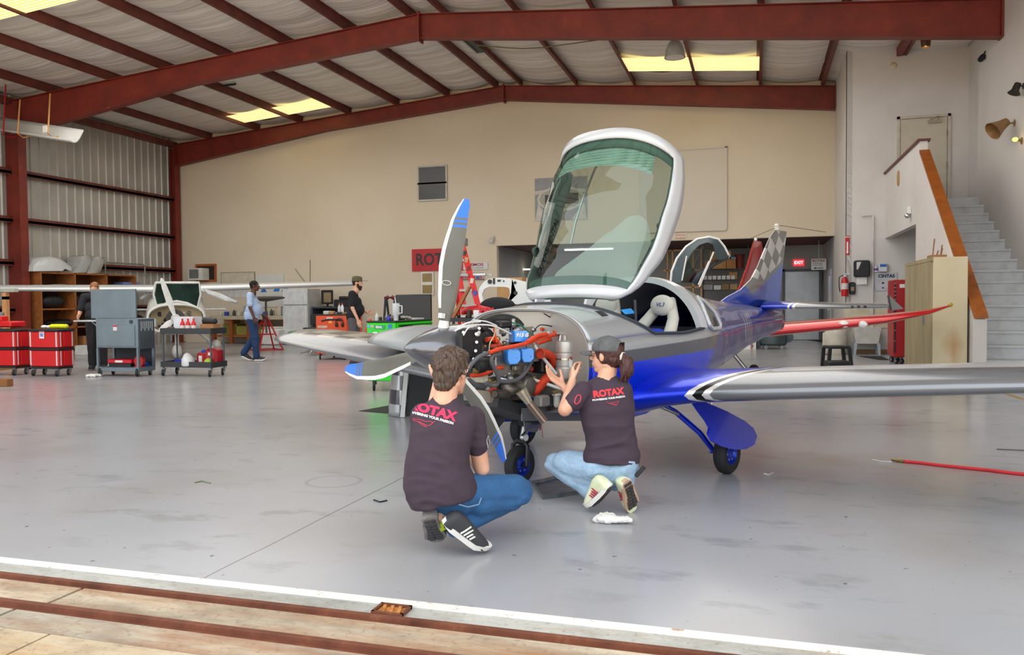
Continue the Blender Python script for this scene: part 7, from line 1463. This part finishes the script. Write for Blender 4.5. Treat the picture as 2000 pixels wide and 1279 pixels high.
t, L = TW('tool_trolley', 'low dark trolley crowded with parts behind the engine', 'trolley', 878, 10.2); x1 = L(1000, 620).x; zt = L(900, 621).z; MB().bx(0, x1, 0, .6, zt - .05, zt).build('tray', BLACK, t); MB().bx(0, x1, 0, .6, .2, .24).build('bottom_tray', BLACK, t)
for xx in (.03, x1 - .06):
    for yy in (.02, .55): MB().bx(xx, xx + .03, yy, yy + .03, 0, zt).build('post', BLACK, t)
tl = t.location + Vector((0, 0, zt))
for i, px in enumerate((932, 946, 958)): bottle(['left', 'middle', 'right'][i] + ' one of three red bottles with green labels behind the engine', tl + Vector((L(px, 620).x, .1, 0)), 'd4101a', .135, .038, 'red bottles behind the engine', lab=True)
tag(MB().tube([(0, 0, .05), (.05, 0, .09), (.25, 0, .11), (.40, 0, .08), (.46, 0, .05)], [.03, .06, .065, .06, .03], 14).build('red_fairing', M('b8141c', .3), None, loc=tl + Vector((L(888, 620).x, .3, 0))), 'rounded red fairing lying on the dark trolley', 'fairing')
tag(MB().ball((.2, 0, .12), (.26, .12, .13), 18, 12).build('headset_bag', M('14151a', .8), None, loc=tl + Vector((L(925, 600).x, .42, .03))), 'black soft bag behind the red bottles', 'bag')
tag(MB().prism([(0, 0), (.06, 0), (.30, .42), (.27, .43)], 0, .05, 'y').build('timber_offcut', M('9a5a22', .4), None, loc=tl + Vector((-.03, .1, 0))), 'slanting brown wooden offcut on the left end of the dark trolley', 'timber')
rng = random.Random(31)
for k in range(9): tag(MB().bx(0, rng.uniform(.03, .1), 0, .08, 0, rng.uniform(.03, .14), bev=.008).build('loose_part', [BLACK, ALU, M('3a2a22', .6), WHITE][k % 4], None, loc=tl + Vector((.05 + .09 * k, .35 * rng.random(), 0))), ORD_[k] + ' from the left of the loose parts on the dark trolley', 'part', 'loose parts on the dark trolley')
# ================================================================ right side, storage bay, ceiling fittings, floor clutter
YS = 25.6
def XS(px, py, y): return ony(px, py, y)
# wire shelving with cartons
t, L = TW('storage_rack', 'black wire storage rack loaded with cartons in the storage bay', 'rack', 1372, YS); x1 = L(1462, 540).x; BW = M('1a1a1c', .5)
zsh = [L(1400, q).z for q in (525, 546, 566)] + [.3]
for z_ in zsh: MB().bx(0, x1, 0, .5, z_ - .02, z_).build('shelf_board', BW, t)
for xx in (0, x1 - .03):
    for yy in (0, .47): MB().bx(xx, xx + .03, yy, yy + .03, 0, zsh[0] + 1.0).build('post', BW, t)
rt_ = t.location; rng = random.Random(20)
def carton(px0, px1, z_, h_, c, lb_, y=.03, grp=None, name='cardboard_box'):
    a_, b_ = L(px0, 540).x, L(px1, 540).x; return tag(MB().bx(a_, b_, 0, .38, 0, h_, bev=.004).build(name, M(c, .7), None, loc=rt_ + Vector((0, y, z_ + .001))), lb_, 'box', grp)
carton(1376, 1418, zsh[0], .28, 'b98a52', 'wide brown carton on the rack top shelf, left'); carton(1386, 1428, zsh[0] + .285, .26, 'c49c68', 'pale brown open carton stacked on top of the rack cartons'); carton(1419, 1437, zsh[0], .30, 'b07c46', 'brown carton with a blue lid at the right of the rack top shelf')
tag(MB().bx(L(1419, 540).x, L(1437, 540).x, 0, .38, 0, .05).build('box_lid', M('5aa6d8', .6), None, loc=rt_ + Vector((0, .03, zsh[0] + .303))), 'blue carton lid on the right rack carton', 'lid')
for k in range(7): carton(1374 + k * 9, 1381 + k * 9, zsh[1], .12, 'dcdcd8', ORD_[k] + ' from the left of the small white cartons on the middle rack shelf', .02, 'white cartons on the middle rack shelf')
carton(1424, 1440, zsh[1], .22, 'a87844', 'brown carton at the right end of the middle rack shelf'); carton(1374, 1392, zsh[2], .16, '9aa0a0', 'grey bin on the lower rack shelf'); carton(1394, 1408, zsh[2], .14, 'cfd0cc', 'white striped carton on the lower rack shelf'); carton(1410, 1424, zsh[2], .18, '8a6a44', 'brown carton with a blue dot on the lower rack shelf'); carton(1426, 1440, zsh[2], .17, 'b08a60', 'tan carton at the right of the lower rack shelf')
tag(MB().lathe((0, 0, 0), [(.10, 0), (.14, .38), (.16, .40), (.15, .44)], n=18).build('red_bin', M('7a2c22', .5), None, loc=rt_ + Vector((L(1458, 540).x - .2, .2, zsh[0]))), 'dark red plastic bin on the rack top right', 'bin')
# timber frame, lamp and panels seen through the canopy
t, L = TW('timber_shelving', 'unpainted timber shelving frame in the storage bay beside the rack', 'frame', 1296, 25.0); TM = M('b98a4a', .6)
for px in (1302, 1312, 1352, 1368): MB().bx(L(px, 500).x, L(px + 3, 500).x, 0, .06, 0, L(1300, 488).z).build('post', TM, t)
for py in (488, 527, 560): MB().bx(0, L(1372, 500).x, 0, .06, L(1300, py).z - .04, L(1300, py).z).build('rail', TM, t)
fx = thing('fluorescent_light', 'long white fluorescent tube light hung in the storage bay', 'light', tuple(XS(1150, 487, 25.2))); w_ = XS(1200, 487, 25.2).x - XS(1105, 487, 25.2).x
MB().cyl((-w_ / 2, 0, 0), (w_ / 2, 0, 0), .025, 10).build('light_tube', glow('f4fff8', 2.2), fx); MB().bx(-w_ / 2 - .03, w_ / 2 + .03, -.04, .04, .03, .08).build('housing', WHITE, fx); MB().cyl((-w_ * .4, 0, .08), (-w_ * .4, 0, OZ - fx.location.z), .006, 5).cyl((w_ * .4, 0, .08), (w_ * .4, 0, OZ - fx.location.z), .006, 5).build('hanger', STEEL, fx)
area('storage_bay_strip', (fx.location.x, 25.2, fx.location.z - .06), (0, 0, 0), 1.4, .1, 30)
fx2 = thing('fluorescent_light', 'bright strip light low in the storage bay left of the canopy', 'light', tuple(XS(1028, 526, 26.0))); MB().bx(-.45, .45, -.03, .03, -.02, .02).build('light_tube', glow('fff4d8', 2.5), fx2); MB().cyl((-.3, 0, .02), (-.3, 0, OZ - fx2.location.z), .006, 5).build('hanger', STEEL, fx2)
tag(MB().bx(0, 1.5, 0, .6, 0, .72).build('storage_bench', M('7c766c', .7), None, loc=(OX + .15, 26.2, 0)), 'grey bench below the strip light in the storage bay', 'bench')
tag(MB().bx(0, .7, 0, .29, 0, 2.1).build('dark_cabinet', M('16161a', .6), None, loc=(XS(984, 560, 27.3).x, 27.3, 0)), 'tall black cabinet at the back of the storage bay', 'cabinet')
# EXIT and ROTAX signs, cartons, cleaning cart, mats
ex = thing('exit_sign', 'small lit red EXIT sign above the silver door', 'sign', tuple(XS(1560, 513, 26.7))); MB().bx(-.16, .16, 0, .04, -.10, .10).build('sign_box', glow('d8303c', .8), ex); text('EXIT', .13, glow('ffd8dc', 1.2), ex, (0, -.006, 0), RF, bold=.002)
a = XS(1599, 516, 24.9); sg_ = thing('hanging_sign', 'small white ROTAX sign with a black arrow in the storage bay', 'sign', tuple(a)); w_, h_ = .40, .32
MB().bx(-w_ / 2, w_ / 2, 0, .03, -h_ / 2, h_ / 2).build('panel', M('d8d8d4', .5), sg_); text('ROTAX', .10, M('8a1c28', .5), sg_, (0, -.004, .10), RF, bold=.003); 
for k in range(3): MB().bx(-.17, .10, -.004, 0, .02 - .035 * k, .033 - .035 * k).build('print_line', M('8a8a8c', .5), sg_)
MB().prism([(-.15, -.11), (-.07, -.08), (-.07, -.10), (.12, -.10), (.12, -.12), (-.07, -.12), (-.07, -.14)], -.006, 0, 'y').build('arrow', BLACK, sg_); MB().cyl((0, .015, h_ / 2), (0, .015, OZ - a.z), .006, 5).build('hanger', STEEL, sg_)
p = fl(1440, 682); fb = tag(MB().bx(0, .46, 0, .4, 0, .25).build('shipping_box', M('dddad4', .6), None, loc=tuple(p)), 'white FedEx carton on the floor behind the blue aircraft', 'box'); text('FedEx', .09, M('8a2c4a', .5), fb, (.36, -.004, .12), Matrix(((0, 0, 0), (0, 0, 0), (0, 0, 0))) if False else rotm(90) @ rotm(0, 0, -90), bold=.003)
tag(MB().bx(0, .26, 0, .3, 0, .2).build('shipping_box', M('c9c2b4', .6), None, loc=tuple(fl(1424, 681))), 'smaller pale carton left of the FedEx carton', 'box')
p = fl(1510, 681); cc_ = thing('shop_vacuum', 'dark grey wheeled shop vacuum under the aircraft tail', 'vacuum', tuple(p)); MB().lathe((0, 0, 0), [(.30, .09), (.34, .14), (.33, .38), (.27, .5), (.12, .54)], n=22).build('tank', M('3c4a4e', .45), cc_); MB().cyl((-.38, -.05, .12), (-.38, .02, .12), .11, 20).build('wheel', M('4a5458', .5), cc_); MB().cyl((.36, 0, .3), (.36, .06, .3), .14, 20).build('hose_reel', M('4a5458', .5), cc_)
for q in ((-.18, -.25), (.2, -.25), (.2, .25), (-.2, .25)): MB().cyl((q[0], q[1] - .02, .05), (q[0], q[1] + .02, .05), .05, 14).build('caster', M('7a8084', .5), cc_)
MB().cyl((-.42, 0, .15), (-.5, 0, .72), .012).build('handle', STEEL, cc_)
for q, lb_ in (((1578, 664, 1620, 668), 'thin black floor mat outside the inner storage door'), ((1678, 696, 1726, 703), 'thin black floor mat in front of the sink')):
    a, b = fl(q[0], q[1]), fl(q[2], q[3]); tag(MB().add([(0, 0, 0), (b.x - a.x + .1, 0, 0), (b.x - a.x + .1, min(-.35, b.y - a.y), 0), (.25, min(-.35, b.y - a.y), 0), (0, 0, .012), (b.x - a.x + .1, 0, .012), (b.x - a.x + .1, min(-.35, b.y - a.y), .012), (.25, min(-.35, b.y - a.y), .012)], [(3, 2, 1, 0), (4, 5, 6, 7), (0, 1, 5, 4), (1, 2, 6, 5), (2, 3, 7, 6), (3, 0, 4, 7)]).build('floor_mat', M('1a1c1c', .8), None, loc=(a.x, a.y, 0)), lb_, 'mat')
# ---- fittings on the service wall (front plane FY)
def onf(px, py, dy=0): return ony(px, py, FY - .002 - dy)
o = thing('fire_sign', 'tall narrow red sign with white arrow above the fire extinguisher', 'sign', tuple((onf(1655, 460) + onf(1655, 498)) / 2)); h_ = onf(1655, 460).z - onf(1655, 498).z
MB().bx(-.045, .045, -.01, 0, -h_ / 2, h_ / 2).build('panel', M('b8181f', .5), o); MB().prism([(-.016, .08), (.016, .08), (.016, -h_ * .32), (.03, -h_ * .32), (0, -h_ * .45), (-.03, -h_ * .32), (-.016, -h_ * .32)], -.013, -.01, 'y').build('arrow', WHITE, o); text('FIRE', .045, WHITE, o, (0, -.012, h_ * .42), RF, bold=.001)
tf = o
def place(name, label, cat, px, py): return thing(name, label, cat, tuple(onf(px, py)))
o = place('towel_dispenser', 'black paper towel dispenser on the white service wall', 'dispenser', 1682, 525); MB().bx(-.17, .17, -.2, 0, -.19, .19, bev=.03).build('housing', BLACK, o); MB().prism([(-.12, .15), (-.02, .15), (-.09, -.02), (-.12, -.02)], -.205, -.2, 'y').build('window', M('c9cbcd', .3), o); tw = MB().bx(-.11, .11, -.1, -.09, -.36, -.19).build('paper_towel', WHITE, o)
o = place('soap_dispenser', 'small black soap dispenser beside the fire extinguisher', 'dispenser', 1664, 563); MB().bx(-.065, .065, -.1, 0, -.14, .14, bev=.02).build('housing', BLACK, o); MB().bx(-.035, .035, -.105, -.1, -.06, .03).build('front_window', M('8a8064', .4), o)
o = place('fire_extinguisher', 'red fire extinguisher hung on the service wall corner', 'fire extinguisher', 1649, 560); MB().lathe((0, -.09, -.22), [(.07, 0), (.075, .02), (.075, .34), (.05, .42), (.025, .45)], n=20).build('cylinder', M('c0141c', .35), o); MB().bx(-.03, .03, -.1, -.06, .23, .29).bx(-.02, .11, -.1, -.08, .28, .31).build('valve', STEEL, o); MB().tube([(-.03, -.09, .27), (-.12, -.09, .22), (-.12, -.09, 0), (-.10, -.09, -.12)], .012, 8).build('hose', BLACK, o); MB().lathe((0, -.09, -.22), [(.0765, .16), (.0765, .30)], n=20, caps=False).build('paper_label', M('d8ccc8', .5), o)
o = place('wall_board', 'light grey CINTAS board on the service wall', 'board', 1729, 550); w_ = onf(1751, 550).x - onf(1706, 550).x; h_ = onf(1729, 532).z - onf(1729, 568).z; MB().bx(-w_ / 2, w_ / 2, -.02, 0, -h_ / 2, h_ / 2).build('panel', M('c4c6ca', .5), o); text('CINTAS', .10, M('1c2a4a', .5), o, (.02, -.024, h_ * .3), RF, bold=.004)
for k, c in enumerate(('3a3c4a', 'b0303a', '6a7080', 'b0303a')): MB().box((-.05 + .13 * (k % 2), -.022, -.03 - .11 * (k // 2)), (.05, .004, .04)).build('symbol', M(c, .5), o)
o = place('hand_sanitizer_unit', 'white and blue wall unit above the grey board', 'dispenser', 1724, 523); MB().bx(-.09, .09, -.1, 0, -.10, .10, bev=.015).build('housing', M('cdd0d4', .4), o); MB().bx(-.07, .07, -.104, -.1, .02, .08).build('display', M('2f62b0', .3), o)
o = place('soap_bottle', 'small purple labelled bottle above the grey board, left', 'bottle', 1710, 524); MB().lathe((0, -.05, -.07), [(.03, 0), (.035, .02), (.035, .09), (.015, .12), (.012, .15)], n=14).build('bottle_body', M('cfc8dc', .4), o); MB().lathe((0, -.05, -.07), [(.036, .02), (.036, .07)], n=14, caps=False).build('bottle_label', M('6a50a0', .5), o); MB().bx(-.04, .04, -.09, 0, -.085, -.07).build('wall_bracket', WHITE, o)
pa, pb = onf(1684, 421), onf(1703, 421); tag(MB().tube([(0, .0, 0), (0, -.06, 0), (.06, -.06, .0), (pb.x - pa.x, -.06, .0), (pb.x - pa.x + .02, -.06, -.03), (pb.x - pa.x + .02, -.06, onf(1703, 640).z - pa.z)], .02, 8).lathe((0, -.01, 0), [(.05, 0), (.05, .01)], (0, -1, 0), 14).build('drain_pipe', M('cfcaca', .5), None, loc=tuple(pa)), 'white pipe running down the service wall to the sink', 'pipe')
t = thing('utility_sink', 'white floor-standing utility sink with grey legs', 'sink', (onf(1688, 640).x, FY - .30, 0)); zt = 1.0 - .1
zt = ony(1690, 640, FY - .55).z; m = MB(); w_ = .29; m.loft([[Vector((x * k, y * k, z)) for x, y in ((-w_, -.26), (w_, -.26), (w_, .26), (-w_, .26))] for k, z in ((.8, zt - .36), (1, zt), (.92, zt), (.74, zt - .33))]); m.build('basin', M('cfccc4', .4), t)
for sx in (-1, 1):
    for sy in (-1, 1): MB().prism([(sx * .20, zt - .34), (sx * .27, zt - .34), (sx * .28, 0), (sx * .235, 0)], sy * .2 - .02, sy * .2 + .02, 'y').build('leg', M('a4adb4', .5), t)
MB().tube([(0, 0, zt - .36), (0, 0, .32), (.05, 0, .25), (.1, 0, .3), (.1, .25, .35)], .02, 8).build('drain_trap', WHITE, t); MB().cyl((0, .22, zt), (0, .22, zt + .12), .015).tube([(0, .22, zt + .12), (0, .1, zt + .16), (0, .02, zt + .1)], .012, 8).build('faucet', CHROME, t); MB().bx(-.45, .5, .27, .29, zt - .02, zt + .42).build('splash_board', M('cfc6ac', .6), t)
t = thing('waste_bin', 'tall off-white domed waste bin beside the sink', 'bin', tuple(Vector((fl(1640, 700).x + .05, FY - .38, 0)))); MB().lathe((0, 0, 0), [(.20, 0), (.23, .10), (.25, .4), (.25, .5), (.22, .60), (.12, .67), (.03, .69)], n=24).build('bin_body', M('cdc6b8', .5), t); MB().box((0, -.20, .575), (.2, .04, .07), bev=.02).build('bin_flap', M('bab3a4', .5), t); MB().box((-.24, -.0, .25), (.10, .2, .5), bev=.04).build('bin_pedal_box', M('c4bdae', .5), t)
# red tall tool chest against the stair wall
t, L = TW('tool_chest', 'tall narrow dark red tool chest beside the tan locker', 'tool chest', 1724, 17.2); x1 = L(1756, 600).x - .02; RC = M('a80f1c', .35, var=.04)
z0, z1 = .14, L(1733, 547).z; MB().bx(.16, x1 + .14, -.2, .5, z0, z1, bev=.01).build('chest_body', RC, t); drawers(t, .16, x1 - .06, -.2, z0 + .08, z1 - .05, 11, M('2a2428', .45), STEEL, [3, 2.4, 2, 1.6, 1.4, 1, 1, .9, .9, .9, .9])
MB().box((x1 + .04, -.205, z1 - .12), (.09, .004, .07)).build('chest_label', WHITE, t)
for q in ((.22, -.1), (x1 + .05, -.1), (.22, .4), (x1 + .05, .4)): caster(t, (q[0], q[1], 0), .06)
# locker
ly = onx(1890, 600, CX - .03).y; a = ony(1822, 600, ly); b = ony(1890, 600, ly); t = thing('metal_locker', 'tall cream and tan rust-stained metal locker in front of the stair wall', 'locker', (a.x, ly, 0)); w_ = b.x - a.x; hL = ony(1822, 502, ly).z; dpl = onx(1767, 600, a.x - .02).y - ly
g = G('rusty_cream_side'); n = g.noise(3.0, 6, vec=g.mp((2.0, 1, .6))); c = g.ramp(g.noise(1.4, 3), [(.3, 'c9bc98'), (.7, 'd6cbab')]); x, y, z = g.xyz(); blob = g.math('SUBTRACT', 1.0, g.math('ADD', g.math('ABSOLUTE', g.math('MULTIPLY', g.math('SUBTRACT', x, .26), 4.0)), g.math('ABSOLUTE', g.math('MULTIPLY', g.math('SUBTRACT', z, .62), 1.6)))); c = g.mix(g.math('MULTIPLY', g.step(g.math('MULTIPLY_ADD', n, .9, blob), 1.05, .3), .7), c, 'b07a34'); LS = g.out(c, .55)
MB().bx(0, w_, 0, dpl, .0, hL, bev=.005).build('locker_body', LS, t)
g = G('rusty_tan_door'); c = g.ramp(g.noise(1.5, 6, vec=g.mp((1, 3, .5))), [(.3, '8f8263'), (.6, 'a39878'), (.8, '9a7440')]); LD = g.out(c, .55)
for k in range(2): d = MB().bx(-.02, 0, .03 + k * dpl / 2, dpl / 2 - .01 + k * dpl / 2, .08, hL - .06, bev=.004).build('locker_door', LD, t); MB().bx(-.035, -.02, (.40 if k == 0 else .52), (.43 if k == 0 else .55), hL * .48, hL * .56).build('door_handle', STEEL, d)
MB().bx(-.02, 0, 0, dpl, hL - .055, hL).build('locker_header', LD, t)
wt = thing('wooden_tray', 'small brown wooden rack with pegs on top of the locker', 'rack', (a.x + .05, ly + .5, hL)); MB().bx(0, .2, -.12, .2, 0, .05).build('tray', M('8f6a4a', .7), wt)
for q in ((.02, -.1, .28), (.1, .05, .12), (.16, .1, .2), (.18, .18, .16)): MB().cyl((q[0], q[1], .05), (q[0] + .02, q[1], q[2]), .01, 6).build('peg', M('9a6450', .7), wt)
# step stool
p = fl(1634, 719); t = thing('step_stool', 'black plastic two-level step stool on the floor behind the wing', 'stool', tuple(p), radians(16)); k_ = M('23262a', .5); m = MB()
MB().bx(-.17, .22, -.1, .25, .36, .41, bev=.02).build('seat', k_, t); MB().bx(-.28, .1, -.42, -.1, .0, .16, bev=.02).build('low_step', k_, t)
for sx, sy in ((-.15, -.08), (.2, -.08), (.2, .23), (-.15, .23)): MB().prism([(sx - .03, .37), (sx + .03, .37), (sx * 1.2 + .03, 0), (sx * 1.2 - .03, 0)], sy - .02, sy + .02, 'y').build('leg', k_, t)
# lamps on the right wall
def onr(px, py, x=None): return onx(px, py, XR if x is None else x)
lp = thing('wall_spotlight', 'beige flared metal spotlight on the right wall above the lit bulb', 'lamp', tuple(onr(1982, 240))); MB().lathe((0, 0, 0), [(.06, -.01), (.06, .01)], (-1, 0, 0), 14).build('wall_plate', BRASS, lp); MB().cyl((0, 0, 0), (-.12, 0, 0), .015).build('lamp_arm', BRASS, lp)
p0 = Vector((-.12, 0, .03)); dv = Vector((-.72, -.25, -.5)).normalized(); MB().lathe(p0, [(.07, 0), (.08, .06), (.10, .14), (.16, .30)], dv, 24, caps=False).lathe(p0, [(.01, 0), (.07, .002)], dv, 24).build('lamp_shade', M('9c7a52', .35, .5), lp)
lb2 = thing('light_bulb', 'small bare lit yellow bulb on the right wall', 'bulb', tuple(onr(1996, 275))); MB().lathe((0, 0, 0), [(.06, -.01), (.06, .01)], (-1, 0, 0), 14).cyl((0, 0, 0), (-.06, 0, .02), .02).build('socket', BRASS, lb2); MB().ball((-.10, 0, .03), (.045, .035, .035)).build('bulb', glow('ffd24a', 3.0), lb2)
lp = thing('wall_spotlight', 'small black spotlight near the top of the right wall', 'lamp', tuple(onr(1999, 168))); MB().lathe((0, 0, 0), [(.05, -.01), (.05, .01)], (-1, 0, 0), 14).cyl((0, 0, 0), (-.08, 0, .02), .012).build('lamp_arm', BLACK, lp); MB().lathe((-.08, 0, .05), [(.05, 0), (.055, .05), (.06, .12), (.10, .18)], (-.35, -.1, -.9), 20).build('lamp_shade', M('2a241e', .4), lp)
cm = thing('security_camera', 'small black security camera in the upper corner of the right wall', 'camera', tuple(onr(1925, 108))); MB().lathe((-.06, 0, -.04), [(.05, -.06), (.06, 0), (.05, .08)], (-.5, -.5, -.6), 16).build('camera_body', BLACK, cm); MB().cyl((0, 0, .08), (-.06, 0, -.02), .015).build('bracket', BLACK, cm)
# items on the landing wall
pl = thing('wooden_plaque', 'small oval wooden plaque on the landing wall', 'plaque', tuple(onx(1755, 348, CX - .002))); MB().lathe((0, 0, 0), [(.10, 0), (.11, .01), (.10, .02)], (-1, 0, 0), 20).xf(Matrix.Scale(1.5, 4, (0, 0, 1))).build('oval_board', M('b08a50', .5), pl)
bl = thing('wall_fixture', 'small white and silver fixture low on the landing wall', 'fixture', tuple(onx(1779, 416, CX - .002))); MB().bx(-.06, 0, -.05, .05, -.02, .12, bev=.01).build('housing', WHITE, bl); MB().ball((-.06, 0, -.05), .05).build('dome', CHROME, bl)
sm = thing('smoke_detector', 'round cream detector high on the service wall', 'detector', tuple(onf(1745, 128))); MB().lathe((0, 0, 0), [(.07, 0), (.075, .02), (.04, .05)], (0, -1, 0), 18).build('detector_body', M('cfc4ac', .5), sm)
pt_ = XR - 2.25; struct(MB().bx(ony(1783, 100, 18.2).x, ony(1783, 100, 18.2).x + .12, 17.4, FY, topz(3) - .02, topz(3) + .25), 'trim_51', REDST)
lp = thing('work_light', 'caged clear work light glowing at the short red beam end', 'light', tuple(ony(1808, 92, 17.6))); MB().lathe((0, 0, 0), [(.08, 0), (.10, .16)], n=16, caps=False).build('light_cage', M('5a3a20', .4), lp); MB().lathe((0, 0, .16), [(.10, 0), (.03, .04)], n=16).cyl((0, 0, .18), (0, 0, topz(3) + .2 - lp.location.z), .01).build('light_cap', M('5a3024', .5), lp); MB().ball((0, 0, .07), .05).build('bulb', glow('ffd890', 3.5), lp)
# ceiling fittings
y_ = 17.6; p = ony(1318, 97, y_); lp = thing('high_bay_lamp', 'grey bell-shaped high bay lamp under the near beam', 'lamp', tuple(p)); s_ = 1.05; MB().lathe((0, 0, 0), [(.21 * s_, -.17), (.20 * s_, -.12), (.185 * s_, .0), (.13 * s_, .13), (.08, .2), (.05, .26)], n=28, caps=False).build('lamp_shade', M('a9a8a0', .4, .2), lp); MB().lathe((0, 0, -.16), [(.20, -.005), (.20, .005)], n=28).build('lens', M('c8c6bc', .3), lp); MB().cyl((0, 0, .2), (0, 0, topz(p.x) + .165 - p.z), .025).build('lamp_stem', BLACK, lp)
p = ony(447, 166, 18.8); lp = thing('pulley_ring', 'black ring fixture hanging from the purlins left of the ridge', 'fixture', tuple(p)); MB().tube([(.19 * cos(a), .12 * sin(a), .045 * sin(a)) for a in [2 * pi * k / 24 for k in range(25)]], .022, 8).build('ring', BLACK, lp); MB().cyl((0, .1, .03), (0, .1, topz(p.x) + .15 - p.z), .03).build('hanger', BLACK, lp)
pa, pb = ony(875, 75, 17.2), ony(938, 128, 19.4); lp = thing('strip_light', 'old unlit fluorescent strip fixture along the ridge purlins', 'light', tuple(pa)); d = pb - pa; d.z = 0; zc0 = topz(pa.x) - pa.z; MB().bx(-.12, .12, 0, d.length, zc0 - .06, zc0 - .002, bev=.01).xf(Matrix.Rotation(-atan2(d.x, d.y), 4, 'Z')).build('housing', M('3a4240', .5), lp); MB().cyl((-.05, .1, zc0 - .09), (-.05, d.length - .1, zc0 - .09), .02).xf(Matrix.Rotation(-atan2(d.x, d.y), 4, 'Z')).build('light_tube', M('a8aaa6', .3), lp)
tag(MB().tube([ony(930, 88, 17.1) , ony(985, 93, 17.1), ony(1020, 95, 17.1), ony(1060, 93, 17.1), ony(1110, 86, 17.1), ony(1170, 78, 17.1)], .012, 6).build('ceiling_cable', M('5a5430', .6), None), 'loose dark cable sagging under the roof lining right of the ridge', 'cable')
# rolled white panel slung at the left
pa, pb = ony(-28, 240, 15.6), ony(150, 268, 15.6); t = thing('slung_panel', 'long white curved panel slung on straps from the near beam at the left', 'panel', tuple(pa)); d = pb - pa
rows = []
for k in range(2): rows.append([d * k + Vector((0, -.22 + .44 * j / 8, -.12 - .16 * sin(pi * j / 8) + (.32 * (j / 8)))) for j in range(9)])
m = MB(); m.loft(rows, closed=False); o = m.build('curved_panel', M('b9bab6', .4, var=.04), t, 60); q = o.modifiers.new('t', 'SOLIDIFY'); q.thickness = .03
for px, c, py0 in ((97, 'c9965c', 183), (38, 'c9965c', 195), (10, '9a1424', 165)):
    a_ = ony(px, 262, 15.35) - pa; b_ = ony(px + 1, py0, 15.6) - pa; MB().tube([b_, a_ + Vector((0, -.05, 0)), a_ + Vector((-.05, .15, -.05)), a_ + Vector((-.02, .4, .05))], .018, 6).build('strap', M(c, .8), t)
MB().bx(-.5, d.x * .62, .2, .28, .03, .11).xf(Matrix.Rotation(atan2(-d.z, d.x), 4, 'Y')).build('carrier_bar', M('8a4a28', .6), t); MB().box(ony(88, 252, 15.3) - pa, (.12, .02, .16)).build('label', WHITE, t)
# ---- floor clutter
h0, h1 = fl(1768, 901), fl(2000, 926); pts = [fl(px, py, .012) for px, py in ((1766, 901), (1800, 904), (1840, 909), (1880, 913), (1930, 918), (1980, 924), (2060, 932))]
ah = tag(MB().tube([p - pts[0] for p in pts], .013, 8).build('air_hose', M('d8303a', .5), None, loc=tuple(pts[0])), 'red air hose lying on the floor at the right edge', 'hose'); MB().cyl((0, 0, 0), (-.05, .03, 0), .015).cyl((-.05, .03, 0), (-.08, .06, 0), .009).build('hose_fitting', BRASS, ah)
for i, (a_, b_, c_, c) in enumerate((((1704, 898), (1722, 901), (1742, 902), 'e0e0dc'), ((1492, 925), (1502, 927), (1510, 923), 'dcdcd6'), ((380, 942), (395, 939), (411, 943), '7a8468'), ((730, 976), (742, 980), (756, 977), '1c1c1e'), ((1947, 877), (1975, 878), (2010, 880), '5a5a58'))):
    P_ = [fl(*q, .005) for q in (a_, b_, c_)]; tag(MB().tube([q - P_[0] for q in P_], .005, 6).build('cable_scrap', M(c, .6), None, loc=tuple(P_[0])), ['short white cable scrap left of the red air hose', 'small curled white tie on the floor beside the main wheel', 'olive thread scrap on the floor left of the crouching person', 'black cable scrap on the floor by the floor joint', 'thin grey wire on the floor at the right edge'][i], 'scrap')
# grey drip tray under the engine
pp = [fl(1040, 948), fl(1090, 936), fl(1148, 950), fl(1142, 965), fl(1060, 976)]; c_ = sum(pp, Vector()) / 5; t = thing('drip_tray', 'low grey metal tray on the floor between the crouching and kneeling persons', 'tray', tuple(c_))
def rp(k, z): return [Vector(((p.x - c_.x) * k, (p.y - c_.y) * k, z)) for p in pp]
MB().loft([rp(1, 0), rp(1.0, .012), rp(1.02, .030), rp(.97, .030), rp(.94, .012), rp(.5, .011)]).build('pan', (lambda g: g.out(g.ramp(g.noise(14, 5), [(.3, '6a6e70'), (.7, '8c9092')]), .4, .7))(G('galvanised')), t, 30)

q0, q1 = fl(1962, 768), fl(2030, 790); d = (q1 - q0).normalized(); n_ = Vector((-d.y, d.x, 0)) * .03
struct(MB().add([q0 - n_, q1 - n_, q1 + n_, q0 + n_, q0 - n_ + Vector((0, 0, .002)), q1 - n_ + Vector((0, 0, .002)), q1 + n_ + Vector((0, 0, .002)), q0 + n_ + Vector((0, 0, .002))], [(3, 2, 1, 0), (4, 5, 6, 7), (0, 1, 5, 4), (1, 2, 6, 5), (2, 3, 7, 6), (3, 0, 4, 7)]), 'trim_60', M('b0903a', .6))
